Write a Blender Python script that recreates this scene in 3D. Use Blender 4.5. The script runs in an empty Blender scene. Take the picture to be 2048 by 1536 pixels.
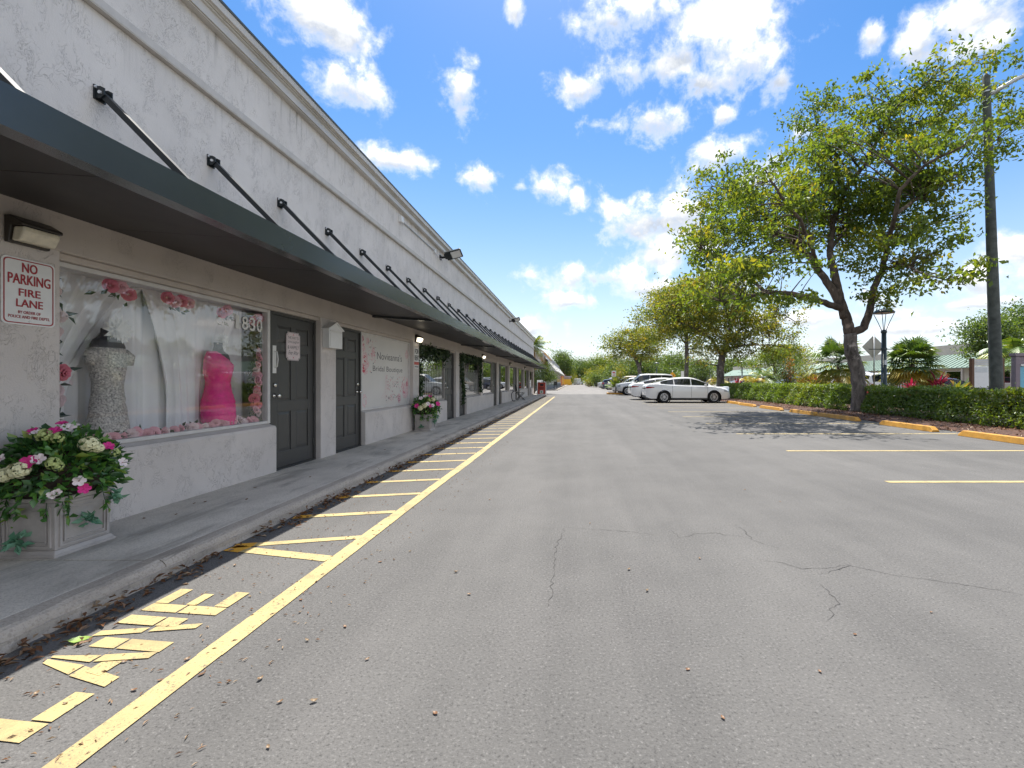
import bpy, math, random
import numpy as np
from mathutils import Vector, Matrix

random.seed(7)
RNG = np.random.default_rng(11)
SC = bpy.context.scene
COL = SC.collection
R = math.radians
CAMZ = 1.22

# ------------------------------------------------------------------ camera
cd = bpy.data.cameras.new('camera')
cam = bpy.data.objects.new('camera', cd)
COL.objects.link(cam)
cam.location = (0, 0, CAMZ)
cam.rotation_euler = (R(90), 0, 0)
cd.sensor_width = 36.0
cd.lens = 900.0 / 2048.0 * 36.0
cd.shift_x = -126.0 / 2048.0
cd.shift_y = -5.0 / 2048.0
cd.clip_start = 0.05
cd.clip_end = 5000
SC.camera = cam

# ------------------------------------------------------------------ view / render
SC.view_settings.view_transform = 'Standard'
SC.view_settings.look = 'None'
SC.view_settings.gamma = 1.0
SC.view_settings.exposure = 2.22
SC.view_settings.use_curve_mapping = False
SC.cycles.max_bounces = 8
SC.cycles.diffuse_bounces = 4
SC.cycles.glossy_bounces = 3
SC.cycles.transparent_max_bounces = 12
SC.cycles.transmission_bounces = 4
SC.cycles.use_denoising = True
SC.cycles.sample_clamp_indirect = 6.0
SC.cycles.caustics_reflective = False
SC.cycles.caustics_refractive = False

# ------------------------------------------------------------------ sun
SUN = Vector((-0.03, 0.42, 1.0)).normalized()
sl = bpy.data.lights.new('sun', 'SUN')
sl.energy = 2.05
sl.angle = R(0.55)
sl.color = (1.0, 0.95, 0.87)
so = bpy.data.objects.new('sun', sl)
COL.objects.link(so)
so.rotation_euler = SUN.to_track_quat('Z', 'Y').to_euler()
so.location = (0, 0, 60)

# ------------------------------------------------------------------ world: Nishita sky with cumulus clouds
class NT:
    """small helper for wiring node trees"""
    def __init__(s, tree):
        s.t = tree
    def n(s, typ, **kw):
        nd = s.t.nodes.new(typ)
        for k, v in kw.items():
            setattr(nd, k, v)
        return nd
    def link(s, a, b):
        s.t.links.new(a, b)
    def setin(s, nd, idx, v):
        if isinstance(v, bpy.types.NodeSocket):
            s.link(v, nd.inputs[idx])
        elif v is not None:
            nd.inputs[idx].default_value = v
    def m(s, op, a, b=None, c=None, clamp=False):
        nd = s.n('ShaderNodeMath', operation=op, use_clamp=clamp)
        for i, v in enumerate((a, b, c)):
            s.setin(nd, i, v)
        return nd.outputs[0]
    def ramp(s, fac, stops, interp='LINEAR'):
        nd = s.n('ShaderNodeValToRGB')
        nd.color_ramp.interpolation = interp
        el = nd.color_ramp.elements
        while len(el) < len(stops):
            el.new(0.5)
        for e, (p, c) in zip(el, stops):
            e.position = p
            e.color = (c[0], c[1], c[2], 1.0) if not isinstance(c, (int, float)) else (c, c, c, 1.0)
        s.setin(nd, 0, fac)
        return nd.outputs[0]
    def mix(s, fac, a, b, blend='MIX'):
        nd = s.n('ShaderNodeMix', data_type='RGBA', blend_type=blend)
        s.setin(nd, 0, fac)
        for i, v in ((6, a), (7, b)):
            if isinstance(v, (tuple, list)):
                v = (v[0], v[1], v[2], 1.0)
            s.setin(nd, i, v)
        return nd.outputs[2]
    def noise(s, vec, scale, detail=4.0, rough=0.5, dist=0.0, out=0):
        nd = s.n('ShaderNodeTexNoise')
        if vec is not None:
            s.link(vec, nd.inputs['Vector'])
        nd.inputs['Scale'].default_value = scale
        nd.inputs['Detail'].default_value = detail
        nd.inputs['Roughness'].default_value = rough
        nd.inputs['Distortion'].default_value = dist
        return nd.outputs[out]
    def smooth(s, x, a, b):
        nd = s.n('ShaderNodeMapRange', interpolation_type='SMOOTHSTEP')
        s.setin(nd, 0, x)
        nd.inputs[1].default_value = a
        nd.inputs[2].default_value = b
        return nd.outputs[0]

W = bpy.data.worlds.new('World')
SC.world = W
W.use_nodes = True
wt = W.node_tree
wt.nodes.clear()
N = NT(wt)
wout = N.n('ShaderNodeOutputWorld')
bg = N.n('ShaderNodeBackground')
bg.inputs['Strength'].default_value = 0.083
N.link(bg.outputs[0], wout.inputs[0])
sky = N.n('ShaderNodeTexSky', sky_type='NISHITA')
sky.sun_disc = False
sky.sun_elevation = math.asin(SUN.z)
sky.sun_rotation = math.atan2(SUN.x, SUN.y)
sky.altitude = 0
sky.air_density = 1.0
sky.dust_density = 0.6
sky.ozone_density = 2.0
tc = N.n('ShaderNodeTexCoord')
dirv = tc.outputs['Generated']
sep = N.n('ShaderNodeSeparateXYZ')
N.link(dirv, sep.inputs[0])
az = N.m('ARCTAN2', sep.outputs[0], sep.outputs[1])
el = N.m('ARCSINE', sep.outputs[2])
# cumulus puffs: azimuth / elevation (degrees), half sizes (degrees), weight
CLOUDS = []
def puff(u, v, ru, rv, wgt=1.0):
    a = (u - 1150) / 900.0
    rr = math.sqrt(1 + a * a)
    e = (763 - v) / 900.0 / rr
    CLOUDS.append((math.atan(a), math.atan(e), ru / 900.0 / (1 + a * a) * 1.28,
                   rv / 900.0 / rr / (1 + e * e) * 1.28, wgt))
for c in [(625, 20, 110, 60), (680, 60, 60, 45), (702, 172, 68, 48), (922, 178, 44, 62), (788, 320, 72, 22),
          (962, 364, 42, 30), (1090, 377, 34, 28), (1040, 374, 18, 14), (1030, 14, 20, 32),
          (1225, 50, 70, 70), (1290, 15, 120, 50), (1420, 45, 150, 75), (1500, 120, 95, 80), (1560, 160, 45, 45),
          (1245, 145, 75, 42), (1165, 175, 48, 32), (1360, 120, 95, 60), (1395, 170, 60, 40),
          (1305, 238, 88, 40), (1285, 440, 108, 58), (1360, 415, 70, 50), (1340, 500, 70, 34),
          (1190, 553, 115, 24), (1300, 575, 70, 20), (1140, 602, 48, 17), (1440, 312, 60, 36), (1530, 335, 60, 40),
          (1448, 228, 20, 22), (1838, 82, 44, 50), (1955, 30, 105, 55), (1960, 95, 60, 40), (1745, 70, 26, 26),
          (2040, 500, 70, 34), (1930, 562, 130, 34), (1960, 606, 100, 14), (1600, 265, 24, 18), (1155, 395, 12, 16),
          (1060, 655, 60, 20), (1560, 640, 180, 16), (1830, 655, 120, 14), (1730, 600, 60, 20), (1450, 560, 60, 30)]:
    puff(*c)
# scattered cumulus puffs outside the frame
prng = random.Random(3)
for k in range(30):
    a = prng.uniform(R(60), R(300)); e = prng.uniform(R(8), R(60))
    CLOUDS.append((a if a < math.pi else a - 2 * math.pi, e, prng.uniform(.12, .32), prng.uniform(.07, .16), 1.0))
dens = None
lo = None
for (a, e, ra, re, w_) in CLOUDS:
    dx = N.m('MULTIPLY', N.m('SUBTRACT', az, a), 1.0 / ra)
    dy = N.m('MULTIPLY', N.m('SUBTRACT', el, e), 1.0 / re)
    d2 = N.m('ADD', N.m('MULTIPLY', dx, dx), N.m('MULTIPLY', dy, dy))
    f = N.m('SUBTRACT', 1.0, N.m('SQRT', d2))
    dens = f if dens is None else N.m('SMOOTH_MAX', dens, f, 0.25)
    g = N.m('MULTIPLY', N.m('SUBTRACT', 1.0, d2, clamp=True), dy)   # >0 in the top half of a puff
    lo = g if lo is None else N.m('ADD', lo, g)
n1 = N.noise(dirv, 7.0, 9.0, 0.62, 0.3)
n2 = N.noise(dirv, 22.0, 8.0, 0.62, 0.2)
# broken cloud deck outside the frame, added to brighten the shaded shopfront
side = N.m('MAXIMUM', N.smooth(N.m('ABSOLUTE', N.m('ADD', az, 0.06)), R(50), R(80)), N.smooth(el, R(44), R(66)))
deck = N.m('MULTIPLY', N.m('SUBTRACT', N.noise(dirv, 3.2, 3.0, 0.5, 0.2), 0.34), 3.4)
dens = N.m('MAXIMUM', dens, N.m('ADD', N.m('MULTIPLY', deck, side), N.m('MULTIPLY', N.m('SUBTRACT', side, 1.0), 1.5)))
nz = N.m('ADD', N.m('MULTIPLY', N.m('SUBTRACT', n1, 0.5), 2.9), N.m('MULTIPLY', N.m('SUBTRACT', n2, 0.5), 2.6))
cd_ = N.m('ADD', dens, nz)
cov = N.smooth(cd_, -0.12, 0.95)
# thin high veil near the horizon
core = N.smooth(cd_, 0.2, 0.8)
shade = N.m('ADD', 0.40, N.m('MULTIPLY', lo, 1.15), clamp=True)
shade = N.m('ADD', shade, N.m('ADD', N.m('MULTIPLY', N.m('SUBTRACT', n2, 0.5), 1.3), N.m('MULTIPLY', N.m('SUBTRACT', n1, 0.5), 1.2)), clamp=True)
ccol = N.mix(shade, (1.75, 1.88, 2.08), (4.6, 4.55, 4.5))
ccol = N.mix(core, (2.95, 3.05, 3.2), ccol)
hs = N.n('ShaderNodeHueSaturation')
hs.inputs['Saturation'].default_value = 1.42
hs.inputs['Value'].default_value = 0.49
N.link(sky.outputs[0], hs.inputs['Color'])
hz = N.m('POWER', N.m('SUBTRACT', 1.0, N.m('ABSOLUTE', el), clamp=True), 4.2)
skyc = N.mix(N.m('MULTIPLY', hz, 1.0, clamp=True), hs.outputs[0], (2.7, 2.86, 2.95))
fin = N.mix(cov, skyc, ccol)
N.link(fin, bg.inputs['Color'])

# ------------------------------------------------------------------ materials
def new_mat(name):
    m = bpy.data.materials.new(name)
    m.use_nodes = True
    nt = m.node_tree
    nt.nodes.clear()
    n = NT(nt)
    out = n.n('ShaderNodeOutputMaterial')
    return m, n, out

def pbr(name, col, rough=0.6, metal=0.0, spec=0.5, var=0.06, vscale=8.0, bump=0.0, bscale=60.0, coat=0.0, sheen=0.0):
    m, n, out = new_mat(name)
    b = n.n('ShaderNodeBsdfPrincipled')
    b.inputs['Roughness'].default_value = rough
    b.inputs['Metallic'].default_value = metal
    b.inputs['Specular IOR Level'].default_value = spec
    b.inputs['Coat Weight'].default_value = coat
    b.inputs['Coat Roughness'].default_value = 0.05
    c = n.n('ShaderNodeTexCoord').outputs['Object']
    if var > 0:
        nz = n.noise(c, vscale, 5, 0.6)
        lo_ = tuple(x * (1 - var * 1.6) for x in col)
        hi_ = tuple(min(1, x * (1 + var * 1.2)) for x in col)
        n.link(n.ramp(nz, [(0.3, lo_), (0.7, hi_)]), b.inputs['Base Color'])
    else:
        b.inputs['Base Color'].default_value = (*col, 1)
    if bump > 0:
        bp = n.n('ShaderNodeBump')
        bp.inputs['Strength'].default_value = bump
        bp.inputs['Distance'].default_value = 0.01
        n.link(n.noise(c, bscale, 5, 0.6), bp.inputs['Height'])
        n.link(bp.outputs[0], b.inputs['Normal'])
    n.link(b.outputs[0], out.inputs[0])
    return m

def stucco(name, col, amount=1.0, stain=None, streak=()):
    """trowelled stucco: patches of small curled ridges on a soft lumpy skin"""
    m, n, out = new_mat(name)
    b = n.n('ShaderNodeBsdfPrincipled')
    b.inputs['Roughness'].default_value = 0.85
    b.inputs['Specular IOR Level'].default_value = 0.25
    c = n.n('ShaderNodeTexCoord').outputs['Object']
    mp = n.n('ShaderNodeMapping')
    mp.inputs['Scale'].default_value = (1, 1.0, 0.62)
    n.link(c, mp.inputs[0])
    cv = mp.outputs[0]
    a1 = n.noise(cv, 13.0, 3, 0.55, 1.2)
    a2 = n.noise(cv, 24.0, 3, 0.55, 1.0)
    patch = n.smooth(n.noise(cv, 3.4, 4, 0.6), 0.47, 0.60)
    patch2 = n.smooth(n.noise(cv, 5.5, 4, 0.6, 0.4), 0.5, 0.62)
    def ridge(x, lvl, w):
        d = n.m('ABSOLUTE', n.m('SUBTRACT', x, lvl))
        return n.m('SUBTRACT', 1.0, n.m('MULTIPLY', d, 1.0 / w), clamp=True)
    r1 = n.m('MULTIPLY', n.m('ADD', ridge(a1, 0.5, 0.014), ridge(a1, 0.63, 0.011)), patch)
    r2 = n.m('MULTIPLY', n.m('ADD', ridge(a2, 0.48, 0.016), ridge(a2, 0.62, 0.013)), patch2)
    fine = n.noise(c, 90.0, 4, 0.6)
    big = n.noise(c, 3.0, 3, 0.5)
    h = n.m('ADD', n.m('ADD', n.m('MULTIPLY', r1, -1.0), n.m('MULTIPLY', r2, -0.7)),
            n.m('ADD', n.m('MULTIPLY', fine, 0.25), n.m('MULTIPLY', big, 0.9)))
    bp = n.n('ShaderNodeBump')
    bp.inputs['Strength'].default_value = 0.75 * amount
    bp.inputs['Distance'].default_value = 0.012
    n.link(h, bp.inputs['Height'])
    n.link(bp.outputs[0], b.inputs['Normal'])
    # colour darkens in the trowel grooves, plus faint weather patches
    groove = n.m('MULTIPLY', n.m('ADD', r1, r2, clamp=True), 0.42 * amount)
    cc = n.ramp(n.noise(c, 1.3, 5, 0.6), [(0.3, tuple(x * 0.9 for x in col)), (0.7, tuple(min(1, x * 1.05) for x in col))])
    cc = n.mix(groove, cc, tuple(x * 0.42 for x in col))
    if stain:
        mp2 = n.n('ShaderNodeMapping')
        mp2.inputs['Scale'].default_value = (1, 3.5, 0.35)
        n.link(c, mp2.inputs[0])
        st = n.smooth(n.noise(mp2.outputs[0], 2.2, 6, 0.65), 0.52, 0.78)
        cc = n.mix(n.m('MULTIPLY', st, stain), cc, tuple(x * 0.55 for x in col))
    for (za, zb, amt) in streak:      # rain streaks that run down from a ledge
        sx = n.n('ShaderNodeSeparateXYZ')
        n.link(c, sx.inputs[0])
        mp3 = n.n('ShaderNodeMapping')
        mp3.inputs['Scale'].default_value = (1, 7.0, 0.25)
        n.link(c, mp3.inputs[0])
        sv = n.smooth(n.noise(mp3.outputs[0], 1.8, 6, 0.7), 0.50, 0.72)
        reach = n.smooth(n.m('ADD', sx.outputs[2], n.m('MULTIPLY', n.m('SUBTRACT', n.noise(mp3.outputs[0], 0.9, 3, 0.6), 0.5), 0.5)), za, zb)
        under = n.m('SUBTRACT', 1.0, n.smooth(sx.outputs[2], zb, zb + 0.02))
        cc = n.mix(n.m('MULTIPLY', n.m('MULTIPLY', sv, n.m('MULTIPLY', reach, under)), amt), cc, (0.16, 0.15, 0.135))
    n.link(cc, b.inputs['Base Color'])
    n.link(b.outputs[0], out.inputs[0])
    return m

def asphalt(name, base, light):
    m, n, out = new_mat(name)
    b = n.n('ShaderNodeBsdfPrincipled')
    b.inputs['Roughness'].default_value = 0.9
    b.inputs['Specular IOR Level'].default_value = 0.3
    c = n.n('ShaderNodeTexCoord').outputs['Object']
    sp = n.noise(c, 74.0, 4, 0.75)
    sp2 = n.noise(c, 150.0, 2, 0.6)
    vor = n.n('ShaderNodeTexVoronoi')
    n.link(c, vor.inputs['Vector'])
    vor.inputs['Scale'].default_value = 120.0
    mp = n.n('ShaderNodeMapping')
    mp.inputs['Scale'].default_value = (1.0, 0.07, 1.0)
    n.link(c, mp.inputs[0])
    streak = n.noise(mp.outputs[0], 1.3, 5, 0.65)
    big = n.noise(c, 0.35, 5, 0.6)
    mid = n.noise(c, 1.7, 5, 0.65)
    t = n.m('ADD', n.m('MULTIPLY', streak, 0.45), n.m('ADD', n.m('MULTIPLY', big, 0.35), n.m('MULTIPLY', mid, 0.25)))
    cc = n.ramp(t, [(0.36, base), (0.66, light)])
    # aggregate: pale stones and dark pits
    pits = n.smooth(sp, 0.455, 0.35)
    stones = n.smooth(sp, 0.545, 0.68)
    cc = n.mix(n.m('MULTIPLY', pits, 0.60), cc, (0.025, 0.025, 0.025))
    cc = n.mix(n.m('MULTIPLY', stones, 0.42), cc, (0.27, 0.265, 0.258))
    cc = n.mix(n.m('MULTIPLY', n.smooth(sp2, 0.6, 0.75), 0.3), cc, (0.03, 0.03, 0.03))
    # oil spots and worn patches
    oil = n.smooth(n.noise(c, 0.9, 4, 0.6, 0.5), 0.66, 0.76)
    cc = n.mix(n.m('MULTIPLY', oil, 0.42), cc, (0.05, 0.05, 0.05))
    n.link(cc, b.inputs['Base Color'])
    bp = n.n('ShaderNodeBump')
    bp.inputs['Strength'].default_value = 0.7
    bp.inputs['Distance'].default_value = 0.006
    n.link(n.m('ADD', n.m('MULTIPLY', sp, 1.0), n.m('MULTIPLY', vor.outputs['Distance'], -0.6)), bp.inputs['Height'])
    n.link(bp.outputs[0], b.inputs['Normal'])
    n.link(b.outputs[0], out.inputs[0])
    return m

def paint(name, col, wear=0.5):
    """road paint worn through to the asphalt in its pits"""
    m, n, out = new_mat(name)
    b = n.n('ShaderNodeBsdfPrincipled')
    b.inputs['Roughness'].default_value = 0.75
    c = n.n('ShaderNodeTexCoord').outputs['Object']
    sp = n.noise(c, 95.0, 3, 0.7)
    w1 = n.m('ADD', n.m('MULTIPLY', sp, 0.6), n.m('MULTIPLY', n.noise(c, 9.0, 5, 0.7), 0.4))
    w2 = n.noise(c, 1.4, 6, 0.7)
    k = n.m('MAXIMUM', n.smooth(w1, 0.47, 0.38), n.m('MULTIPLY', n.smooth(n.m('ADD', w2, n.m('MULTIPLY', sp, 0.35)), 0.64, 0.78), 0.4))
    cc = n.ramp(n.noise(c, 5.0, 4, 0.6), [(0.3, tuple(x * 0.82 for x in col)), (0.7, col)])
    cc = n.mix(n.m('MULTIPLY', k, wear), cc, (0.10, 0.09, 0.07))
    n.link(cc, b.inputs['Base Color'])
    bp = n.n('ShaderNodeBump')
    bp.inputs['Strength'].default_value = 0.5
    bp.inputs['Distance'].default_value = 0.005
    n.link(sp, bp.inputs['Height'])
    n.link(bp.outputs[0], b.inputs['Normal'])
    n.link(b.outputs[0], out.inputs[0])
    return m

def concrete(name, col, dirty=0.6):
    m, n, out = new_mat(name)
    b = n.n('ShaderNodeBsdfPrincipled')
    b.inputs['Roughness'].default_value = 0.88
    b.inputs['Specular IOR Level'].default_value = 0.3
    c = n.n('ShaderNodeTexCoord').outputs['Object']
    mp = n.n('ShaderNodeMapping')
    mp.inputs['Scale'].default_value = (2.6, 0.8, 1)
    n.link(c, mp.inputs[0])
    st = n.noise(mp.outputs[0], 1.5, 7, 0.66, 0.4)
    fine = n.noise(c, 70.0, 4, 0.65)
    cc = n.ramp(n.noise(c, 2.2, 6, 0.62), [(0.3, tuple(x * 0.82 for x in col)), (0.7, tuple(x * 1.1 for x in col))])
    cc = n.mix(n.m('MULTIPLY', n.smooth(st, 0.47, 0.68), dirty), cc, tuple(x * 0.3 for x in col))
    cc = n.mix(n.m('MULTIPLY', n.smooth(fine, 0.5, 0.38), 0.45), cc, tuple(x * 0.5 for x in col))
    sc_ = n.smooth(n.noise(mp.outputs[0], 9.0, 5, 0.7, 0.8), 0.66, 0.74)
    cc = n.mix(n.m('MULTIPLY', sc_, 0.4), cc, tuple(min(1, x * 1.5) for x in col))
    n.link(cc, b.inputs['Base Color'])
    bp = n.n('ShaderNodeBump')
    bp.inputs['Strength'].default_value = 0.6
    bp.inputs['Distance'].default_value = 0.006
    n.link(n.m('ADD', fine, n.m('MULTIPLY', st, 0.7)), bp.inputs['Height'])
    n.link(bp.outputs[0], b.inputs['Normal'])
    n.link(b.outputs[0], out.inputs[0])
    return m

def leafmat(name, stops, trans=0.35, gloss=0.06, tint=(1.5, 1.35, 0.5)):
    """leaves: colour by a per-leaf value, light passes through"""
    m, n, out = new_mat(name)
    at = n.n('ShaderNodeAttribute', attribute_name='leaf_value')
    col = n.ramp(at.outputs['Fac'], stops)
    d = n.n('ShaderNodeBsdfDiffuse')
    n.link(col, d.inputs['Color'])
    tr = n.n('ShaderNodeBsdfTranslucent')
    n.link(n.mix(1.0, col, tint, 'MULTIPLY'), tr.inputs['Color'])
    g = n.n('ShaderNodeBsdfGlossy')
    g.inputs['Roughness'].default_value = 0.45
    g.inputs['Color'].default_value = (0.9, 0.95, 0.9, 1)
    s1 = n.n('ShaderNodeMixShader')
    s1.inputs[0].default_value = trans
    n.link(d.outputs[0], s1.inputs[1])
    n.link(tr.outputs[0], s1.inputs[2])
    s2 = n.n('ShaderNodeMixShader')
    s2.inputs[0].default_value = gloss
    n.link(s1.outputs[0], s2.inputs[1])
    n.link(g.outputs[0], s2.inputs[2])
    n.link(s2.outputs[0], out.inputs[0])
    return m

def glass(name, tint=(0.95, 0.97, 0.97), base=0.10, power=3.0, rough=0.0):
    m, n, out = new_mat(name)
    t = n.n('ShaderNodeBsdfTransparent')
    t.inputs['Color'].default_value = (*tint, 1)
    g = n.n('ShaderNodeBsdfGlossy')
    g.inputs['Roughness'].default_value = rough
    lw = n.n('ShaderNodeLayerWeight')
    lw.inputs['Blend'].default_value = 0.5
    f = n.m('ADD', base, n.m('MULTIPLY', n.m('POWER', lw.outputs['Facing'], power), 1.0 - base), clamp=True)
    mx = n.n('ShaderNodeMixShader')
    n.link(f, mx.inputs[0])
    n.link(t.outputs[0], mx.inputs[1])
    n.link(g.outputs[0], mx.inputs[2])
    n.link(mx.outputs[0], out.inputs[0])
    return m

def bark(name, dark, light, scale=6.0):
    m, n, out = new_mat(name)
    b = n.n('ShaderNodeBsdfPrincipled')
    b.inputs['Roughness'].default_value = 0.92
    b.inputs['Specular IOR Level'].default_value = 0.2
    c = n.n('ShaderNodeTexCoord').outputs['Object']
    mp = n.n('ShaderNodeMapping')
    mp.inputs['Scale'].default_value = (1, 1, 0.35)
    n.link(c, mp.inputs[0])
    a = n.noise(mp.outputs[0], scale, 6, 0.7, 0.6)
    p = n.noise(c, 2.3, 5, 0.65)
    cc = n.ramp(a, [(0.32, dark), (0.68, light)])
    cc = n.mix(n.smooth(p, 0.56, 0.7), cc, tuple(min(1, x * 1.9) for x in light))
    n.link(cc, b.inputs['Base Color'])
    bp = n.n('ShaderNodeBump')
    bp.inputs['Strength'].default_value = 0.9
    bp.inputs['Distance'].default_value = 0.03
    n.link(a, bp.inputs['Height'])
    n.link(bp.outputs[0], b.inputs['Normal'])
    n.link(b.outputs[0], out.inputs[0])
    return m

def emit(name, col, strength):
    m, n, out = new_mat(name)
    e = n.n('ShaderNodeEmission')
    e.inputs[0].default_value = (*col, 1)
    e.inputs[1].default_value = strength
    n.link(e.outputs[0], out.inputs[0])
    return m

M = {}
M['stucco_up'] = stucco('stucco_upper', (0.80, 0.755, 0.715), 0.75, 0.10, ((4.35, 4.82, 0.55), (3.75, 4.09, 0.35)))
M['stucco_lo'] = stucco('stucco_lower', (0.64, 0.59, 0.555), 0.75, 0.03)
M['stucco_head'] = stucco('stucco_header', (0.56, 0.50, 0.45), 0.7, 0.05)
M['trim'] = pbr('trim_paint', (0.62, 0.58, 0.53), 0.5, bump=0.1)
M['cap'] = pbr('cap_metal', (0.62, 0.58, 0.52), 0.35, var=0.1, vscale=1.5)
M['capdark'] = pbr('cap_edge', (0.10, 0.12, 0.13), 0.4)
M['frame'] = pbr('frame_paint', (0.36, 0.33, 0.31), 0.5)
M['framelight'] = pbr('frame_aluminium', (0.62, 0.60, 0.58), 0.4)
M['awn'] = pbr('awning_metal', (0.043, 0.049, 0.052), 0.22, spec=1.0, var=0.1, vscale=1.2)
M['awnbelow'] = pbr('awning_soffit', (0.030, 0.027, 0.027), 0.5, var=0.25, vscale=2.0)
M['strut'] = pbr('strut_steel', (0.018, 0.023, 0.026), 0.4)
M['bolt'] = pbr('bolt_zinc', (0.75, 0.76, 0.78), 0.3, metal=0.3)
M['door'] = pbr('door_paint', (0.065, 0.063, 0.060), 0.42, var=0.05)
M['chrome'] = pbr('brushed_nickel', (0.72, 0.69, 0.64), 0.22, metal=1.0, var=0)
M['white'] = pbr('white_paint', (0.80, 0.80, 0.79), 0.45, var=0.03)
M['offwhite'] = pbr('off_white', (0.74, 0.73, 0.70), 0.5, var=0.04)
M['red'] = pbr('sign_red', (0.36, 0.035, 0.045), 0.5, var=0)
M['black'] = pbr('black_paint', (0.012, 0.012, 0.013), 0.45, var=0)
M['grayink'] = pbr('gray_ink', (0.11, 0.10, 0.11), 0.6, var=0)
M['pinkink'] = pbr('pink_ink', (0.62, 0.22, 0.27), 0.6, var=0.1, vscale=40)
M['roseink'] = pbr('rose_ink', (0.62, 0.11, 0.15), 0.6, var=0.3, vscale=60)
M['paleink'] = pbr('pale_pink_ink', (0.72, 0.52, 0.53), 0.6, var=0.2, vscale=50)
M['magentaink'] = pbr('magenta_ink', (0.45, 0.02, 0.14), 0.6, var=0.2, vscale=50)
M['poster'] = pbr('poster_vinyl', (0.66, 0.63, 0.60), 0.35, var=0.04, vscale=1.0)
M['lamphouse'] = pbr('lamp_bronze', (0.035, 0.028, 0.022), 0.4)
M['lamplens'] = pbr('lamp_lens', (0.72, 0.66, 0.52), 0.3, var=0.1, vscale=20)
M['lamplit'] = emit('lamp_lit', (1.0, 0.88, 0.66), 0.7)
M['kerbpaint'] = pbr('wheel_stop_paint', (0.50, 0.25, 0.032), 0.6, var=0.15, vscale=6, bump=0.3, bscale=80)
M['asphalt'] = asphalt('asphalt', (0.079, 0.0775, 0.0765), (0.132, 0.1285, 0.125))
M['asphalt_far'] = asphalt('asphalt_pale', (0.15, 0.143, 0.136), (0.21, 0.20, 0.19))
M['paint'] = paint('yellow_paint', (0.47, 0.365, 0.165), 0.85)
M['paintorange'] = paint('yellow_paint_orange', (0.72, 0.36, 0.025), 0.35)
M['crack'] = pbr('crack_tar', (0.055, 0.053, 0.052), 0.9, var=0.2, vscale=30)
M['walk'] = concrete('sidewalk_concrete', (0.58, 0.535, 0.47), 0.55)
M['kerb'] = concrete('kerb_concrete', (0.44, 0.39, 0.335), 0.55)
M['planter'] = pbr('planter_stone', (0.42, 0.385, 0.36), 0.7, var=0.12, vscale=6, bump=0.15)
M['soil'] = pbr('soil', (0.05, 0.035, 0.025), 0.95, var=0.3, vscale=20, bump=0.6, bscale=30)
M['mulch'] = pbr('mulch', (0.075, 0.036, 0.024), 0.95, var=0.5, vscale=14, bump=1.0, bscale=25)
M['grass'] = pbr('grass_ground', (0.07, 0.10, 0.03), 0.95, var=0.4, vscale=0.6)
M['glass_show'] = glass('glass_showcase', (0.99, 0.99, 0.99), base=0.04, power=3.6)
M['glass_tint'] = glass('glass_tinted', (0.30, 0.31, 0.30), base=0.45, power=1.6)
M['glass_dark'] = glass('glass_dark', (0.05, 0.055, 0.06), base=0.12, power=3.0)
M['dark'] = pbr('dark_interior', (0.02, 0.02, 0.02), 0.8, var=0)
M['interior'] = pbr('interior_wall', (0.80, 0.80, 0.80), 0.8)
M['shopfloor'] = pbr('shop_floor_tile', (0.62, 0.60, 0.58), 0.4)
M['curtain'] = pbr('curtain_sheer', (0.90, 0.90, 0.91), 0.8, var=0.02)
M['silver_dress'] = pbr('lace_sequins', (0.60, 0.57, 0.53), 0.45, var=0.45, vscale=70, bump=1.0, bscale=90)
M['pink_dress'] = pbr('pink_satin', (0.92, 0.012, 0.27), 0.45, var=0.12, vscale=18, bump=0.35, bscale=30)
M['mannequin'] = pbr('mannequin_dark', (0.03, 0.03, 0.035), 0.5)
M['rose'] = pbr('rose_petal', (0.78, 0.40, 0.46), 0.7, var=0.2, vscale=30)
M['rosedeep'] = pbr('rose_petal_deep', (0.70, 0.19, 0.26), 0.7, var=0.2, vscale=30)
M['rosepale'] = pbr('rose_petal_pale', (0.80, 0.62, 0.63), 0.7, var=0.15, vscale=30)
M['petwhite'] = pbr('petal_white', (0.82, 0.72, 0.72), 0.7, var=0.08, vscale=40)
M['petmag'] = pbr('petal_magenta', (0.70, 0.035, 0.26), 0.6, var=0.25, vscale=40)
M['petcream'] = pbr('petal_cream', (0.78, 0.76, 0.48), 0.7, var=0.15, vscale=50)
M['petlime'] = pbr('petal_lime', (0.50, 0.58, 0.22), 0.7, var=0.2, vscale=50)
M['petcenter'] = pbr('flower_heart', (0.55, 0.25, 0.25), 0.7, var=0.1)
M['leafplant'] = leafmat('planter_leaves', [(0.0, (0.02, 0.07, 0.018)), (0.5, (0.055, 0.17, 0.032)), (0.85, (0.13, 0.31, 0.045)), (1.0, (0.32, 0.42, 0.07))], 0.22, 0.08, (1.2, 1.3, 0.6))
M['leafmint'] = leafmat('mint_leaves', [(0.0, (0.10, 0.26, 0.16)), (1.0, (0.22, 0.42, 0.28))], 0.2, 0.05, (1, 1.1, 0.9))
M['ivy'] = leafmat('ivy_leaves', [(0.0, (0.012, 0.032, 0.010)), (0.7, (0.035, 0.075, 0.020)), (1.0, (0.09, 0.13, 0.04))], 0.15, 0.06, (1, 1.1, 0.6))
M['leaftree'] = leafmat('tree_leaves', [(0.0, (0.065, 0.12, 0.022)), (0.45, (0.125, 0.185, 0.028)), (0.75, (0.20, 0.225, 0.03)), (0.93, (0.29, 0.255, 0.03)), (1.0, (0.36, 0.24, 0.04))], 0.58, 0.03)
M['leafyellow'] = leafmat('tree_leaves_yellow', [(0.0, (0.075, 0.125, 0.020)), (0.4, (0.16, 0.20, 0.028)), (0.7, (0.27, 0.245, 0.03)), (1.0, (0.37, 0.25, 0.05))], 0.58, 0.04)
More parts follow.
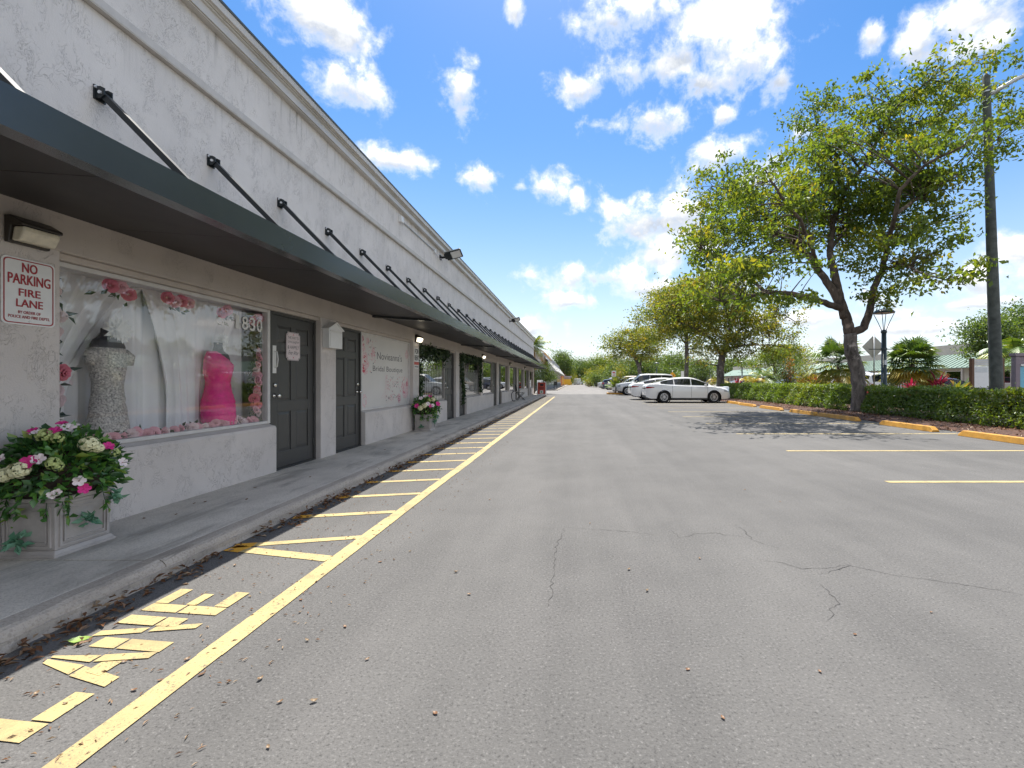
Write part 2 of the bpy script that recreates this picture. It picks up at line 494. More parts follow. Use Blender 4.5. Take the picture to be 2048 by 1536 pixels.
M['leafgreen'] = leafmat('tree_leaves_green', [(0.0, (0.04, 0.085, 0.022)), (0.6, (0.105, 0.17, 0.032)), (1.0, (0.20, 0.24, 0.045))], 0.52, 0.05)
M['leafhedge'] = leafmat('hedge_leaves', [(0.0, (0.05, 0.11, 0.016)), (0.5, (0.11, 0.19, 0.024)), (0.88, (0.17, 0.24, 0.03)), (1.0, (0.28, 0.26, 0.04))], 0.55, 0.06)
M['palmleaf'] = leafmat('palm_leaves', [(0.0, (0.03, 0.075, 0.015)), (0.6, (0.10, 0.18, 0.025)), (1.0, (0.28, 0.28, 0.035))], 0.32, 0.08)
M['palmyellow'] = leafmat('palm_leaves_yellow', [(0.0, (0.11, 0.16, 0.02)), (0.5, (0.26, 0.25, 0.025)), (1.0, (0.48, 0.30, 0.03))], 0.35, 0.06)
M['palmdead'] = leafmat('palm_leaves_dead', [(0.0, (0.20, 0.11, 0.02)), (1.0, (0.42, 0.22, 0.05))], 0.3, 0.03)
M['redleaf'] = leafmat('red_leaves', [(0.0, (0.16, 0.012, 0.04)), (0.6, (0.38, 0.025, 0.08)), (1.0, (0.50, 0.10, 0.12))], 0.3, 0.05, (1.3, 0.8, 0.9))
M['orangeleaf'] = leafmat('orange_blossom', [(0.0, (0.60, 0.16, 0.01)), (1.0, (0.80, 0.33, 0.02))], 0.3, 0.03, (1.2, 1, 0.6))
M['dryleaf'] = leafmat('dry_leaves', [(0.0, (0.10, 0.042, 0.02)), (0.5, (0.19, 0.095, 0.05)), (1.0, (0.30, 0.22, 0.14))], 0.15, 0.03, (1.1, 1, 0.8))
M['greenleaf'] = leafmat('fresh_leaf', [(0.0, (0.20, 0.34, 0.06)), (1.0, (0.32, 0.45, 0.10))], 0.25, 0.06)
M['bark'] = bark('tree_bark', (0.05, 0.044, 0.04), (0.23, 0.20, 0.18))
M['barkdark'] = bark('limb_bark', (0.045, 0.036, 0.032), (0.16, 0.125, 0.10))
M['palmbark'] = bark('palm_bark', (0.10, 0.075, 0.05), (0.28, 0.21, 0.15), 12)
M['pole'] = pbr('pole_concrete', (0.085, 0.095, 0.085), 0.8, var=0.3, vscale=4, bump=0.4, bscale=25)
M['postgreen'] = pbr('lamp_post_paint', (0.035, 0.055, 0.065), 0.4)
M['galv'] = pbr('galvanised', (0.52, 0.54, 0.56), 0.4, metal=0.6)
M['purple'] = pbr('sign_frame_purple', (0.24, 0.19, 0.215), 0.5)
M['bluepanel'] = pbr('sign_panel_blue', (0.20, 0.52, 0.66), 0.4)
M['tan'] = pbr('tan_stucco', (0.42, 0.37, 0.32), 0.85, var=0.08, vscale=1.0, bump=0.2)
M['cream'] = pbr('cream_stucco', (0.50, 0.44, 0.36), 0.85, var=0.08, vscale=1.0)
M['mint'] = pbr('mint_metal_roof', (0.20, 0.265, 0.23), 0.85, spec=0.1, var=0.06, vscale=0.8)
M['whiteroof'] = pbr('white_roof', (0.42, 0.41, 0.41), 0.9, spec=0.1, var=0.05, vscale=0.5)
M['graywall'] = pbr('gray_wall', (0.50, 0.50, 0.50), 0.8, var=0.08, vscale=0.7)
M['grayband'] = pbr('gray_band', (0.16, 0.18, 0.20), 0.8)
M['orange'] = pbr('orange_stucco', (0.62, 0.20, 0.09), 0.8, var=0.1, vscale=0.6)
M['terracotta'] = pbr('terracotta', (0.22, 0.085, 0.05), 0.8, var=0.15, vscale=1.5)
M['yellow'] = pbr('yellow_stucco', (0.75, 0.50, 0.05), 0.7, var=0.1)
M['signyellow'] = pbr('sign_yellow', (0.85, 0.38, 0.02), 0.5, var=0.03)
M['aframe'] = pbr('sign_red_board', (0.42, 0.06, 0.035), 0.5, var=0.1)
M['tyre'] = pbr('tyre', (0.015, 0.015, 0.016), 0.85, var=0.1)
M['rim'] = pbr('alloy', (0.62, 0.62, 0.63), 0.3, metal=0.7, var=0)
M['carglass'] = pbr('car_glass', (0.010, 0.013, 0.014), 0.04, spec=0.8, var=0)
M['tail'] = pbr('tail_light', (0.30, 0.012, 0.018), 0.15, var=0)
M['headlight'] = pbr('head_light', (0.30, 0.32, 0.34), 0.1, var=0)
M['trimblack'] = pbr('black_plastic', (0.018, 0.018, 0.019), 0.55, var=0)
def carpaint(name, col, rough=0.3, metal=0.0):
    return pbr(name, col, rough, metal=metal, spec=0.5, var=0, coat=1.0)
M['carwhite'] = carpaint('car_white', (0.74, 0.74, 0.74))
M['carsilver'] = carpaint('car_silver', (0.50, 0.51, 0.52), 0.35, 0.4)
M['cargray'] = carpaint('car_gray', (0.16, 0.19, 0.20), 0.35, 0.4)
M['cardark'] = carpaint('car_dark_blue', (0.015, 0.022, 0.05))
M['carbrown'] = carpaint('car_champagne', (0.50, 0.42, 0.34), 0.35, 0.3)
M['carred'] = carpaint('car_red', (0.30, 0.02, 0.02))
M['carblack'] = carpaint('car_black', (0.012, 0.013, 0.015))

# ================================================================== mesh helpers
class MB:
    """collects shapes and links them as ONE mesh object"""
    def __init__(s):
        s.v = []; s.f = []; s.mi = []; s.sm = []
    def add(s, verts, faces, mi=0, sm=False):
        o = len(s.v)
        s.v.extend(tuple(p) for p in verts)
        for f in faces:
            s.f.append(tuple(o + i for i in f)); s.mi.append(mi); s.sm.append(sm)
        return s
    def box(s, x0, x1, y0, y1, z0, z1, mi=0):
        if x0 > x1: x0, x1 = x1, x0
        if y0 > y1: y0, y1 = y1, y0
        if z0 > z1: z0, z1 = z1, z0
        v = [(x0, y0, z0), (x1, y0, z0), (x1, y1, z0), (x0, y1, z0), (x0, y0, z1), (x1, y0, z1), (x1, y1, z1), (x0, y1, z1)]
        return s.add(v, [(0, 3, 2, 1), (4, 5, 6, 7), (0, 1, 5, 4), (1, 2, 6, 5), (2, 3, 7, 6), (3, 0, 4, 7)], mi)
    def frustum(s, c0, h0, c1, h1, mi=0):
        """box between two rectangles: centre + half sizes at the bottom and the top"""
        v = []
        for c, h in ((c0, h0), (c1, h1)):
            for sx, sy in ((-1, -1), (1, -1), (1, 1), (-1, 1)):
                v.append((c[0] + sx * h[0], c[1] + sy * h[1], c[2]))
        return s.add(v, [(0, 3, 2, 1), (4, 5, 6, 7), (0, 1, 5, 4), (1, 2, 6, 5), (2, 3, 7, 6), (3, 0, 4, 7)], mi)
    def prism(s, poly, axis, a, b, mi=0):
        """extrude a closed 2-D outline along an axis: 'x' takes (y,z), 'y' takes (x,z), 'z' takes (x,y)"""
        def P(p, t):
            return (t, p[0], p[1]) if axis == 'x' else ((p[0], t, p[1]) if axis == 'y' else (p[0], p[1], t))
        n = len(poly)
        v = [P(p, a) for p in poly] + [P(p, b) for p in poly]
        f = [tuple(range(n - 1, -1, -1)), tuple(range(n, 2 * n))]
        f += [(i, (i + 1) % n, n + (i + 1) % n, n + i) for i in range(n)]
        return s.add(v, f, mi)
    def tube(s, pts, rad, n=8, mi=0, sm=True, cap=True):
        pts = [Vector(p) for p in pts]
        if not hasattr(rad, '__len__'):
            rad = [rad] * len(pts)
        rings = []
        up = None
        for i, p in enumerate(pts):
            d = (pts[min(i + 1, len(pts) - 1)] - pts[max(i - 1, 0)])
            if d.length < 1e-9: d = Vector((0, 0, 1))
            d.normalize()
            if up is None:
                up = Vector((0, 0, 1)) if abs(d.z) < 0.9 else Vector((1, 0, 0))
            x = d.cross(up)
            if x.length < 1e-6: x = d.cross(Vector((0, 1, 0)))
            x.normalize()
            y = x.cross(d).normalized()
            up = y
            rings.append([p + (x * math.cos(2 * math.pi * k / n) + y * math.sin(2 * math.pi * k / n)) * rad[i] for k in range(n)])
        v = [q for r in rings for q in r]
        f = []
        for i in range(len(rings) - 1):
            for k in range(n):
                f.append((i * n + k, i * n + (k + 1) % n, (i + 1) * n + (k + 1) % n, (i + 1) * n + k))
        if cap:
            f.append(tuple(range(n - 1, -1, -1)))
            f.append(tuple((len(rings) - 1) * n + k for k in range(n)))
        return s.add(v, f, mi, sm)
    def bar(s, a, b, w, h, mi=0):
        """rectangular bar from a to b, w across (horizontal), h the other way"""
        a = Vector(a); b = Vector(b)
        d = (b - a).normalized()
        up = Vector((0, 0, 1)) if abs(d.z) < 0.95 else Vector((0, 1, 0))
        x = d.cross(up).normalized() * (w / 2)
        y = x.cross(d).normalized() * (h / 2)
        v = [p + q for p in (a, b) for q in (-x - y, x - y, x + y, -x + y)]
        return s.add(v, [(0, 3, 2, 1), (4, 5, 6, 7), (0, 1, 5, 4), (1, 2, 6, 5), (2, 3, 7, 6), (3, 0, 4, 7)], mi)
    def disc(s, c, axis, r, t, n=12, mi=0):
        c = Vector(c); ax = Vector(axis).normalized()
        return s.tube([c - ax * t / 2, c + ax * t / 2], r, n, mi, False)
    def lathe(s, prof, c=(0, 0, 0), axis='z', n=16, mi=0, sm=True):
        v = []; f = []
        for r, h in prof:
            for k in range(n):
                a = 2 * math.pi * k / n
                p = (r * math.cos(a), r * math.sin(a), h)
                if axis == 'y': p = (p[0], p[2], p[1])
                if axis == 'x': p = (p[2], p[0], p[1])
                v.append((c[0] + p[0], c[1] + p[1], c[2] + p[2]))
        m_ = len(prof)
        for i in range(m_ - 1):
            for k in range(n):
                f.append((i * n + k, i * n + (k + 1) % n, (i + 1) * n + (k + 1) % n, (i + 1) * n + k))
        return s.add(v, f, mi, sm)
    def sphere(s, c, r, n=10, m_=6, mi=0, sz=1.0):
        prof = [(max(1e-4, r * math.sin(math.pi * i / m_)), -r * sz * math.cos(math.pi * i / m_)) for i in range(m_ + 1)]
        return s.lathe(prof, c, 'z', n, mi)
    def mesh(s, name, mats, shift=(0, 0, 0)):
        me = bpy.data.meshes.new(name)
        v = s.v if tuple(shift) == (0, 0, 0) else [(p[0] - shift[0], p[1] - shift[1], p[2] - shift[2]) for p in s.v]
        me.from_pydata(v, [], s.f)
        for m_ in (mats if isinstance(mats, (list, tuple)) else [mats]):
            me.materials.append(M[m_] if isinstance(m_, str) else m_)
        me.polygons.foreach_set('material_index', s.mi)
        me.polygons.foreach_set('use_smooth', s.sm)
        me.update()
        return me
    def build(s, name, mats, parent=None, world=False, bevel=0.0, loc=None):
        """world=True: vertices are in world coordinates and the parent stands unrotated at its own place"""
        sh = (0, 0, 0)
        if world and parent is not None:
            sh = base_of(parent)
        elif loc is not None and parent is None:
            sh = loc
        o = bpy.data.objects.new(name, s.mesh(name, mats, sh))
        COL.objects.link(o)
        if parent is not None: o.parent = parent
        if loc is not None: o.location = loc
        if bevel > 0:
            b = o.modifiers.new('bevel', 'BEVEL')
            b.width = bevel; b.segments = 2; b.limit_method = 'ANGLE'; b.angle_limit = R(40)
        return o

def base_of(o):
    p = Vector((0, 0, 0))
    while o is not None:
        p += o.location
        o = o.parent
    return tuple(p)

def tag(o, label=None, cat=None, group=None, kind=None):
    if label: o['label'] = label
    if cat: o['category'] = cat
    if group: o['group'] = group
    if kind: o['kind'] = kind
    return o

def thing(name, label, cat, loc=(0, 0, 0), rz=0.0, group=None):
    o = bpy.data.objects.new(name, None)
    COL.objects.link(o)
    o.empty_display_size = 0.2
    o.location = loc
    o.rotation_euler = (0, 0, rz)
    return tag(o, label, cat, group)

KIDS = {}
def copy_tree(root, loc, rz=None, label=None, group=None, mats=None):
    """a copy of a thing with copies of its parts and sub-parts"""
    kids = {}
    for o in bpy.data.objects:
        if o.parent is not None:
            kids.setdefault(o.parent.name, []).append(o)
    def rec(o, parent):
        c = o.copy()
        COL.objects.link(c)
        c.parent = parent
        for k in kids.get(o.name, []):
            rec(k, c)
        return c
    r = rec(root, None)
    r.location = loc
    if rz is not None: r.rotation_euler = (0, 0, rz)
    if label: r['label'] = label
    if group: r['group'] = group
    return r

def place(name, me, parent=None, loc=(0, 0, 0), rot=(0, 0, 0), scale=1.0):
    o = bpy.data.objects.new(name, me)
    COL.objects.link(o)
    if parent is not None: o.parent = parent
    o.location = loc
    o.rotation_euler = rot
    o.scale = (scale,) * 3 if not hasattr(scale, '__len__') else scale
    return o

def leaves_mesh(name, P, size, mat, rng, droop=0.25, aspect=0.5, val=None, dirs=None, fold=0.18, spread=0.35, flat=0.0):
    """one small folded leaf (two triangles) per point, with a per-leaf colour value"""
    n = len(P)
    P = np.asarray(P, dtype=np.float64)
    if dirs is None:
        d = rng.normal(size=(n, 3)); d[:, 2] -= droop
    else:
        d = np.asarray(dirs) + rng.normal(size=(n, 3)) * spread
    d /= np.linalg.norm(d, axis=1)[:, None] + 1e-9
    a = rng.normal(size=(n, 3))
    if flat > 0:
        d[:, 2] *= (1 - flat); d /= np.linalg.norm(d, axis=1)[:, None] + 1e-9
        a = np.column_stack([rng.normal(0, .35, n), rng.normal(0, .35, n), np.ones(n)])
    s_ = np.cross(d, a); s_ /= np.linalg.norm(s_, axis=1)[:, None] + 1e-9
    u = np.cross(s_, d)
    L = (size * rng.uniform(0.65, 1.3, size=n))[:, None]
    w = L * aspect * 0.5
    v = np.empty((n, 4, 3))
    v[:, 0] = P
    v[:, 1] = P + d * L * 0.45 + s_ * w + u * L * fold
    v[:, 2] = P + d * L
    v[:, 3] = P + d * L * 0.45 - s_ * w + u * L * fold
    idx = np.arange(n) * 4
    loops = np.stack([idx, idx + 1, idx + 2, idx, idx + 2, idx + 3], axis=1).ravel()
    me = bpy.data.meshes.new(name)
    me.vertices.add(n * 4)
    me.vertices.foreach_set('co', v.reshape(-1))
    me.loops.add(n * 6)
    me.loops.foreach_set('vertex_index', loops.astype(np.int32))
    me.polygons.add(n * 2)
    me.polygons.foreach_set('loop_start', (np.arange(n * 2) * 3).astype(np.int32))
    me.update(calc_edges=True)
    if val is None:
        val = rng.uniform(0, 1, n)
    at = me.attributes.new('leaf_value', 'FLOAT', 'FACE')
    at.data.foreach_set('value', np.repeat(np.clip(val, 0, 1), 2).astype(np.float32))
    me.materials.append(M[mat] if isinstance(mat, str) else mat)
    return me

FONT_CACHE = {}
def text_mesh(body):
    if body in FONT_CACHE: return FONT_CACHE[body]
    cu = bpy.data.curves.new('lettering', 'FONT')
    cu.body = body
    cu.size = 1.0
    cu.resolution_u = 3
    ob = bpy.data.objects.new('lettering', cu)
    me = bpy.data.meshes.new_from_object(ob)
    co = [tuple(v.co) for v in me.vertices]
    fs = [tuple(p.vertices) for p in me.polygons]
    bpy.data.objects.remove(ob); bpy.data.curves.remove(cu); bpy.data.meshes.remove(me)
    FONT_CACHE[body] = (co, fs)
    return co, fs

def add_text(mb, body, org, w, h, xdir=(0, 1, 0), ydir=(0, 0, 1), mi=0, slant=0.0, bold=0.0):
    """flat lettering that fills a w x h box whose lower left corner is org"""
    co, fs = text_mesh(body)
    xs = [c[0] for c in co]; ys = [c[1] for c in co]
    x0, x1, y0, y1 = min(xs), max(xs), min(ys), max(ys)
    org = Vector(org); X = Vector(xdir); Y = Vector(ydir)
    offs = [(0, 0)] if bold == 0 else [(0, 0), (bold, 0), (0, bold * .6), (bold, bold * .6)]
    nrm = X.cross(Y)
    for k, (ox, oy) in enumerate(offs):
        v = []
        for c in co:
            fx = (c[0] - x0) / (x1 - x0) * w + ox
            fy = (c[1] - y0) / (y1 - y0) * h + oy
            v.append(org + X * (fx + slant * fy) + Y * fy + nrm * (k * 0.0002))
        mb.add(v, fs, mi)

# ================================================================== the setting
def struct(o):
    o['kind'] = 'structure'
    return o

# ground sheet to the horizon, the asphalt lot above it
g = MB(); g.add([(-1500, -1500, -0.03), (1500, -1500, -0.03), (1500, 2500, -0.03), (-1500, 2500, -0.03)], [(0, 1, 2, 3)])
struct(g.build('ground', 'grass'))
rd = MB(); rd.add([(-30, -40, 0), (60, -40, 0), (60, 43, 0), (-30, 43, 0)], [(0, 1, 2, 3)])
road = struct(rd.build('road', 'asphalt'))
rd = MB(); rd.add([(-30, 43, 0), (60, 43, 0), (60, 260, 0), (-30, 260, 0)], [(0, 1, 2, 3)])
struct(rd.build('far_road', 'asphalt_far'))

def marking(name, polys, z=0.004, mat='paint', label=None):
    mb = MB()
    for i_, p in enumerate(polys):
        mb.add([(q[0], q[1], z + 0.0004 * i_ * (i_ < 8)) for q in p], [tuple(range(len(p)))])
    o = mb.build(name, mat, road)
    if label: o['label'] = label
    return o

def strip(a, b, w):
    a = Vector((*a, 0)); b = Vector((*b, 0))
    n_ = Vector((-(b - a).y, (b - a).x, 0)).normalized() * (w / 2)
    return [tuple(p)[:2] for p in (a - n_, b - n_, b + n_, a + n_)]

KX = -2.57          # kerb face
marking('edge_line', [strip((-1.625, -2.0 + i * 1.0), (-1.625 + 0.004 * math.sin(i), -1.0 + i * 1.0), 0.112 + 0.006 * math.sin(i * 1.7)) for i in range(38)],
        label='long yellow line edging the fire lane')
# letters L A N E, stencilled across the fire lane, reading away from the camera
def letter(ch, polys):
    polys = [[(px_, py_ - 0.12 * (px_ + 2.31)) for px_, py_ in q_] for q_ in polys]
    if ch == 'L': polys = [[(a_ , b_ + 0.045) for a_, b_ in q_] for q_ in polys]
    marking('pavement_letter', polys, label='yellow stencilled pavement letter ' + ch)
letter('L', [[(-2.31, 1.522), (-2.112, 1.522), (-2.112, 1.607), (-2.31, 1.607)], [(-2.092, 1.522), (-1.87, 1.522), (-1.87, 1.607), (-2.092, 1.607)],
             [(-1.955, 1.615), (-1.87, 1.615), (-1.87, 1.76), (-1.955, 1.76)]])
letter('A', [[(-2.31, 1.972), (-2.30, 1.945), (-2.104, 1.893), (-2.104, 1.955)], [(-2.092, 1.886), (-1.875, 1.845), (-1.875, 1.905), (-2.092, 1.948)],
             [(-2.31, 1.982), (-2.104, 1.975), (-2.104, 2.025), (-2.31, 1.995)], [(-2.092, 1.978), (-1.875, 2.03), (-1.875, 2.076), (-2.092, 2.03)],
             [(-2.05, 1.915), (-1.965, 1.899), (-1.965, 2.0), (-2.05, 1.98)]])
letter('N', [[(-2.235, 2.076), (-2.104, 2.076), (-2.104, 2.152), (-2.235, 2.152)], [(-2.092, 2.076), (-1.87, 2.076), (-1.87, 2.152), (-2.092, 2.152)],
             [(-2.31, 2.15), (-2.10, 2.205), (-2.10, 2.25), (-2.31, 2.195)], [(-2.075, 2.215), (-1.87, 2.27), (-1.87, 2.315), (-2.075, 2.26)],
             [(-2.31, 2.266), (-2.104, 2.266), (-2.104, 2.345), (-2.31, 2.345)], [(-2.092, 2.266), (-1.98, 2.266), (-1.98, 2.345), (-2.092, 2.345)]])
letter('E', [[(-2.31, 2.393), (-2.104, 2.393), (-2.104, 2.47), (-2.31, 2.47)], [(-2.092, 2.393), (-1.87, 2.393), (-1.87, 2.47), (-2.092, 2.47)],
             [(-2.31, 2.475), (-2.232, 2.475), (-2.232, 2.64), (-2.31, 2.64)], [(-2.12, 2.475), (-2.06, 2.475), (-2.06, 2.60), (-2.12, 2.60)],
             [(-1.95, 2.475), (-1.87, 2.475), (-1.87, 2.64), (-1.95, 2.64)]])
# hatching
hs_ = [((-2.52, 3.33), (-1.685, 3.52), 0.075), ((-2.52, 3.29), (-1.685, 3.09), 0.095)]
y = 4.04
k = 0
while y < 36.0:
    hs_.append(((-2.52, y), (-1.685, y + 0.17), 0.085)); y += 0.685 + 0.02 * math.sin(k * 2.1); k += 1
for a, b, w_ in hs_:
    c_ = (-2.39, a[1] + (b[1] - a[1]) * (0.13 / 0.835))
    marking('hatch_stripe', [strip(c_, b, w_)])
    e_ = marking('stripe_end', [strip(a, c_, w_ * 1.15)], mat='paintorange')  # kerb end of each stripe in a stronger orange
    e_['label'] = 'orange yellow end of a hatch stripe by the kerb'
# stalls on the right
for i, yy in enumerate([-7.3, -4.75, -2.2, 0.35, 2.9, 5.46, 7.9, 10.46, 13.02, 15.57, 18.1, 20.66, 23.2, 25.0, 28.3, 31.0, 33.7]):
    marking('stall_line', [strip((3.72 + 0.03 * (i % 3), yy), (8.9, yy + 0.02), 0.095)])

# cracks, as thin tarry ribbons that lie in the surface
def gp(u, v, z=0.0):
    yy = 900.0 * (CAMZ - z) / (v - 763.0)
    return ((u - 1150) / 900.0 * yy, yy)
def crack(pix, w0=0.0036):
    pts = [Vector((*gp(*p), 0)) for p in pix]
    fine = []
    for a, b in zip(pts, pts[1:]):
        n_ = max(2, int((b - a).length / 0.035))
        for i in range(n_):
            fine.append(a.lerp(b, i / n_) + Vector((random.gauss(0, .009), random.gauss(0, .009), 0)))
    fine.append(pts[-1])
    mb = MB()
    v = []; f = []
    for i, p in enumerate(fine):
        d = (fine[min(i + 1, len(fine) - 1)] - fine[max(0, i - 1)]).normalized()
        n_ = Vector((-d.y, d.x, 0)) * w0 * random.uniform(0.25, 0.75) * min(1, 0.2 + i / 6, 0.2 + (len(fine) - i) / 8)
        v += [(p.x - n_.x, p.y - n_.y, 0.0025), (p.x + n_.x, p.y + n_.y, 0.0025)]
    f = [(2 * i, 2 * i + 2, 2 * i + 3, 2 * i + 1) for i in range(len(fine) - 1)]
    mb.add(v, f)
    mb.build('crack', 'crack', road)
crack([(1097, 1215), (1104, 1180), (1108, 1150), (1110, 1110), (1118, 1080), (1130, 1056)])
crack([(1130, 1055), (1170, 1057), (1200, 1060), (1250, 1063), (1310, 1070)])
crack([(1360, 1076), (1395, 1067), (1430, 1066), (1470, 1072), (1500, 1077)])
crack([(1473, 1049), (1500, 1075), (1530, 1090), (1560, 1098)])
crack([(1345, 1060), (1360, 1076)])
crack([(1515, 1118), (1560, 1125), (1600, 1138), (1650, 1136), (1700, 1130), (1780, 1150), (1860, 1160), (1960, 1175), (2048, 1190)])
crack([(1640, 1150), (1700, 1132), (1690, 1128)], 0.005)
crack([(955, 1068), (985, 1070), (1010, 1069)], 0.004)
crack([(1660, 1240), (1675, 1200), (1640, 1170)], 0.005)

# sidewalk slabs and kerb
SWZ = 0.10
sw = MB(); sw.box(-3.74, KX + 0.02, -8, 40.3, -0.02, 0.055)
walk = struct(sw.build('sidewalk', 'kerb'))
ys = [-8, -3.25, -0.2, 2.82, 5.9, 8.95, 12.0, 15.05, 18.1, 21.15, 24.2, 27.25, 30.3, 33.35, 36.4, 40.4]
for a, b in zip(ys, ys[1:]):
    s_ = MB(); s_.box(-3.735, KX - 0.13, a + 0.004, b - 0.004, 0.03, SWZ + random.uniform(-0.002, 0.002))
    s_.build('slab', 'walk', walk, bevel=0.006)
def kerb_outline():
    return [(KX - 0.128, 0.02), (KX + 0.03, -0.01), (KX + 0.006, SWZ - 0.03), (KX - 0.012, SWZ - 0.008), (KX - 0.035, SWZ + 0.002), (KX - 0.128, SWZ + 0.001)]
for a, b in zip(ys, ys[1:]):
    mb = MB()
    n_ = max(2, int((b - a) / 0.12))
    out = kerb_outline()
    v = []; f = []
    for i in range(n_ + 1):
        yy = a + 0.003 + (b - a - 0.006) * i / n_
        for j, (x, z) in enumerate(out):
            jit = random.gauss(0, 0.0035) if j in (1, 2, 3, 4) else 0
            v.append((x + jit, yy, z + (random.gauss(0, 0.0025) if j in (3, 4) else 0)))
    m_ = len(out)
    for i in range(n_):
        for j in range(m_):
            f.append((i * m_ + j, (i + 1) * m_ + j, (i + 1) * m_ + (j + 1) % m_, i * m_ + (j + 1) % m_))
    f.append(tuple(range(m_))); f.append(tuple(n_ * m_ + j for j in range(m_ - 1, -1, -1)))
    mb.add(v, f)
    mb.build('kerb', 'kerb', walk)

# ================================================================== the shop building
WF, WD = -3.70, -3.797
shop = thing('shop_building', 'long white stucco shop building with gray lower storefronts on the left', 'building', (-3.7, 0, 0))
PIER, WIN, DOOR, MID = 0.385, 2.345, 0.975, 0.415
MODS = [2.85 + 7.445 * k for k in range(-1, 5)]
HEAD = 2.16
up = MB()
up.box(-16, WF, -8, 40.4, HEAD, 4.085)            # header and upper wall
up.build('upper_wall', 'stucco_up', shop, True)
up = MB(); up.box(-16, WF - 0.004, -8, 40.395, 4.18, 4.90)
up.build('parapet_wall', 'stucco_up', shop, True)
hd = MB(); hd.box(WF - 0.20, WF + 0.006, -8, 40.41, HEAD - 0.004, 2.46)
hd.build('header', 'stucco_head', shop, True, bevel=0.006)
lip = MB(); lip.box(-3.92, WF - 0.035, -8, 40.3, HEAD - 0.055, HEAD - 0.006)
lip.build('header_lip', 'stucco_head', shop, True, bevel=0.008)
tr = MB(); tr.prism([(WF - 0.3, 4.087), (WF + 0.05, 4.087), (WF + 0.055, 4.10), (WF + 0.055, 4.165), (WF + 0.03, 4.178), (WF - 0.3, 4.178)], 'y', -8, 40.42)
tr.build('trim_band', 'trim', shop, True)
cp = MB()
cp.prism([(-4.1, 4.80), (-3.635, 4.80), (-3.635, 4.815), (-3.62, 4.815), (-3.62, 4.905), (-3.60, 4.915), (-3.60, 4.93), (-4.1, 4.93)], 'y', -8, 40.5)
cp.prism([(-4.1, 4.932), (-3.585, 4.932), (-3.585, 4.945), (-3.56, 4.95), (-3.553, 5.02), (-4.1, 5.02)], 'y', -8, 40.52)
cp.prism([(-4.1, 5.022), (-3.545, 5.022), (-3.54, 5.045), (-4.1, 5.05)], 'y', -8, 40.53, 1)
cp.build('parapet_cap', ['cap', 'capdark'], shop, True)
rf = MB(); rf.box(-16, -4.2, -7.9, 40.3, 4.92, 4.96); rf.build('roof', 'whiteroof', shop, True)
bk = MB()
bk.box(-16, -5.2, -8, 40.38, -0.05, 2.15)
bk.box(-5.1, WD - 0.012, 40.2, 40.37, -0.05, 2.10)
bk.box(-5.1, WF - 0.3, -7.98, -7.8, -0.05, 2.10)
bk.build('rear_wall', 'interior', shop, True)
fl = MB(); fl.box(-5.19, WD - 0.09, -7.7, 40.1, -0.03, 0.06); fl.build('shop_floor', 'shopfloor', shop, True)
cl = MB(); cl.box(-5.19, -3.93, -7.7, 40.1, 2.10, 2.155); cl.build('shop_ceiling', 'interior', shop, True)

def pier(y0, y1):
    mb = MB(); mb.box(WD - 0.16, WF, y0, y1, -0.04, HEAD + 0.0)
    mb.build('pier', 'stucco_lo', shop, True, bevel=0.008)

def lowwall(y0, y1):
    mb = MB()
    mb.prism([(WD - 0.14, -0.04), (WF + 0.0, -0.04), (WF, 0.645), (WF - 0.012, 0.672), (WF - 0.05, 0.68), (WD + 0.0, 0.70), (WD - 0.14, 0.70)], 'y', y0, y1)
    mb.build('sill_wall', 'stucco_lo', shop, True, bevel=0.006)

def window(y0, y1, glassmat='glass_tint', bars=None, backdrop='dark', mull=False):
    t = 0.05
    z0, z1 = 0.702, HEAD - 0.058
    mb = MB()
    mb.box(WD - 0.05, WD + 0.022, y0 + 0.002, y0 + t, z0, z1)
    mb.box(WD - 0.05, WD + 0.022, y1 - t, y1 - 0.002, z0, z1)
    mb.box(WD - 0.048, WD + 0.020, y0 + t, y1 - t, z0, z0 + 0.035)
    mb.box(WD - 0.048, WD + 0.020, y0 + t, y1 - t, z1 - 0.035, z1)
    if mull:
        mb.box(WD - 0.047, WD + 0.019, (y0 + y1) / 2 - 0.02, (y0 + y1) / 2 + 0.02, z0 + 0.035, z1 - 0.035)
    fr = mb.build('window', 'framelight' if glassmat == 'glass_show' else 'frame', shop, True, bevel=0.004)
    p = MB(); p.box(WD - 0.016, WD - 0.010, y0 + t - 0.005, y1 - t + 0.005, z0 + 0.03, z1 - 0.03)
    p.build('pane', glassmat, fr, True)
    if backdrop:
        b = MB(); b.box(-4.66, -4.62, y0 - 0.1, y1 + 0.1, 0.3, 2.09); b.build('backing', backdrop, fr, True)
    if bars:
        n_ = int((y1 - y0 - 2 * t) / bars)
        for i in range(1, n_):
            yy = y0 + t + (y1 - y0 - 2 * t) * i / n_
            q = MB(); q.box(WD - 0.004, WD + 0.003, yy - 0.005, yy + 0.005, z0 + 0.037, z1 - 0.45 - 0.1 * (i % 2))
            q.build('security_bar', 'offwhite', fr, True)
    return fr

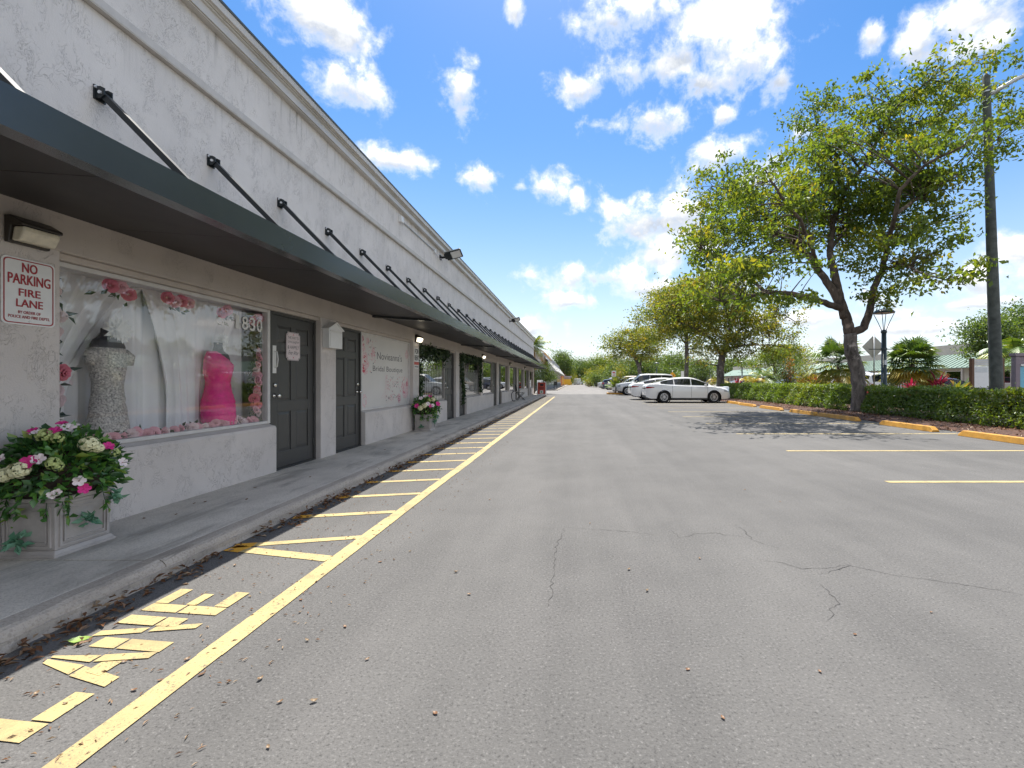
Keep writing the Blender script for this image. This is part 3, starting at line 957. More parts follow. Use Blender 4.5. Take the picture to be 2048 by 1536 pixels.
def door(y0, y1, knob_far, flat=False, lab=None):
    """six-panel door in its frame; knob on the near or the far side"""
    fx = WD + 0.012
    z0, z1 = SWZ + 0.012, HEAD - 0.062
    mb = MB()
    mb.box(fx - 0.10, fx + 0.012, y0 + 0.002, y0 + 0.035, SWZ - 0.01, HEAD - 0.058)
    mb.box(fx - 0.10, fx + 0.012, y1 - 0.035, y1 - 0.002, SWZ - 0.01, HEAD - 0.058)
    mb.box(fx - 0.098, fx + 0.010, y0 + 0.035, y1 - 0.035, HEAD - 0.092, HEAD - 0.057)
    mb.box(fx - 0.10, fx + 0.03, y0 + 0.035, y1 - 0.035, SWZ - 0.02, SWZ + 0.010)
    fr = mb.build('door', 'door', shop, True)
    if lab: fr['label'] = lab
    a, b = y0 + 0.038, y1 - 0.038
    zt = HEAD - 0.095
    sl_ = MB()
    sl_.box(fx - 0.055, fx - 0.024, a, b, z0, zt)
    st, cs = 0.115, 0.10
    mid = (a + b) / 2
    rails = [(z0, z0 + 0.20), (z0 + 0.72, z0 + 0.86), (z0 + 1.50, z0 + 1.61), (zt - 0.12, zt)]
    sl_.box(fx - 0.024, fx - 0.012, a, a + st, z0, zt)
    sl_.box(fx - 0.024, fx - 0.012, b - st, b, z0, zt)
    for r0, r1 in rails:
        sl_.box(fx - 0.024, fx - 0.0122, a + st, b - st, r0, r1)
    for (r0, r1), (q0, q1) in zip(rails, rails[1:]):
        sl_.box(fx - 0.024, fx - 0.0124, mid - cs / 2, mid + cs / 2, r1, q0)
    sl_.build('leaf', 'door', fr, True, bevel=0.004)
    for (r0, r1), (q0, q1) in zip(rails, rails[1:]):
        for c0, c1 in ((a + st, mid - cs / 2), (mid + cs / 2, b - st)):
            p = MB()
            i_ = 0.028
            cy, cz = (c0 + c1) / 2, (r1 + q0) / 2
            hy, hz_ = (c1 - c0) / 2 - 0.012, (q0 - r1) / 2 - 0.012
            v = []
            for xx, sh in ((fx - 0.0238, 0.0), (fx - 0.015, i_)):
                v += [(xx, cy - hy + sh, cz - hz_ + sh), (xx, cy + hy - sh, cz - hz_ + sh), (xx, cy + hy - sh, cz + hz_ - sh), (xx, cy - hy + sh, cz + hz_ - sh)]
            p.add(v, [(4, 5, 6, 7), (0, 1, 5, 4), (1, 2, 6, 5), (2, 3, 7, 6), (3, 0, 4, 7)])
            p.build('panel', 'door', fr, True)
    ky = (b - 0.065) if knob_far else (a + 0.065)
    kz = 1.04
    q = MB()
    q.lathe([(0.001, -0.013), (0.034, -0.012), (0.034, -0.003), (0.014, 0.004), (0.012, 0.03), (0.028, 0.04), (0.030, 0.055), (0.022, 0.066), (0.001, 0.069)], (fx, ky, kz), 'x', 16)
    q.build('knob', 'chrome', fr, True)
    q = MB()
    q.lathe([(0.001, -0.013), (0.030, -0.012), (0.028, 0.004), (0.020, 0.012), (0.001, 0.013)], (fx, ky, kz + 0.135), 'x', 14)
    q.build('deadbolt', 'chrome', fr, True)
    hy = (a + 0.004) if knob_far else (b - 0.004)
    for hz_ in (0.35, 1.1, 1.85):
        q = MB(); q.tube([(fx - 0.006, hy, hz_ - 0.05), (fx - 0.006, hy, hz_ + 0.05)], 0.008, 6)
        q.build('hinge', 'door', fr, True)
    return fr

doors = []
for k, s0 in enumerate(MODS):
    y = s0
    pier(y, y + PIER); y += PIER
    lowwall(y, y + WIN)
    if k == 1:
        win1 = window(y, y + WIN, 'glass_show', backdrop=None)
        W1 = (y, y + WIN)
    else:
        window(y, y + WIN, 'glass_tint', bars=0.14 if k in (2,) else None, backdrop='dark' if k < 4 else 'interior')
        if k == 2: W3 = (y, y + WIN)
    y += WIN
    doors.append(door(y, y + DOOR, False)); y += DOOR
    pier(y, y + MID); y += MID
    doors.append(door(y, y + DOOR, True)); y += DOOR
    lowwall(y, y + WIN)
    if k == 1:
        window(y, y + WIN, 'glass_show', backdrop='interior'); W2 = (y, y + WIN)
    else:
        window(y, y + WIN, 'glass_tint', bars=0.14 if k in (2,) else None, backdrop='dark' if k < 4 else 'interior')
        if k == 2: W4 = (y, y + WIN)
    y += WIN
pier(y, 40.39)

# ================================================================== the awning
AX = -2.42
SL = 0.085 / (3.7 - 2.42)      # fall of the canopy
awn = thing('awning', 'dark gray metal canopy hung along the shopfronts on steel rods', 'awning', (-3.7, 0, 2.39))
y = -6.0
while y < 39.9:
    y1 = min(y + 1.062, 39.95)
    q = random.uniform(0, 0.004)
    zz = lambda x, z: z - (x - WF) * SL
    mb = MB(); mb.prism([(WF + 0.008, 2.425 + q), (AX - 0.062, zz(AX - 0.062, 2.425 + q)), (AX - 0.062, zz(AX - 0.062, 2.47)), (WF + 0.008, 2.47)], 'y', y + 0.003, y1 - 0.003)
    mb.build('deck_panel', 'awnbelow', awn, True)
    y += 1.062
secs = [-6.0, -4.5, 1.87, 8.24, 14.61, 20.98, 27.35, 33.72, 40.0]
for a, b in zip(secs, secs[1:]):
    mb = MB()
    # C-shaped edge channel, open towards the wall
    mb.prism([(AX, 2.306), (AX, 2.490), (AX - 0.055, 2.490), (AX - 0.055, 2.480), (AX - 0.008, 2.480), (AX - 0.008, 2.316), (AX - 0.105, 2.316), (AX - 0.105, 2.306)], 'y', a + 0.006, b - 0.006)
    mb.build('edge_channel', 'awn', awn, True)
    for yy in (a + 0.03, b - 0.03):
        mb = MB(); mb.prism([(WF + 0.01, 2.389), (AX - 0.107, 2.389 - 0.078), (AX - 0.107, 2.42 - 0.078), (WF + 0.01, 2.42)], 'y', yy - 0.022, yy + 0.022); mb.build('cross_beam', 'awn', awn, True)
mb = MB(); mb.prism([(WF + 0.004, 2.387), (AX - 0.003, 2.304), (AX - 0.003, 2.492), (WF + 0.004, 2.54)], 'y', 39.995, 40.004); mb.build('end_plate', 'awn', awn, True)
# hanger rods with wall brackets
sb = MB(); sb.bar((0.04, 0, -0.01), (1.03, 0, -1.02), 0.044, 0.044)
strut_me = sb.mesh('strut', 'strut')
bb = MB()
bb.box(0.0, 0.010, -0.044, 0.044, -0.055, 0.055)
for sy in (-0.033, 0.025):
    bb.prism([(0.010, -0.045), (0.045, -0.045), (0.075, -0.02), (0.075, 0.03), (0.045, 0.045), (0.010, 0.045)], 'y', sy, sy + 0.008)
bracket_me = bb.mesh('bracket', 'strut')
bo = MB()
bo.disc((0.045, -0.038, -0.005), (0, 1, 0), 0.013, 0.010, 10)
bolt_me = bo.mesh('bolt', 'bolt')
bo = MB(); bo.disc((0.014, -0.036, 0.038), (1, 0, 0), 0.011, 0.010, 10)
bolt2_me = bo.mesh('bolt', 'bolt')
y = 1.36
while y < 39.8:
    st = place('strut', strut_me, awn, (0.002, y, 3.45 - 2.39))
    br = place('bracket', bracket_me, st)
    if y < 14: place('bolt', bolt_me, st); place('bolt', bolt2_me, st)
    y += 1.068

# ================================================================== things on the shopfront
# --- wall-pack lamps under the canopy
def wall_lamp(y, label, lit, proto=None):
    t = thing('wall_lamp', label, 'wall lamp', (WF + 0.008, y, 2.215), 0, 'wall lamps under the canopy')
    h = MB()
    h.prism([(0.0, -0.088), (0.0, 0.088), (0.04, 0.088), (0.12, 0.04), (0.12, 0.02), (0.045, 0.02), (0.028, -0.088)], 'y', -0.118, 0.118)
    h.build('housing', 'lamphouse', t, bevel=0.006)
    l = MB()
    l.prism([(0.030, -0.075), (0.047, 0.017), (0.117, 0.017), (0.117, -0.012), (0.085, -0.075)], 'y', -0.104, 0.104)
    l.build('lens', 'lamplit' if lit else 'lamplens', t, bevel=0.01)
    return t
labs = ['wall lamp with cream lens above the no parking sign', 'lit wall lamp above the for rent sign',
        'lit wall lamp on the pier just past the second ivy-hung window', 'fourth wall lamp along the shopfront, past the ivy windows', 'farthest wall lamp near the end of the shopfront']
for i, s0 in enumerate(MODS[1:]):
    wall_lamp(s0 + (0.175 if i == 0 else 0.2), labs[i], i in (1, 2))

# --- no parking sign
def rounded(w, h, r, n=5):
    pts = []
    for cx, cy, a0 in ((w / 2 - r, h / 2 - r, 0), (-w / 2 + r, h / 2 - r, 90), (-w / 2 + r, -h / 2 + r, 180), (w / 2 - r, -h / 2 + r, 270)):
        for i in range(n + 1):
            a = R(a0 + 90 * i / n)
            pts.append((cx + r * math.cos(a), cy + r * math.sin(a)))
    return pts
def ring(mb, outer, inner, x, mi=0):
    n = len(outer)
    mb.add([(x, p[0], p[1]) for p in outer] + [(x, p[0], p[1]) for p in inner], [(i, (i + 1) % n, n + (i + 1) % n, n + i) for i in range(n)], mi)
t = thing('no_parking_sign', 'white no parking fire lane sign with red lettering under the wall lamp', 'sign', (WF + 0.004, 3.045, 1.82))
mb = MB(); mb.prism(rounded(0.30, 0.445, 0.03), 'x', 0.0, 0.004); mb.build('plate', 'white', t)
mb = MB(); ring(mb, rounded(0.280, 0.425, 0.026), rounded(0.266, 0.411, 0.022), 0.0052); mb.build('border', 'red', t)
X0 = 0.0054
def line_of(t, mat, *a, **k):
    mb = MB(); add_text(mb, *a, **k); return mb.build('lettering', mat, t)
line_of(t, 'red', 'NO', (X0, -0.042, 0.130), 0.084, 0.062, bold=0.0035)
line_of(t, 'red', 'PARKING', (X0, -0.118, 0.048), 0.236, 0.066, bold=0.0035)
line_of(t, 'red', 'FIRE', (X0, -0.060, -0.030), 0.120, 0.048, bold=0.003)
line_of(t, 'red', 'LANE', (X0, -0.074, -0.102), 0.148, 0.050, bold=0.003)
line_of(t, 'red', 'BY ORDER OF', (X0, -0.063, -0.147), 0.126, 0.019, bold=0.001)
line_of(t, 'red', 'POLICE AND FIRE DEPTS.', (X0, -0.116, -0.178), 0.232, 0.019, bold=0.001)
for z in (0.192, -0.196):
    mb = MB(); mb.disc((0.006, 0, z), (1, 0, 0), 0.006, 0.004, 8); mb.build('screw', 'bolt', t)

# --- mailbox on the pier between the doors
t = thing('mailbox', 'white house-shaped mailbox on the pier between the gray doors', 'mailbox', (WF + 0.002, 6.775, 1.72))
mb = MB()
mb.prism([(-0.185, 0), (0.185, 0), (0.185, 0.285), (0.0, 0.375), (-0.185, 0.285)], 'x', 0.0, 0.10)
mb.build('body', 'white', t, bevel=0.004)
mb = MB()
mb.prism([(-0.215, 0.268), (0.0, 0.378), (0.215, 0.268), (0.215, 0.282), (0.0, 0.394), (-0.215, 0.282)], 'x', -0.0, 0.118)
mb.build('roof', 'white', t, bevel=0.002)
mb = MB(); mb.box(0.1005, 0.108, -0.165, 0.165, 0.02, 0.225); mb.build('door', 'white', t, bevel=0.003)
mb = MB(); mb.box(0.1005, 0.110, -0.165, 0.165, 0.235, 0.262); mb.build('slot_flap', 'offwhite', t, bevel=0.003)

# --- pull handle plate and welcome sign on the first door
fx = WD + 0.0
ya = W1[1] + 0.038
t = thing('door_pull', 'pale pull handle plate on the edge of the first gray door', 'door handle', (fx + 0.001, ya + 0.055, 1.50))
mb = MB(); mb.box(0, 0.004, -0.042, 0.042, -0.175, 0.175); mb.build('plate', 'offwhite', t, bevel=0.002)
mb = MB(); mb.tube([(0.004, 0.01, -0.10), (0.035, 0.01, -0.095), (0.045, 0.01, 0.0), (0.035, 0.01, 0.095), (0.004, 0.01, 0.10)], 0.007, 8); mb.build('handle', 'offwhite', t)
t = thing('welcome_sign', 'small pink plaque with curly lettering hung on the first gray door', 'sign', (fx + 0.003, ya + 0.435, 1.69))
hw, hh, c = 0.148, 0.188, 0.03
def plaque(s):
    w, h = hw * s, hh - hw * (1 - s)
    k = c
    return [(-w + k, -h), (w - k, -h), (w - k, -h + k * .6), (w - k * .4, -h + k), (w, -h + k), (w, h - k), (w - k * .4, h - k), (w - k, h - k * .6), (w - k, h), (-w + k, h), (-w + k, h - k * .6), (-w + k * .4, h - k), (-w, h - k), (-w, -h + k), (-w + k * .4, -h + k), (-w + k, -h + k * .6)]
mb = MB(); mb.prism(plaque(1.0), 'x', 0, 0.006); mb.build('board', pbr('plaque_pink', (0.72, 0.62, 0.62), 0.5, var=0.06, vscale=30), t)
mb = MB(); ring(mb, plaque(0.965), plaque(0.935), 0.0065); mb.build('border', 'grayink', t)
line_of(t, 'grayink', 'THIS WAY TO', (0.0065, -0.115, 0.095), 0.23, 0.038)
line_of(t, 'grayink', 'Love, Laughter', (0.0065, -0.118, 0.035), 0.235, 0.046, slant=0.25)
line_of(t, 'grayink', '& HAPPILY', (0.0065, -0.12, -0.035), 0.24, 0.046)
line_of(t, 'grayink', 'Ever After', (0.0065, -0.105, -0.112), 0.21, 0.056, slant=0.25)
for z in (0.155, -0.15):
    mb = MB(); mb.disc((0.007, 0, z), (1, 0, 0), 0.008, 0.003, 8); mb.build('ornament', 'roseink', t)

# --- window poster
y0, y1 = W2
pz0, pz1 = 0.735, 2.07
PW, PH = y1 - y0 - 0.10, pz1 - pz0
t = thing('window_poster', 'white bridal boutique window poster printed with pink roses', 'poster', (WD - 0.0085, y0 + 0.05, pz0))
mb = MB(); mb.box(0, 0.0015, 0.0, PW, 0.0, PH); mb.build('sheet', 'poster', t)
mb = MB()
X0 = 0.0022
def py(u): return 900.0 * 3.80 / (1150 - u) - (y0 + 0.05)
line_of(t, 'grayink', "Novieanna's", (X0, py(754.5), PH - 0.42), py(804) - py(754.5), 0.145)
line_of(t, 'grayink', "Bridal Boutique", (X0, py(746), PH - 0.685), py(805) - py(746), 0.135)
# printed flowers: flat petals on the sheet
def print_rose(mb, cy, cz, r, rng, mi, n=26):
    for i in range(n):
        a = rng.uniform(0, 2 * math.pi); q = r * math.sqrt(rng.uniform(0.02, 1))
        w_ = r * rng.uniform(0.16, 0.34); h_ = w_ * rng.uniform(0.3, 0.6)
        th = a + math.pi / 2 + rng.uniform(-.4, .4)
        poly = []
        for j in range(8):
            b = 2 * math.pi * j / 8
            px, pq = w_ * math.cos(b), h_ * math.sin(b)
            poly.append((X0 + 0.00002 * i, cy + q * math.cos(a) * 0.8 + px * math.cos(th) - pq * math.sin(th), cz + q * math.sin(a) + px * math.sin(th) + pq * math.cos(th)))
        mb.add(poly, [tuple(range(8))], mi)
prg = random.Random(5)
for cy, cz, r, mats in ((0.14, PH - 0.52, 0.20, ['paleink', 'roseink']), (0.07, PH - 0.24, 0.11, ['paleink', 'pinkink']), (0.48, PH - 0.34, 0.11, ['paleink', 'pinkink']),
                        (0.05, PH - 0.08, 0.06, ['magentaink', 'roseink']), (0.26, PH - 0.10, 0.07, ['paleink', 'pinkink']), (PW - 0.16, 0.36, 0.25, ['paleink', 'pinkink']),
                        (PW - 0.50, 0.12, 0.11, ['paleink', 'magentaink']), (PW - 0.08, PH - 0.25, 0.10, ['paleink', 'paleink']), (0.14, 0.13, 0.12, ['paleink', 'poster'])):
    mb = MB(); print_rose(mb, cy, cz, r, prg, 0, 30); print_rose(mb, cy, cz, r * 0.8, prg, 1, 16)
    mb.build('printed_rose', mats, t)
mb = MB()
for i in range(150):
    if i < 36:
        cy, cz = prg.uniform(0.2, 0.62), PH - prg.uniform(0.05, 0.72)
        if cy > .5 and cz < PH - .5: continue
    elif i < 112:
        cy = prg.uniform(1.05, PW - 0.32); cz = 0.30 + prg.gauss(0.12, 0.09) + 0.03 * math.sin(cy * 9)
    else:
        cy = prg.uniform(0.98, PW - 0.45); cz = 0.16 + prg.gauss(0, 0.035)
    a = prg.uniform(0, 6.28); l = prg.uniform(0.012, 0.032); w_ = l * 0.35
    d = Vector((0, math.cos(a), math.sin(a))); s_ = Vector((0, -d.z, d.y))
    c_ = Vector((X0 + 0.0002, cy, cz))
    mb.add([c_ - d * l, c_ + s_ * w_, c_ + d * l, c_ - s_ * w_], [(0, 1, 2, 3)], 0 if i % 3 == 0 else 1)
mb.build('printed_sprig', ['grayink', 'pinkink'], t)
# line drawing of a gown
mb = MB()
def stroke(pts, w_=0.006, x=X0 + 0.0003):
    for a, b in zip(pts, pts[1:]):
        p = Vector((x, *a)); q = Vector((x, *b)); n_ = Vector((0, -(q - p).z, (q - p).y)).normalized() * w_
        mb.add([p - n_, q - n_, q + n_, p + n_], [(0, 1, 2, 3)])
gy = py(773)
for s_, k in ((-1, 1.0), (1, 0.8), (-1, 0.55), (1, 0.35), (-1, .2)):
    stroke([(gy + s_ * 0.03 * k, PH - 0.72), (gy + s_ * 0.05 * k, PH - 0.84), (gy + s_ * 0.035 * k, PH - 0.95), (gy + s_ * 0.12 * k, PH - 1.08), (gy + s_ * 0.24 * k - .03, PH - 1.2)], 0.003)
mb.build('printed_gown', 'paleink', t)

# --- for rent sign on the second window pier
t = thing('for_rent_sign', 'narrow white for rent sign with a red strip on the stucco pier', 'sign', (WF + 0.003, MODS[2] + 0.20, 1.525))
mb = MB(); mb.box(0, 0.004, -0.145, 0.145, 0.155, 0.475); mb.build('plate', 'white', t)
mb = MB(); mb.box(0, 0.0042, -0.145, 0.145, 0.085, 0.150); mb.build('red_strip', pbr('strip_red', (0.55, 0.10, 0.08), 0.5, var=0.1), t)
mb = MB(); mb.box(0, 0.0041, -0.145, 0.145, 0.0, 0.080); mb.build('lower_plate', 'offwhite', t)
line_of(t, 'black', 'FOR', (0.0052, -0.115, 0.335), 0.23, 0.115, bold=0.008)
line_of(t, 'black', 'RENT', (0.0052, -0.125, 0.185), 0.25, 0.115, bold=0.008)
mb = MB()
for i in range(5):
    mb.box(0.0043, 0.0047, -0.12 + i * 0.05, -0.085 + i * 0.05, 0.022, 0.055)
mb.build('small_print', 'grayink', t)

# --- house number on the first window
t = thing('window_number', 'pale house number 1830 on the upper corner of the bridal window', 'house number', (WD - 0.008, W1[1] - 0.56, 1.815))
for i, ch in enumerate('1830'):
    mb = MB()
    add_text(mb, ch, (0.004, i * 0.118 + (0.02 if ch == '1' else 0), 0), 0.05 if ch == '1' else 0.088, 0.15, bold=0.006)
    mb.build('digit', 'offwhite', t)

# --- flood lights, junction boxes, conduit on the parapet
def flood(y, label, sc=1.0):
    t = thing('flood_light', label, 'flood light', (WF - 0.004, y, 4.62), 0, 'flood lights on the parapet')
    mb = MB(); mb.box(0, 0.03, -0.06, 0.06, -0.06, 0.06); mb.tube([(0.03, 0, 0), (0.12, 0, 0.01), (0.2, 0, 0.03)], 0.03, 8); mb.build('arm', 'trimblack', t)
    a = Vector((0.14, 0, 0.03)); d = Vector((0.95, 0, 0.24)).normalized()
    n_ = Vector((0.05, -0.62, -0.78)); n_ = (n_ - d * n_.dot(d)).normalized(); w_ = d.cross(n_)
    def obox(c_, hx, hy, hz_):
        v = [c_ + d * (sx * hx) + w_ * (sy * hy) + n_ * (sz * hz_) for sz in (-1, 1) for sx, sy in ((-1, -1), (1, -1), (1, 1), (-1, 1))]
        m_ = MB(); m_.add(v, [(0, 3, 2, 1), (4, 5, 6, 7), (0, 1, 5, 4), (1, 2, 6, 5), (2, 3, 7, 6), (3, 0, 4, 7)]); return m_
    obox(a + d * 0.25, 0.22, 0.13, 0.03).build('head', 'strut', t, bevel=0.014)
    obox(a + d * 0.08, 0.09, 0.07, 0.042).build('driver_box', 'strut', t, bevel=0.01)
    obox(a + d * 0.31 + n_ * 0.031, 0.13, 0.10, 0.004).build('lens', 'offwhite', t)
    return t
flood(12.35, 'black flood light reaching past the roof edge, nearer of the two')
flood(25.4, 'small black flood light high on the far part of the wall')
t = thing('conduit', 'thin gray conduit between two small boxes leading to the near flood light', 'conduit', (WF - 0.004, 9.5, 4.64))
mb = MB(); mb.box(0, 0.07, -0.065, 0.065, -0.065, 0.065); mb.build('junction_box', 'white', t, bevel=0.004)
mb = MB(); mb.box(0, 0.05, 2.25, 2.35, -0.05, 0.05); mb.build('junction_box', 'white', t, bevel=0.004)
mb = MB(); mb.tube([(0.02, 0.066, 0), (0.02, 2.24, 0)], 0.012, 8); mb.build('pipe', 'galv', t)
mb = MB(); mb.tube([(0.025, 2.35, -0.02), (0.04, 2.5, -0.10), (0.05, 2.7, -0.10), (0.05, 2.82, -0.04)], 0.006, 6); mb.build('cable', 'galv', t)

# ================================================================== the bridal window display
CURX = -4.17
y0, y1 = W1
cv = MB()
nv, nh = 90, 10
v = []; f = []
for i in range(nv + 1):
    yy = y0 - 0.05 + (y1 - y0 + 0.1) * i / nv
    for j in range(nh + 1):
        z = 0.30 + 1.80 * j / nh
        fold = 0.035 * math.sin(yy * 24 + 0.6 * math.sin(yy * 5)) + 0.02 * math.sin(yy * 51 + j * 0.1)
        v.append((CURX + fold, yy, z))
for i in range(nv):
    for j in range(nh):
        a = i * (nh + 1) + j
        f.append((a, a + nh + 1, a + nh + 2, a + 1))
cv.add(v, f, 0, True)
t = thing('curtain', 'white sheer curtain closing off the bridal shop window display', 'curtain', (CURX, (y0 + y1) / 2, 0.3))
cv.build('sheer', 'curtain', t, True)
# swept drape: two panels gathered to the sides
for s0, s1, side in ((y0 + 0.02, y0 + 1.05, 0), (y0 + 1.0, y1 - 0.05, 1)):
    dv = MB(); v = []; f = []
    for i in range(41):
        for j in range(13):
            fz = j / 12.0
            z = 0.32 + 1.78 * fz
            top0, top1 = s0, s1
            if side == 0:
                b0, b1 = s0, s0 + 0.34
            else:
                b0, b1 = s0 + 0.26, s1 - 0.40
            k = min(1, max(0, (fz - 0.42) / 0.58)) ** 1.5
            a_, b_ = b0 + (top0 - b0) * k, b1 + (top1 - b1) * k
            yy = a_ + (b_ - a_) * i / 40
            v.append((CURX + 0.07 + 0.025 * math.sin(i * 1.3 + 0.2 * j) + 0.012 * math.sin(i * 2.9), yy, z))
    for i in range(40):
        for j in range(12):
            a = i * 13 + j
            f.append((a, a + 13, a + 14, a + 1))
    dv.add(v, f, 0, True)
    dv.build('drape', 'curtain', t, True)

def body_loft(name, mat, prof, parent, n=20, ruffle=0.0, seed=1, jit=0.0):
    """loft of ellipses: (z, half width along the wall, half depth, shift along, shift in depth)"""
    rr = random.Random(seed)
    v = []; f = []
    # refine the profile
    zs = [p[0] for p in prof]
    fine = []
    m_ = 36
    for i in range(m_ + 1):
        z = zs[0] + (zs[-1] - zs[0]) * i / m_
        fine.append((z,) + tuple(np.interp(z, zs, [p[k] for p in prof]) for k in (1, 2, 3, 4)))
    for (z, w_, d_, sy, sx) in fine:
        for k in range(n):
            a = 2 * math.pi * k / n
            q = 1 + ruffle * math.sin(a * 3 + z * 110) + rr.gauss(0, jit)
            v.append((sx + d_ * q * math.cos(a), sy + w_ * q * math.sin(a), z))
    for i in range(m_):
        for k in range(n):
            f.append((i * n + k, i * n + (k + 1) % n, (i + 1) * n + (k + 1) % n, (i + 1) * n + k))
    f.append(tuple(range(n - 1, -1, -1))); f.append(tuple(m_ * n + k for k in range(n)))
    mb = MB(); mb.add(v, f, 0, True)
    return mb.build(name, mat, parent)

def dahlia(parent, c, r, mat='offwhite'):
    mb = MB()
    for lay, (n_, rr_, lift) in enumerate(((14, 1.0, 0.15), (12, 0.72, 0.45), (8, 0.45, 0.8))):
        for i in range(n_):
            a = 2 * math.pi * (i + lay * 0.5) / n_
            d = Vector((lift * 0.6, math.cos(a), math.sin(a))).normalized()
            s_ = d.cross(Vector((1, 0, 0))).normalized() * r * 0.17
            c_ = Vector(c)
            mb.add([c_, c_ + d * r * rr_ * 0.5 + s_ + Vector((0.01, 0, 0)), c_ + d * r * rr_, c_ + d * r * rr_ * 0.5 - s_ + Vector((0.01, 0, 0)), c_ + d * r * rr_ * .5], [(0, 1, 4), (1, 2, 4), (2, 3, 4), (3, 0, 4)])
    return mb.build('flower', mat, parent)

t = thing('mannequin', 'mannequin torso in an ivory beaded lace bridal gown behind the glass', 'mannequin', (-3.975, 3.83, 0.30))
body_loft('gown', 'silver_dress', [(0.0, 0.184, 0.136, 0, 0), (.25, 0.176, 0.128, 0, 0), (.42, 0.164, 0.115, 0, 0), (.58, 0.148, 0.106, 0, 0), (.72, 0.124, 0.093, 0, 0), (.86, 0.108, 0.085, 0, 0), (.98, 0.120, 0.093, 0, 0), (1.08, 0.132, 0.098, 0, 0), (1.16, 0.136, 0.085, 0, 0), (1.205, 0.132, 0.076, 0, 0)], t, jit=0.02)
body_loft('bust', 'mannequin', [(1.15, .125, .075, 0, 0), (1.22, .135, .07, 0, 0), (1.27, .115, .06, 0, 0), (1.30, .07, .05, 0, 0), (1.33, .045, .045, 0, 0), (1.37, .045, .045, 0, 0)], t)
for s_ in (-1, 1):
    mb = MB(); mb.tube([(0, s_ * 0.12, 1.17), (0.02, s_ * 0.155, 1.13), (0.02, s_ * 0.16, 1.06)], [0.045, 0.048, 0.03], 10); mb.build('sleeve', 'silver_dress', t)
dahlia(t, (0.04, 0.04, 1.36), 0.14)
t = thing('mannequin', 'mannequin torso in a short hot pink one-shoulder dress behind the glass', 'mannequin', (-3.965, 5.0, 0.72))
body_loft('dress', 'pink_dress', [(0.0, .175, .13, 0.02, 0), (.10, .185, .14, 0.01, 0), (.28, .175, .14, 0, 0), (.40, .14, .11, 0, 0), (.50, .125, .10, 0, 0), (.60, .15, .12, 0, 0), (.68, .155, .125, 0, 0.01), (.74, .13, .10, -.02, 0), (.80, .075, .07, -.06, 0), (.83, .03, .05, -.085, 0)], t, ruffle=0.022)
body_loft('bust', 'mannequin', [(0.62, .13, .08, 0, 0), (0.74, .145, .075, 0, 0), (.80, .13, .065, 0, 0), (.84, .06, .045, 0, 0), (.89, .04, .04, 0, 0), (.93, .042, .042, 0, 0)], t)
dahlia(t, (0.02, 0.03, .955), 0.10)

# roses
def rose_mesh(seed, mats=('rose',)):
    rr = random.Random(seed)
    mb = MB()
    for lay, (n_, r0, r1, h0, h1) in enumerate(((5, 0.2, 1.0, 0.1, 0.35), (5, 0.15, 0.72, 0.15, 0.62), (4, 0.1, 0.45, 0.2, 0.8), (3, 0.03, 0.22, 0.3, 0.9))):
        for i in range(n_):
            a = 2 * math.pi * (i / n_) + lay * 0.6 + rr.uniform(-.15, .15)
            half = math.pi / n_ * 1.25
            v = []; f = []
            for jj in range(4):
                for kk in range(5):
                    b = a + half * (kk / 2.0 - 1) * (0.55 + 0.45 * min(1, jj / 2))
                    tt = jj / 3.0
                    r_ = r0 + (r1 - r0) * tt * (1 - 0.14 * abs(kk / 2.0 - 1) ** 2)
                    h_ = h0 + (h1 - h0) * math.sin(tt * 1.9) + 0.06 * math.sin(kk * 2.2 + jj)
                    v.append((h_, r_ * math.cos(b), r_ * math.sin(b)))
            for jj in range(3):
                for kk in range(4):
                    q = jj * 5 + kk
                    f.append((q, q + 1, q + 6, q + 5))
            mb.add(v, f, 0, True)
    return mb.mesh('rose', list(mats))
ROSES = {m_: [rose_mesh(s_, (m_,)) for s_ in (1, 2, 3)] for m_ in ('rose', 'rosedeep', 'rosepale')}
def roses_along(t, pts, mat, r, n, jit, parent_loc, seed=1):
    rr = random.Random(seed)
    path = [Vector(p) for p in pts]
    seg = [(b - a).length for a, b in zip(path, path[1:])]
    tot = sum(seg)
    for i in range(n):
        d = tot * (i + 0.5) / n
        for a, b, l in zip(path, path[1:], seg):
            if d <= l: break
            d -= l
        p = a.lerp(b, min(1, d / l)) + Vector((rr.uniform(-.3, .3) * jit, rr.uniform(-1, 1) * jit, rr.uniform(-1, 1) * jit))
        m_ = mat if rr.random() < 0.75 else ('rosedeep' if rr.random() < .4 else 'rosepale')
        place('rose', rr.choice(ROSES[m_]), t, tuple(p - Vector(parent_loc)), (rr.uniform(0, 6.28), rr.uniform(-.4, .4), rr.uniform(-.9, .4)), r * rr.uniform(0.75, 1.2))
y0, y1 = W1
L0 = (-3.87, y0 + 1.4, 0.74)
t = thing('rose_garland', 'garland of pink roses along the sill and right side of the bridal window', 'garland', L0)
roses_along(t, [(-3.87, y0 + 0.35, 0.755), (-3.87, y1 - 0.16, 0.765)], 'rose', 0.056, 26, 0.022, L0, 4)
roses_along(t, [(-3.87, y1 - 0.13, 0.80), (-3.86, y1 - 0.15, 1.10), (-3.86, y1 - 0.12, 1.62)], 'rose', 0.055, 15, 0.03, L0, 5)
P = [(-3.885 + RNG.normal(0, .01) - L0[0], RNG.uniform(y0 + .3, y1 - .1) - L0[1], 0.73 + RNG.uniform(0, .05) - L0[2]) for i in range(150)]
P += [(-3.885 + RNG.normal(0, .01) - L0[0], y1 - 0.13 + RNG.normal(0, .04) - L0[1], RNG.uniform(.78, 1.65) - L0[2]) for i in range(110)]
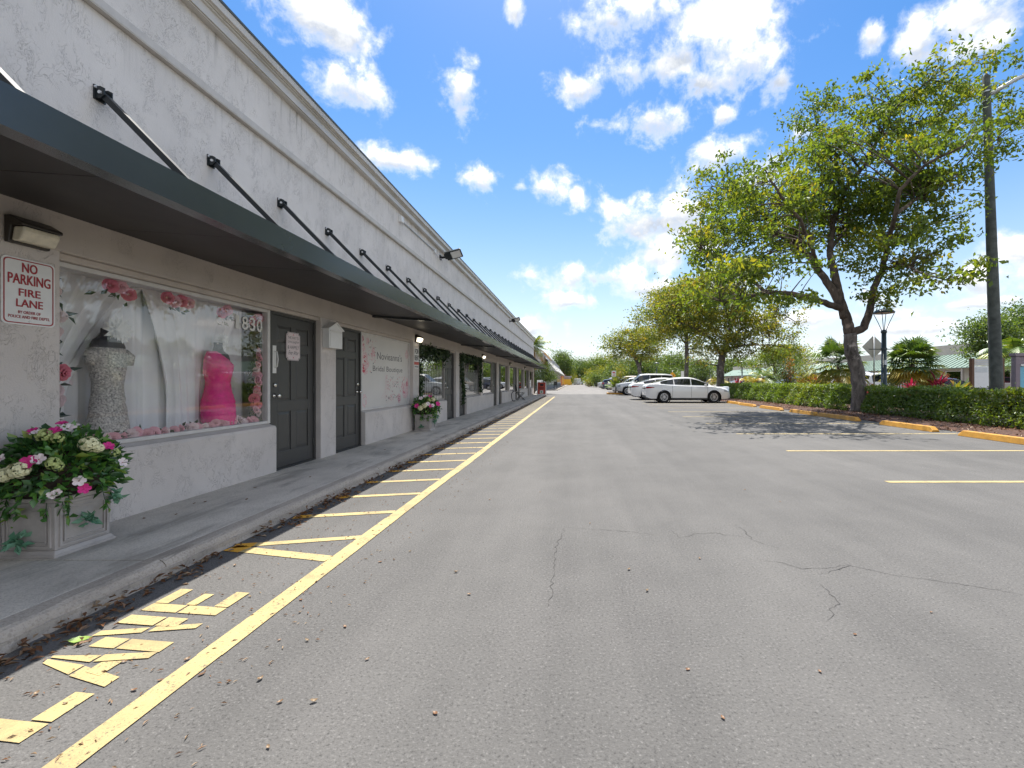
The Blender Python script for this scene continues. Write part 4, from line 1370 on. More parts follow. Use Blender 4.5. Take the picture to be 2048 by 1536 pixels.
o = bpy.data.objects.new('leaves', leaves_mesh('leaves', P, 0.06, 'ivy', RNG)); COL.objects.link(o); o.parent = t; o['kind'] = 'stuff'
L0 = (-3.88, y0 + 0.10, 1.2)
t = thing('rose_garland', 'faded garland of pale roses and blue-green leaves down the left side of the bridal window', 'garland', L0)
roses_along(t, [(-3.87, y0 + 0.07, 0.78), (-3.87, y0 + 0.10, 1.3), (-3.87, y0 + 0.07, 2.03)], 'rosepale', 0.058, 11, 0.04, L0, 6)
P = [(-3.89 - L0[0], y0 + 0.09 + RNG.normal(0, .05) - L0[1], RNG.uniform(.75, 2.0) - L0[2]) for i in range(120)]
o = bpy.data.objects.new('leaves', leaves_mesh('leaves', P, 0.08, leafmat('teal_leaves', [(0, (0.03, 0.07, 0.07)), (1, (0.16, 0.24, 0.25))], 0.2), RNG, aspect=.4)); COL.objects.link(o); o.parent = t; o['kind'] = 'stuff'
for (yy, z, n_, lab) in ((y0 + 0.58, 2.0, 3, 'red-pink rose cluster at the top of the bridal window, nearest the no parking sign'), (y0 + 1.14, 2.0, 4, 'wide rose cluster at the top middle of the bridal window'),
                         (y0 + 1.72, 1.98, 2, 'small rose cluster at the top of the bridal window above the house number'), (y1 - 0.11, 1.97, 3, 'rose cluster in the top right corner of the bridal window')):
    L0 = (-3.87, yy, z)
    t = thing('rose_cluster', lab, 'flowers', L0)
    for i in range(n_):
        place('rose', ROSES['rosedeep' if i % 2 == 0 else 'rose'][i % 3], t, (0, (i - (n_ - 1) / 2) * 0.075, random.uniform(-.03, .03)), (i, 0, -.3), 0.062)
    P = [(-.01, RNG.normal(0, .06), -0.05 + RNG.normal(0, .03)) for i in range(10)]
    o = bpy.data.objects.new('leaves', leaves_mesh('leaves', P, 0.06, 'ivy', RNG)); COL.objects.link(o); o.parent = t

# ================================================================== planters
def planter_box(loc, label):
    t = thing('planter_box', label, 'planter', loc, 0, 'square stone planters on the sidewalk')
    mb = MB()
    h = 0.375
    mb.frustum((0, 0, 0.0), (0.192, 0.192), (0, 0, 0.018), (0.192, 0.192))
    mb.frustum((0, 0, 0.018), (0.188, 0.188), (0, 0, 0.042), (0.172, 0.172))
    mb.frustum((0, 0, 0.042), (0.168, 0.168), (0, 0, h - 0.03), (0.176, 0.176))
    mb.frustum((0, 0, h - 0.028), (0.181, 0.181), (0, 0, h), (0.185, 0.185))
    mb.build('box', 'planter', t, bevel=0.004)
    for i, (dx, dy) in enumerate(((1, 0), (-1, 0), (0, 1), (0, -1))):
        # raised moulding frame on each side
        for q0, q1, z0, z1 in ((-0.15, 0.15, 0.062, 0.072), (-0.15, 0.15, h - 0.06, h - 0.05), (-0.15, -0.138, 0.072, h - 0.06), (0.138, 0.15, 0.072, h - 0.06),
                               (-0.125, 0.125, 0.090, 0.096), (-0.125, 0.125, h - 0.082, h - 0.076), (-0.125, -0.118, 0.096, h - 0.082), (0.118, 0.125, 0.096, h - 0.082)):
            mb = MB()
            if dx: mb.box(dx * 0.165, dx * 0.1815, q0, q1, z0, z1)
            else: mb.box(q0, q1, dy * 0.165, dy * 0.1815, z0, z1)
            mb.build('moulding', 'planter', t)
    mb = MB(); mb.box(-0.165, 0.165, -0.165, 0.165, h - 0.02, h + 0.006); mb.build('soil', 'soil', t)
    return t
def petunia_mesh(mat):
    mb = MB()
    for i in range(5):
        a = 2 * math.pi * i / 5
        v = [(0, 0, 0)]
        for k in range(5):
            b = a + (k / 4 - 0.5) * 1.35
            r_ = (0.7, 0.96, 1.0, 0.96, 0.7)[k]
            v.append((r_ * math.cos(b), r_ * math.sin(b), 0.32 + 0.08 * math.sin(k * 2.5)))
        mb.add(v, [(0, 1, 2), (0, 2, 3), (0, 3, 4), (0, 4, 5)], 0, False)
    mb.sphere((0, 0, 0.06), 0.13, 6, 4, 1)
    return mb.mesh('bloom', [mat, 'petcenter' if mat == 'petwhite' else 'petmag'])
def hydrangea_mesh(mat, n=70, seed=2):
    rr = random.Random(seed)
    mb = MB()
    for i in range(n):
        d = Vector((rr.gauss(0, 1), rr.gauss(0, 1), rr.gauss(0.3, 1))).normalized()
        x = d.orthogonal().normalized(); y_ = d.cross(x)
        c_ = d * rr.uniform(0.75, 1.0)
        for k in range(4):
            a = k * math.pi / 2 + i
            e = x * math.cos(a) + y_ * math.sin(a); g_ = x * math.cos(a + .8) + y_ * math.sin(a + .8); h_ = x * math.cos(a - .8) + y_ * math.sin(a - .8)
            mb.add([c_, c_ + g_ * 0.2 + d * 0.05, c_ + e * 0.3 + d * .02, c_ + h_ * 0.2 + d * 0.05], [(0, 1, 2, 3)])
    return mb.mesh('bloom', mat)
BLOOM = {'w': petunia_mesh('petwhite'), 'm': petunia_mesh('petmag'), 'c': hydrangea_mesh('petcream'), 'l': hydrangea_mesh('petlime', 45, 5)}
def ell_hit(u, v, c, r):
    """where a sight line meets the plant's outer shell, so that blooms sit on it"""
    d = Vector(((u - 1150) / 900.0, 1.0, (763 - v) / 900.0)); o_ = Vector((0, 0, CAMZ))
    q = Vector((d.x / r[0], d.y / r[1], d.z / r[2])); p = Vector(((o_.x - c[0]) / r[0], (o_.y - c[1]) / r[1], (o_.z - c[2]) / r[2]))
    A = q.dot(q); B = 2 * p.dot(q); C_ = p.dot(p) - 1
    D = B * B - 4 * A * C_
    tt = (-B - math.sqrt(D)) / (2 * A) if D > 0 else -B / (2 * A)
    return o_ + d * tt
def arrangement(loc, label, blooms, seed, n=1500, dens=1.0):
    """loc: centre of the planter rim"""
    rng = np.random.default_rng(seed)
    t = thing('flower_arrangement', label, 'flowers', loc, 0, 'flowers in the stone planters')
    c = Vector((0.02, -0.01, 0.10)); r = Vector((0.305, 0.305, 0.335))
    P = []; D = []
    while len(P) < n:
        q = rng.normal(size=3); q /= np.linalg.norm(q)
        if q[2] < -0.22: continue
        s_ = rng.uniform(0.5, 1.0)
        p = np.array([c.x + q[0] * r.x * s_, c.y + q[1] * r.y * s_, c.z + q[2] * r.z * s_])
        if loc[0] + p[0] < WF + 0.03: continue
        if p[2] < 0.02 and abs(p[0]) < .19 and abs(p[1]) < .19: continue
        P.append(p); D.append(q * 0.9 + np.array([0, 0, -0.1]))
    o = bpy.data.objects.new('foliage', leaves_mesh('foliage', P, 0.062, 'leafplant', rng, dirs=D, spread=0.6, aspect=0.55)); COL.objects.link(o); o.parent = t; o['kind'] = 'stuff'
    mb = MB(); mb.lathe([(0.02, -0.005), (0.17, 0.0), (0.24, 0.08), (0.22, 0.18), (0.12, 0.27), (0.01, 0.3)], (0.0, 0, 0), 'z', 14); mb.build('stem_mass', 'soil', t)
    # trailing vines
    for k in range(15):
        a = rng.uniform(-2.4, 0.9) if k < 11 else rng.uniform(0, 6.28)
        x, y_ = 0.21 * math.cos(a), 0.21 * math.sin(a)
        if loc[0] + x < WF + 0.05: continue
        L_ = rng.uniform(0.05, 0.17)
        pts = [(x * 0.7, y_ * 0.7, 0.06), (x, y_, 0.03), (x * 1.08, y_ * 1.08, -L_ * 0.5), (x * 1.06 + rng.normal(0, .02), y_ * 1.06 + rng.normal(0, .02), -L_)]
        mb = MB(); mb.tube(pts, 0.0022, 4); vine = mb.build('vine', 'leafplant', t)
        LP = []
        for q in range(14):
            s_ = rng.uniform(0.2, 1.0) * 3
            i = min(2, int(s_)); f_ = s_ - i
            LP.append([pts[i][j] + (pts[i + 1][j] - pts[i][j]) * f_ for j in range(3)])
        place('vine_leaf', leaves_mesh('vine_leaf', LP, 0.055, 'leafplant', rng, droop=0.8, val=rng.uniform(.3, 1, len(LP))), vine)
    # mint coloured tufts hanging on the faces
    for (dx, dy, dz) in ((0.215, -0.02, -0.17), (-0.02, -0.215, -0.26), (0.2, 0.17, -0.07)):
        LP = rng.normal(0, 0.014, size=(26, 3)) + np.array([dx, dy, dz])
        dd = rng.normal(size=(26, 3)); dd[:, 0] += 0.5 * (dx > .1); dd[:, 1] -= 0.5 * (dy < -.1)
        LP[:, 0] = np.where(np.abs(LP[:, 0]) < .19, np.sign(dx) * np.maximum(np.abs(LP[:, 0]), .19 if abs(dx) > .1 else 0), LP[:, 0])
        place('tuft', leaves_mesh('tuft', LP, 0.06, 'leafmint', rng, dirs=dd, spread=.5), t)
    for (typ, p, s_) in blooms:
        p = Vector(p) - Vector(loc)
        n_ = (p - c); n_ = Vector((n_.x / r.x, n_.y / r.y, n_.z / r.z)).normalized()
        n_ = (n_ + Vector((0.25, -0.45, 0.25))).normalized()
        place('bloom', BLOOM[typ], t, tuple(p), n_.to_track_quat('Z', 'Y').to_euler(), s_)
    return t
PL1 = (-3.475, 3.03, SWZ)
planter_box(PL1, 'square stone planter with molded panels beside the no parking sign')
c1 = (-3.455, 3.02, SWZ + 0.375 + 0.10); r1 = (0.32, 0.32, 0.35)
bl = []
for typ, u, v_, s_ in (('m', 58, 925, .042), ('w', 78, 919, .036), ('m', 110, 863, .036), ('w', 136, 858, .042), ('m', 66, 864, .034), ('w', 72, 867, .028), ('m', 124, 848, .032), ('w', 148, 852, .03),
                       ('m', 216, 893, .034), ('w', 244, 925, .034), ('w', 158, 962, .034), ('m', 168, 977, .034), ('w', 104, 990, .026), ('c', 178, 888, .052), ('c', 38, 940, .052), ('c', 8, 950, .045),
                       ('l', 88, 871, .042), ('l', 116, 876, .036), ('l', 106, 926, .038), ('l', 116, 932, .03), ('c', 196, 896, .034), ('l', 230, 905, .03), ('w', 2, 918, .03), ('w', 115, 984, .022)):
    bl.append((typ, ell_hit(u, v_, c1, r1), s_))
arrangement((PL1[0], PL1[1], SWZ + 0.375), 'lush pink, white and cream flowers spilling from the near planter', bl, 21, 1700)
PL2 = (-3.44, 10.33, SWZ)
planter_box(PL2, 'square stone planter below the for rent sign, farther along the sidewalk')
c2 = (PL2[0] + 0.02, PL2[1] - 0.01, SWZ + 0.475); r2 = (0.37, 0.37, 0.34)
bl = []
for typ, u, v_, s_ in (('m', 834, 812, .055), ('c', 841, 816, .06), ('c', 849, 811, .06), ('w', 856, 808, .05), ('m', 861, 812, .04), ('w', 865, 811, .045), ('m', 875, 808, .06), ('c', 866, 799, .055),
                       ('w', 842, 797, .05), ('m', 860, 793, .045), ('w', 850, 793, .05), ('l', 858, 801, .05)):
    bl.append((typ, ell_hit(u, v_, c2, r2), s_))
arrangement((PL2[0], PL2[1], SWZ + 0.375), 'pink and cream flowers with trailing ivy in the far planter under the for rent sign', bl, 22, 1300)

# ================================================================== ivy round the windows of the next shop
def ivy(label, paths, loc, seed, dens=300, spread=0.05):
    rng = np.random.default_rng(seed)
    t = thing('ivy_garland', label, 'garland', loc, 0, 'ivy garlands round the windows')
    P = []
    for pts, w_, hang in paths:
        pts = [Vector(p) for p in pts]
        mb = MB(); mb.tube([p - Vector(loc) for p in pts], 0.012, 5); mb.build('stem', 'barkdark', t)
        L_ = sum((b - a).length for a, b in zip(pts, pts[1:]))
        for i in range(int(L_ * dens)):
            s_ = rng.uniform(0, len(pts) - 1); k = int(s_); p = pts[k].lerp(pts[min(k + 1, len(pts) - 1)], s_ - k)
            wv = 0.5 + 0.5 * math.sin(s_ * 5.1 + seed) ** 2
            h_ = abs(rng.normal(0, 1)) * hang * (0.4 + 1.2 * wv)
            P.append((p.x + abs(rng.normal(0, .03)) - loc[0], p.y + rng.normal(0, w_) - loc[1], p.z - h_ + rng.normal(0, .03) - loc[2]))
    P = [q for q in P if q[0] + loc[0] > WD + 0.02]
    o = bpy.data.objects.new('foliage', leaves_mesh('foliage', P, 0.085, 'ivy', rng, droop=.8)); COL.objects.link(o); o.parent = t; o['kind'] = 'stuff'
    return t
a, b = W3
ivy('dark ivy hanging over the top and left edge of the barred window by the planter', [([(-3.72, a + 0.05, 2.10), (-3.70, (a + b) / 2, 2.10), (-3.70, b + 0.1, 2.10)], 0.05, 0.11), ([(-3.74, a + 0.07, 2.05), (-3.74, a + 0.12, 1.3), (-3.74, a + 0.08, 0.95)], 0.06, 0.02)], (-3.72, (a + b) / 2, 2.1), 31)
a, b = W4
ivy('dark ivy framing the fourth door and second barred window', [([(-3.70, a - 0.95, 2.12), (-3.69, (a + b) / 2, 2.11), (-3.70, b - 0.05, 2.10)], 0.06, 0.07), ([(-3.69, a - 0.92, 2.05), (-3.69, a - 0.80, 1.4), (-3.69, a - 0.55, 1.0), (-3.69, a - 0.62, 0.55)], 0.07, 0.03),
     ([(-3.72, b - 0.05, 2.0), (-3.72, b - 0.10, 1.4), (-3.72, b - 0.06, 0.85)], 0.06, 0.02)], (-3.70, (a + b) / 2, 2.1), 32)

# ================================================================== far end of the sidewalk
t = thing('a_frame_sign', 'red and white folding sandwich board at the far end of the sidewalk', 'sign', (-2.86, 38.7, SWZ))
for s_, m_ in ((-1, 'aframe'), (1, 'aframe')):
    mb = MB()
    mb.add([(-0.33, s_ * 0.32, 0.02), (0.33, s_ * 0.32, 0.02), (0.33, s_ * 0.03, 1.04), (-0.33, s_ * 0.03, 1.04), (-0.33, s_ * 0.29, 0.02), (0.33, s_ * 0.29, 0.02), (0.33, s_ * 0.0, 1.04), (-0.33, s_ * 0.0, 1.04)],
           [(0, 1, 2, 3), (7, 6, 5, 4), (0, 4, 5, 1), (1, 5, 6, 2), (2, 6, 7, 3), (3, 7, 4, 0)]); mb.build('board', m_, t)
for x in (-0.355, 0.355):
    mb = MB(); mb.prism([(-0.33, 0.0), (-0.27, 0.0), (0.0, 0.92), (0.27, 0.0), (0.33, 0.0), (0.04, 1.08), (-0.04, 1.08)], 'x', x - 0.02, x + 0.02); mb.build('side_frame', 'white', t)
for ya_ in (-0.34, 0.30):
    mb = MB(); mb.box(-0.34, 0.34, ya_, ya_ + 0.04, 0.0, 0.05); mb.build('foot_rail', 'white', t)
mb = MB()
for x in (-0.24, 0, 0.24):
    mb.prism([(x - 0.08, 1.03), (x + 0.08, 1.03), (x + 0.05, 1.13), (x - 0.05, 1.13)], 'y', -0.03, 0.03)
mb.build('crest', 'white', t)
mb = MB()
def on_board(x0, x1, z0, z1, off=0.004, mi=0):
    def P_(x, z): return (x, -0.32 + 0.29 * (z - 0.02) / 1.02 - off, z)
    mb.add([P_(x0, z0), P_(x1, z0), P_(x1, z1), P_(x0, z1)], [(0, 1, 2, 3)], mi)
on_board(-0.13, 0.15, 0.74, 0.90); on_board(-0.2, 0.2, 0.56, 0.60); on_board(-0.18, 0.18, 0.48, 0.51)
on_board(-0.14, 0.14, 0.10, 0.36, 0.004, 1); on_board(-0.07, 0.07, 0.15, 0.29, 0.007, 2)
mb.build('print', ['black', 'offwhite', pbr('print_green', (0.12, 0.30, 0.16), .6)], t)

def metal_chair(loc, rz, label):
    t = thing('metal_chair', label, 'chair', loc, rz)
    mb = MB()
    for i in range(7):
        mb.box(-0.2 + i * 0.058, -0.2 + i * 0.058 + 0.045, -0.2, 0.2, 0.445, 0.46)
    mb.build('seat', 'black', t)
    for s_ in (-1, 1):
        for (p, q) in (((-0.24, 0.0), (0.2, 0.44)), ((0.24, 0.0), (-0.24, 0.46))):
            mb = MB(); mb.bar((p[0], s_ * 0.19, p[1]), (q[0], s_ * 0.19, q[1]), 0.03, 0.03); mb.build('leg', 'black', t)
    mb = MB()
    for s_ in (-1, 1):
        mb.tube([(-0.20, s_ * 0.19, 0.44), (-0.27, s_ * 0.19, 0.65), (-0.31, s_ * 0.17, 0.90)], 0.014, 6)
    mb.tube([(-0.31, -0.17, 0.90), (-0.33, 0, 0.93), (-0.31, 0.17, 0.90)], 0.014, 6)
    for yy in (-0.09, 0, 0.09):
        mb.tube([(-0.25, yy, 0.56), (-0.32, yy, 0.92)], 0.009, 5)
    mb.tube([(-0.24, -0.19, 0.56), (-0.24, 0.19, 0.56)], 0.01, 5)
    mb.build('backrest', 'black', t)
    return t
metal_chair((-3.30, 27.2, SWZ), R(20), 'black metal folding chair on the sidewalk before the far shops')
t = thing('plant_stand', 'low black scrolled iron stand against the far storefront wall', 'stand', (-3.54, 25.6, SWZ))
mb = MB(); mb.tube([(0.12, 0, 0.0), (-0.02, 0, 0.03), (-0.06, 0, 0.2), (-0.06, 0, 0.42), (0.02, 0, 0.56), (0.16, 0, 0.58), (0.22, 0, 0.5), (0.14, 0, 0.44)], 0.024, 7); mb.build('scroll', 'black', t)
mb = MB(); mb.lathe([(0.001, 0.585), (0.13, 0.585), (0.14, 0.60), (0.001, 0.605)], (0.08, 0, 0), 'z', 12); mb.build('tray', 'black', t)
mb = MB(); mb.bar((0.12, -0.12, 0.012), (0.12, 0.12, 0.012), 0.03, 0.02); mb.build('foot', 'black', t)
t = thing('round_emblem', 'dark round wreath hung on the last shopfront pier', 'wreath', (WF + 0.01, 37.4, 1.62))
mb = MB(); mb.lathe([(0.16, 0.0), (0.24, 0.0), (0.26, 0.02), (0.24, 0.05), (0.16, 0.05), (0.14, 0.02), (0.16, 0.0)], (0, 0, 0), 'x', 18); mb.build('ring', 'barkdark', t)

# ================================================================== far buildings
def quadbox(parent, name, mat, *a, bevel=0):
    mb = MB(); mb.box(*a); return mb.build(name, mat, parent, True, bevel)

t = thing('shop_building', 'white shop building with a sloping white roof beyond the palm', 'building', (-3.7, 62, 0))
quadbox(t, 'wall', 'graywall', -14, -3.75, 62, 118, 0.8, 4.3)
quadbox(t, 'base_band', 'grayband', -14.05, -3.7, 61.95, 118.05, -0.03, 0.8)
quadbox(t, 'parapet', 'whiteroof', -14, -4.1, 62, 118, 4.3, 5.15)
mb = MB(); mb.prism([(-4.2, 4.75), (-2.75, 2.85), (-2.70, 2.70), (-4.2, 2.70)], 'y', 62, 118); mb.build('sloping_roof', 'whiteroof', t, True)
for i in range(9):
    y = 64 + i * 6
    f = quadbox(t, 'window', 'framelight', -3.75, -3.72, y, y + 3.4, 1.0, 2.5); quadbox(f, 'pane', 'glass_dark', -3.718, -3.71, y + .1, y + 3.3, 1.1, 2.4)
for y in (72, 84, 96, 108):
    quadbox(t, 'vent', 'grayband', -4.1, -4.07, y, y + 0.7, 4.5, 4.9)
struct(quadbox(None, 'far_sidewalk', 'kerb', -3.75, -2.4, 61, 160, -0.02, 0.12))

t = thing('orange_building', 'orange stucco building with a tiled roof far down the left side', 'building', (-4, 122, 0))
quadbox(t, 'wall', 'orange', -14, -3.6, 122, 146, -0.03, 3.16)
mb = MB(); mb.prism([(-6.5, 4.3), (-2.9, 3.3), (-2.9, 3.15), (-14, 3.15), (-14, 4.3)], 'y', 121.5, 146.5); mb.build('roof', 'terracotta', t, True)
for y in (124, 129, 134, 139):
    quadbox(t, 'window', 'yellow', -3.6, -3.56, y, y + 2.5, 0.4, 2.6)
t = thing('yellow_kiosk', 'small yellow and white kiosk past the orange building', 'building', (-2.5, 150, 0))
quadbox(t, 'wall', 'yellow', -4.0, -1.4, 149, 153, -0.03, 2.0); quadbox(t, 'roof', 'whiteroof', -4.4, -1.1, 148.6, 153.4, 2.6, 3.0)
quadbox(t, 'upper_wall', 'whiteroof', -3.9, -1.5, 149.1, 152.9, 2.0, 2.6)

# retail strip across the parking on the right, parallel to the lane
BX = 50.0
t = thing('retail_building', 'tan retail building with a pale green metal roof across the lot', 'building', (BX, 60, 0))
quadbox(t, 'wall', 'cream', BX, BX + 12, 30, 150, -0.03, 3.15)
quadbox(t, 'parapet', 'tan', BX + 2.6, BX + 12, 30, 74, 4.6, 6.35)
quadbox(t, 'parapet', 'tan', BX + 2.4, BX + 12, 74.05, 92, 4.6, 5.9)
quadbox(t, 'parapet', 'cream', BX + 2.6, BX + 12, 92.05, 150, 4.6, 6.1)
mb = MB(); mb.prism([(BX - 1.3, 3.0), (BX + 2.55, 4.95), (BX + 2.55, 2.95), (BX - 1.3, 2.92)], 'y', 30, 150); rfm = mb.build('metal_roof', 'mint', t, True)
rb = MB(); rb.bar((0, 0, 0), (3.85, 0, 1.95), 0.06, 0.10); rib = rb.mesh('rib', 'mint')
for i in range(72):
    place('rib', rib, rfm, (-1.3, 30.5 - 60 + i * 0.75, 3.03))
for i in range(18):
    y = 32 + i * 6.5
    f = quadbox(t, 'window', 'trim', BX - 0.06, BX - 0.002, y, y + 2.6, 0.95, 2.65); quadbox(f, 'pane', 'glass_dark', BX - 0.075, BX - 0.062, y + .12, y + 2.48, 1.07, 2.53)
    quadbox(t, 'door', 'trimblack', BX - 0.05, BX - 0.002, y + 3.6, y + 4.6, 0.0, 2.3)
    quadbox(t, 'column', 'tan', BX - 1.1, BX - 0.85, y - 1.2, y - 0.95, -0.03, 2.93)
for (y, z, s_) in ((88, 5.9, 1.4), (112, 6.1, 1.2), (118, 6.1, .9)):
    quadbox(t, 'roof_unit', 'grayband' if s_ > 1 else 'galv', BX + 4, BX + 4 + s_, y, y + s_ * 1.6, z, z + s_ * .7)
mb = MB(); mb.tube([(BX + 4, 100, 6), (BX + 4, 100, 8.6)], 0.05, 6); mb.build('aerial', 'grayband', t, True)
mb = MB(); mb.sphere((BX + 2.3, 73.6, 5.0), .35, 8, 5); mb.build('dome_light', 'white', t, True)

t = thing('office_building', 'low gray building far behind the trees on the right', 'building', (30, 150, 0))
quadbox(t, 'wall', 'graywall', 20, 46, 150, 170, -0.03, 4.5)
quadbox(t, 'roof', 'grayband', 19.6, 46.4, 149.6, 170.4, 4.5, 4.8)
for i in range(6):
    quadbox(t, 'window', 'glass_dark', 21 + i * 4, 23.6 + i * 4, 149.93, 149.99, 1.2, 2.9)

# ================================================================== vehicles
def smoothstep(a, b, x):
    t_ = min(1, max(0, (x - a) / (b - a))); return t_ * t_ * (3 - 2 * t_)
def cubic(xs, pts):
    """smooth curve through points (monotone-ish: linear resample, then blur)"""
    px = [p[0] for p in pts]; pz = [p[1] for p in pts]
    d = np.interp(xs, px, pz)
    k = np.array([1, 2, 3, 2, 1]) / 9.0
    e = np.convolve(np.pad(d, 2, mode='edge'), k, mode='valid')
    return e
WHEEL_T = {}
def wheel_meshes(r, w):
    key = (r, w)
    if key in WHEEL_T: return WHEEL_T[key]
    mb = MB()
    mb.lathe([(r * 0.62, -w / 2 + .01), (r * 0.9, -w / 2), (r * 0.98, -w / 2 + 0.02), (r, -w * .25), (r, w * .25), (r * 0.98, w / 2 - 0.02), (r * 0.9, w / 2), (r * 0.62, w / 2 - .01), (r * .6, 0.0), (r * .62, -w / 2 + .01)], (0, 0, 0), 'y', 28)
    mb.lathe([(0.001, -w * .2), (r * .63, -w * .2)], (0, 0, 0), 'y', 20)
    tyre = mb.mesh('wheel', 'tyre')
    mb = MB()
    mb.lathe([(r * 0.56, w * .42), (r * 0.64, w / 2 - .004), (r * 0.655, w * .40), (r * 0.56, w * .36), (r * .56, w * .42)], (0, 0, 0), 'y', 24)
    for i in range(10):
        a = 2 * math.pi * i / 10
        da = 0.07 if i % 2 else -0.07
        mb.bar((r * 0.10 * math.cos(a + da), w * .40, r * 0.10 * math.sin(a + da)), (r * 0.59 * math.cos(a), w * .42, r * 0.59 * math.sin(a)), r * .085, 0.02)
    mb.lathe([(0.001, w * .45), (r * 0.13, w * .43), (r * .15, w * .36)], (0, 0, 0), 'y', 12)
    rim = mb.mesh('rim', 'rim')
    mb = MB(); mb.lathe([(0.001, w * .24), (r * .57, w * .24)], (0, 0, 0), 'y', 20); disc = mb.mesh('brake_disc', 'trimblack')
    WHEEL_T[key] = (tyre, rim, disc)
    return WHEEL_T[key]

class Car:
    def __init__(s, spec):
        s.p = spec
        L = spec['L']
        s.xs = np.linspace(-L / 2, L / 2, 101)
        s.deck = cubic(s.xs, spec['deck'])
        s.roof = np.maximum(cubic(s.xs, spec['roof']), s.deck)
        s.hw = cubic(s.xs, spec['hw'])
        s.sill = cubic(s.xs, spec.get('sill', [(-L / 2, .34), (-L / 2 + .25, .24), (L / 2 - .3, .22), (L / 2, .3)]))
    def prm(s, x):
        g = lambda a: float(np.interp(x, s.xs, a))
        return g(s.deck), g(s.roof), g(s.hw), g(s.sill)
    def bottom(s, x):
        z = s.prm(x)[3]
        for wx in s.p['wheels']:
            ra = s.p['r'] + 0.055
            if abs(x - wx) < ra:
                z = max(z, s.p['r'] + math.sqrt(ra * ra - (x - wx) ** 2))
        return z
    def section(s, x):
        d, r_, w, sl_ = s.prm(x)
        g = max(0.0, r_ - d)
        k = min(1.0, g / 0.42)
        b = s.bottom(x)
        tum = s.p.get('tumble', 0.21)
        wt = w * (0.87 - tum * k)
        zb = min(b, d - 0.1)
        return [(w * 0.965, zb), (w * 1.0, max(zb + 0.01, 0.36 * d + 0.64 * sl_ + 0.06)), (w * 0.995, max(zb + 0.02, d * 0.70)), (w * 0.985, max(zb + .03, d - 0.10)), (w * 0.945, d - 0.012),
                (w * 0.885, d + 0.012), (wt, d + g * 0.90 + 0.014), (wt * 0.80, d + g * 0.985 + 0.022), (wt * .4, d + g + 0.03), (0.0, d + g + 0.033)]
    def yz_at(s, x, z):
        """half width of the lower body at height z"""
        sec = s.section(x)[:6]
        for (y0, z0), (y1, z1) in zip(sec, sec[1:]):
            if z0 <= z <= z1:
                return y0 + (y1 - y0) * (z - z0) / max(1e-6, z1 - z0)
        return sec[-1][0] if z > sec[-1][1] else sec[0][0]
    def top_at(s, x, f):
        """point on the greenhouse/top at fraction f of the half width"""
        sec = s.section(x)[6:]
        y = f * sec[0][0]
        for (y0, z0), (y1, z1) in zip(sec, sec[1:]):
            if y1 <= y <= y0:
                return y, z0 + (z1 - z0) * (y0 - y) / max(1e-6, y0 - y1)
        return y, sec[-1][1]
    def patch(s, x0, x1, za, zb, side, off=0.006, n=8, m_=3):
        """strip of skin on the body side between heights za(x) and zb(x)"""
        v = []; f = []
        for i in range(n + 1):
            x = x0 + (x1 - x0) * i / n
            a_ = za(i / n) if callable(za) else za
            b_ = zb(i / n) if callable(zb) else zb
            for j in range(m_ + 1):
                z = a_ + (b_ - a_) * j / m_
                e = 0.02
                sl_ = (s.yz_at(min(s.p['L'] / 2, x + e), z) - s.yz_at(max(-s.p['L'] / 2, x - e), z)) / (2 * e)
                nx, ny = -sl_ / math.sqrt(1 + sl_ * sl_), 1 / math.sqrt(1 + sl_ * sl_)
                v.append((x + nx * off, side * (s.yz_at(x, z) + ny * off), z))
        for i in range(n):
            for j in range(m_):
                a = i * (m_ + 1) + j
                f.append((a, a + m_ + 1, a + m_ + 2, a + 1))
        return v, f

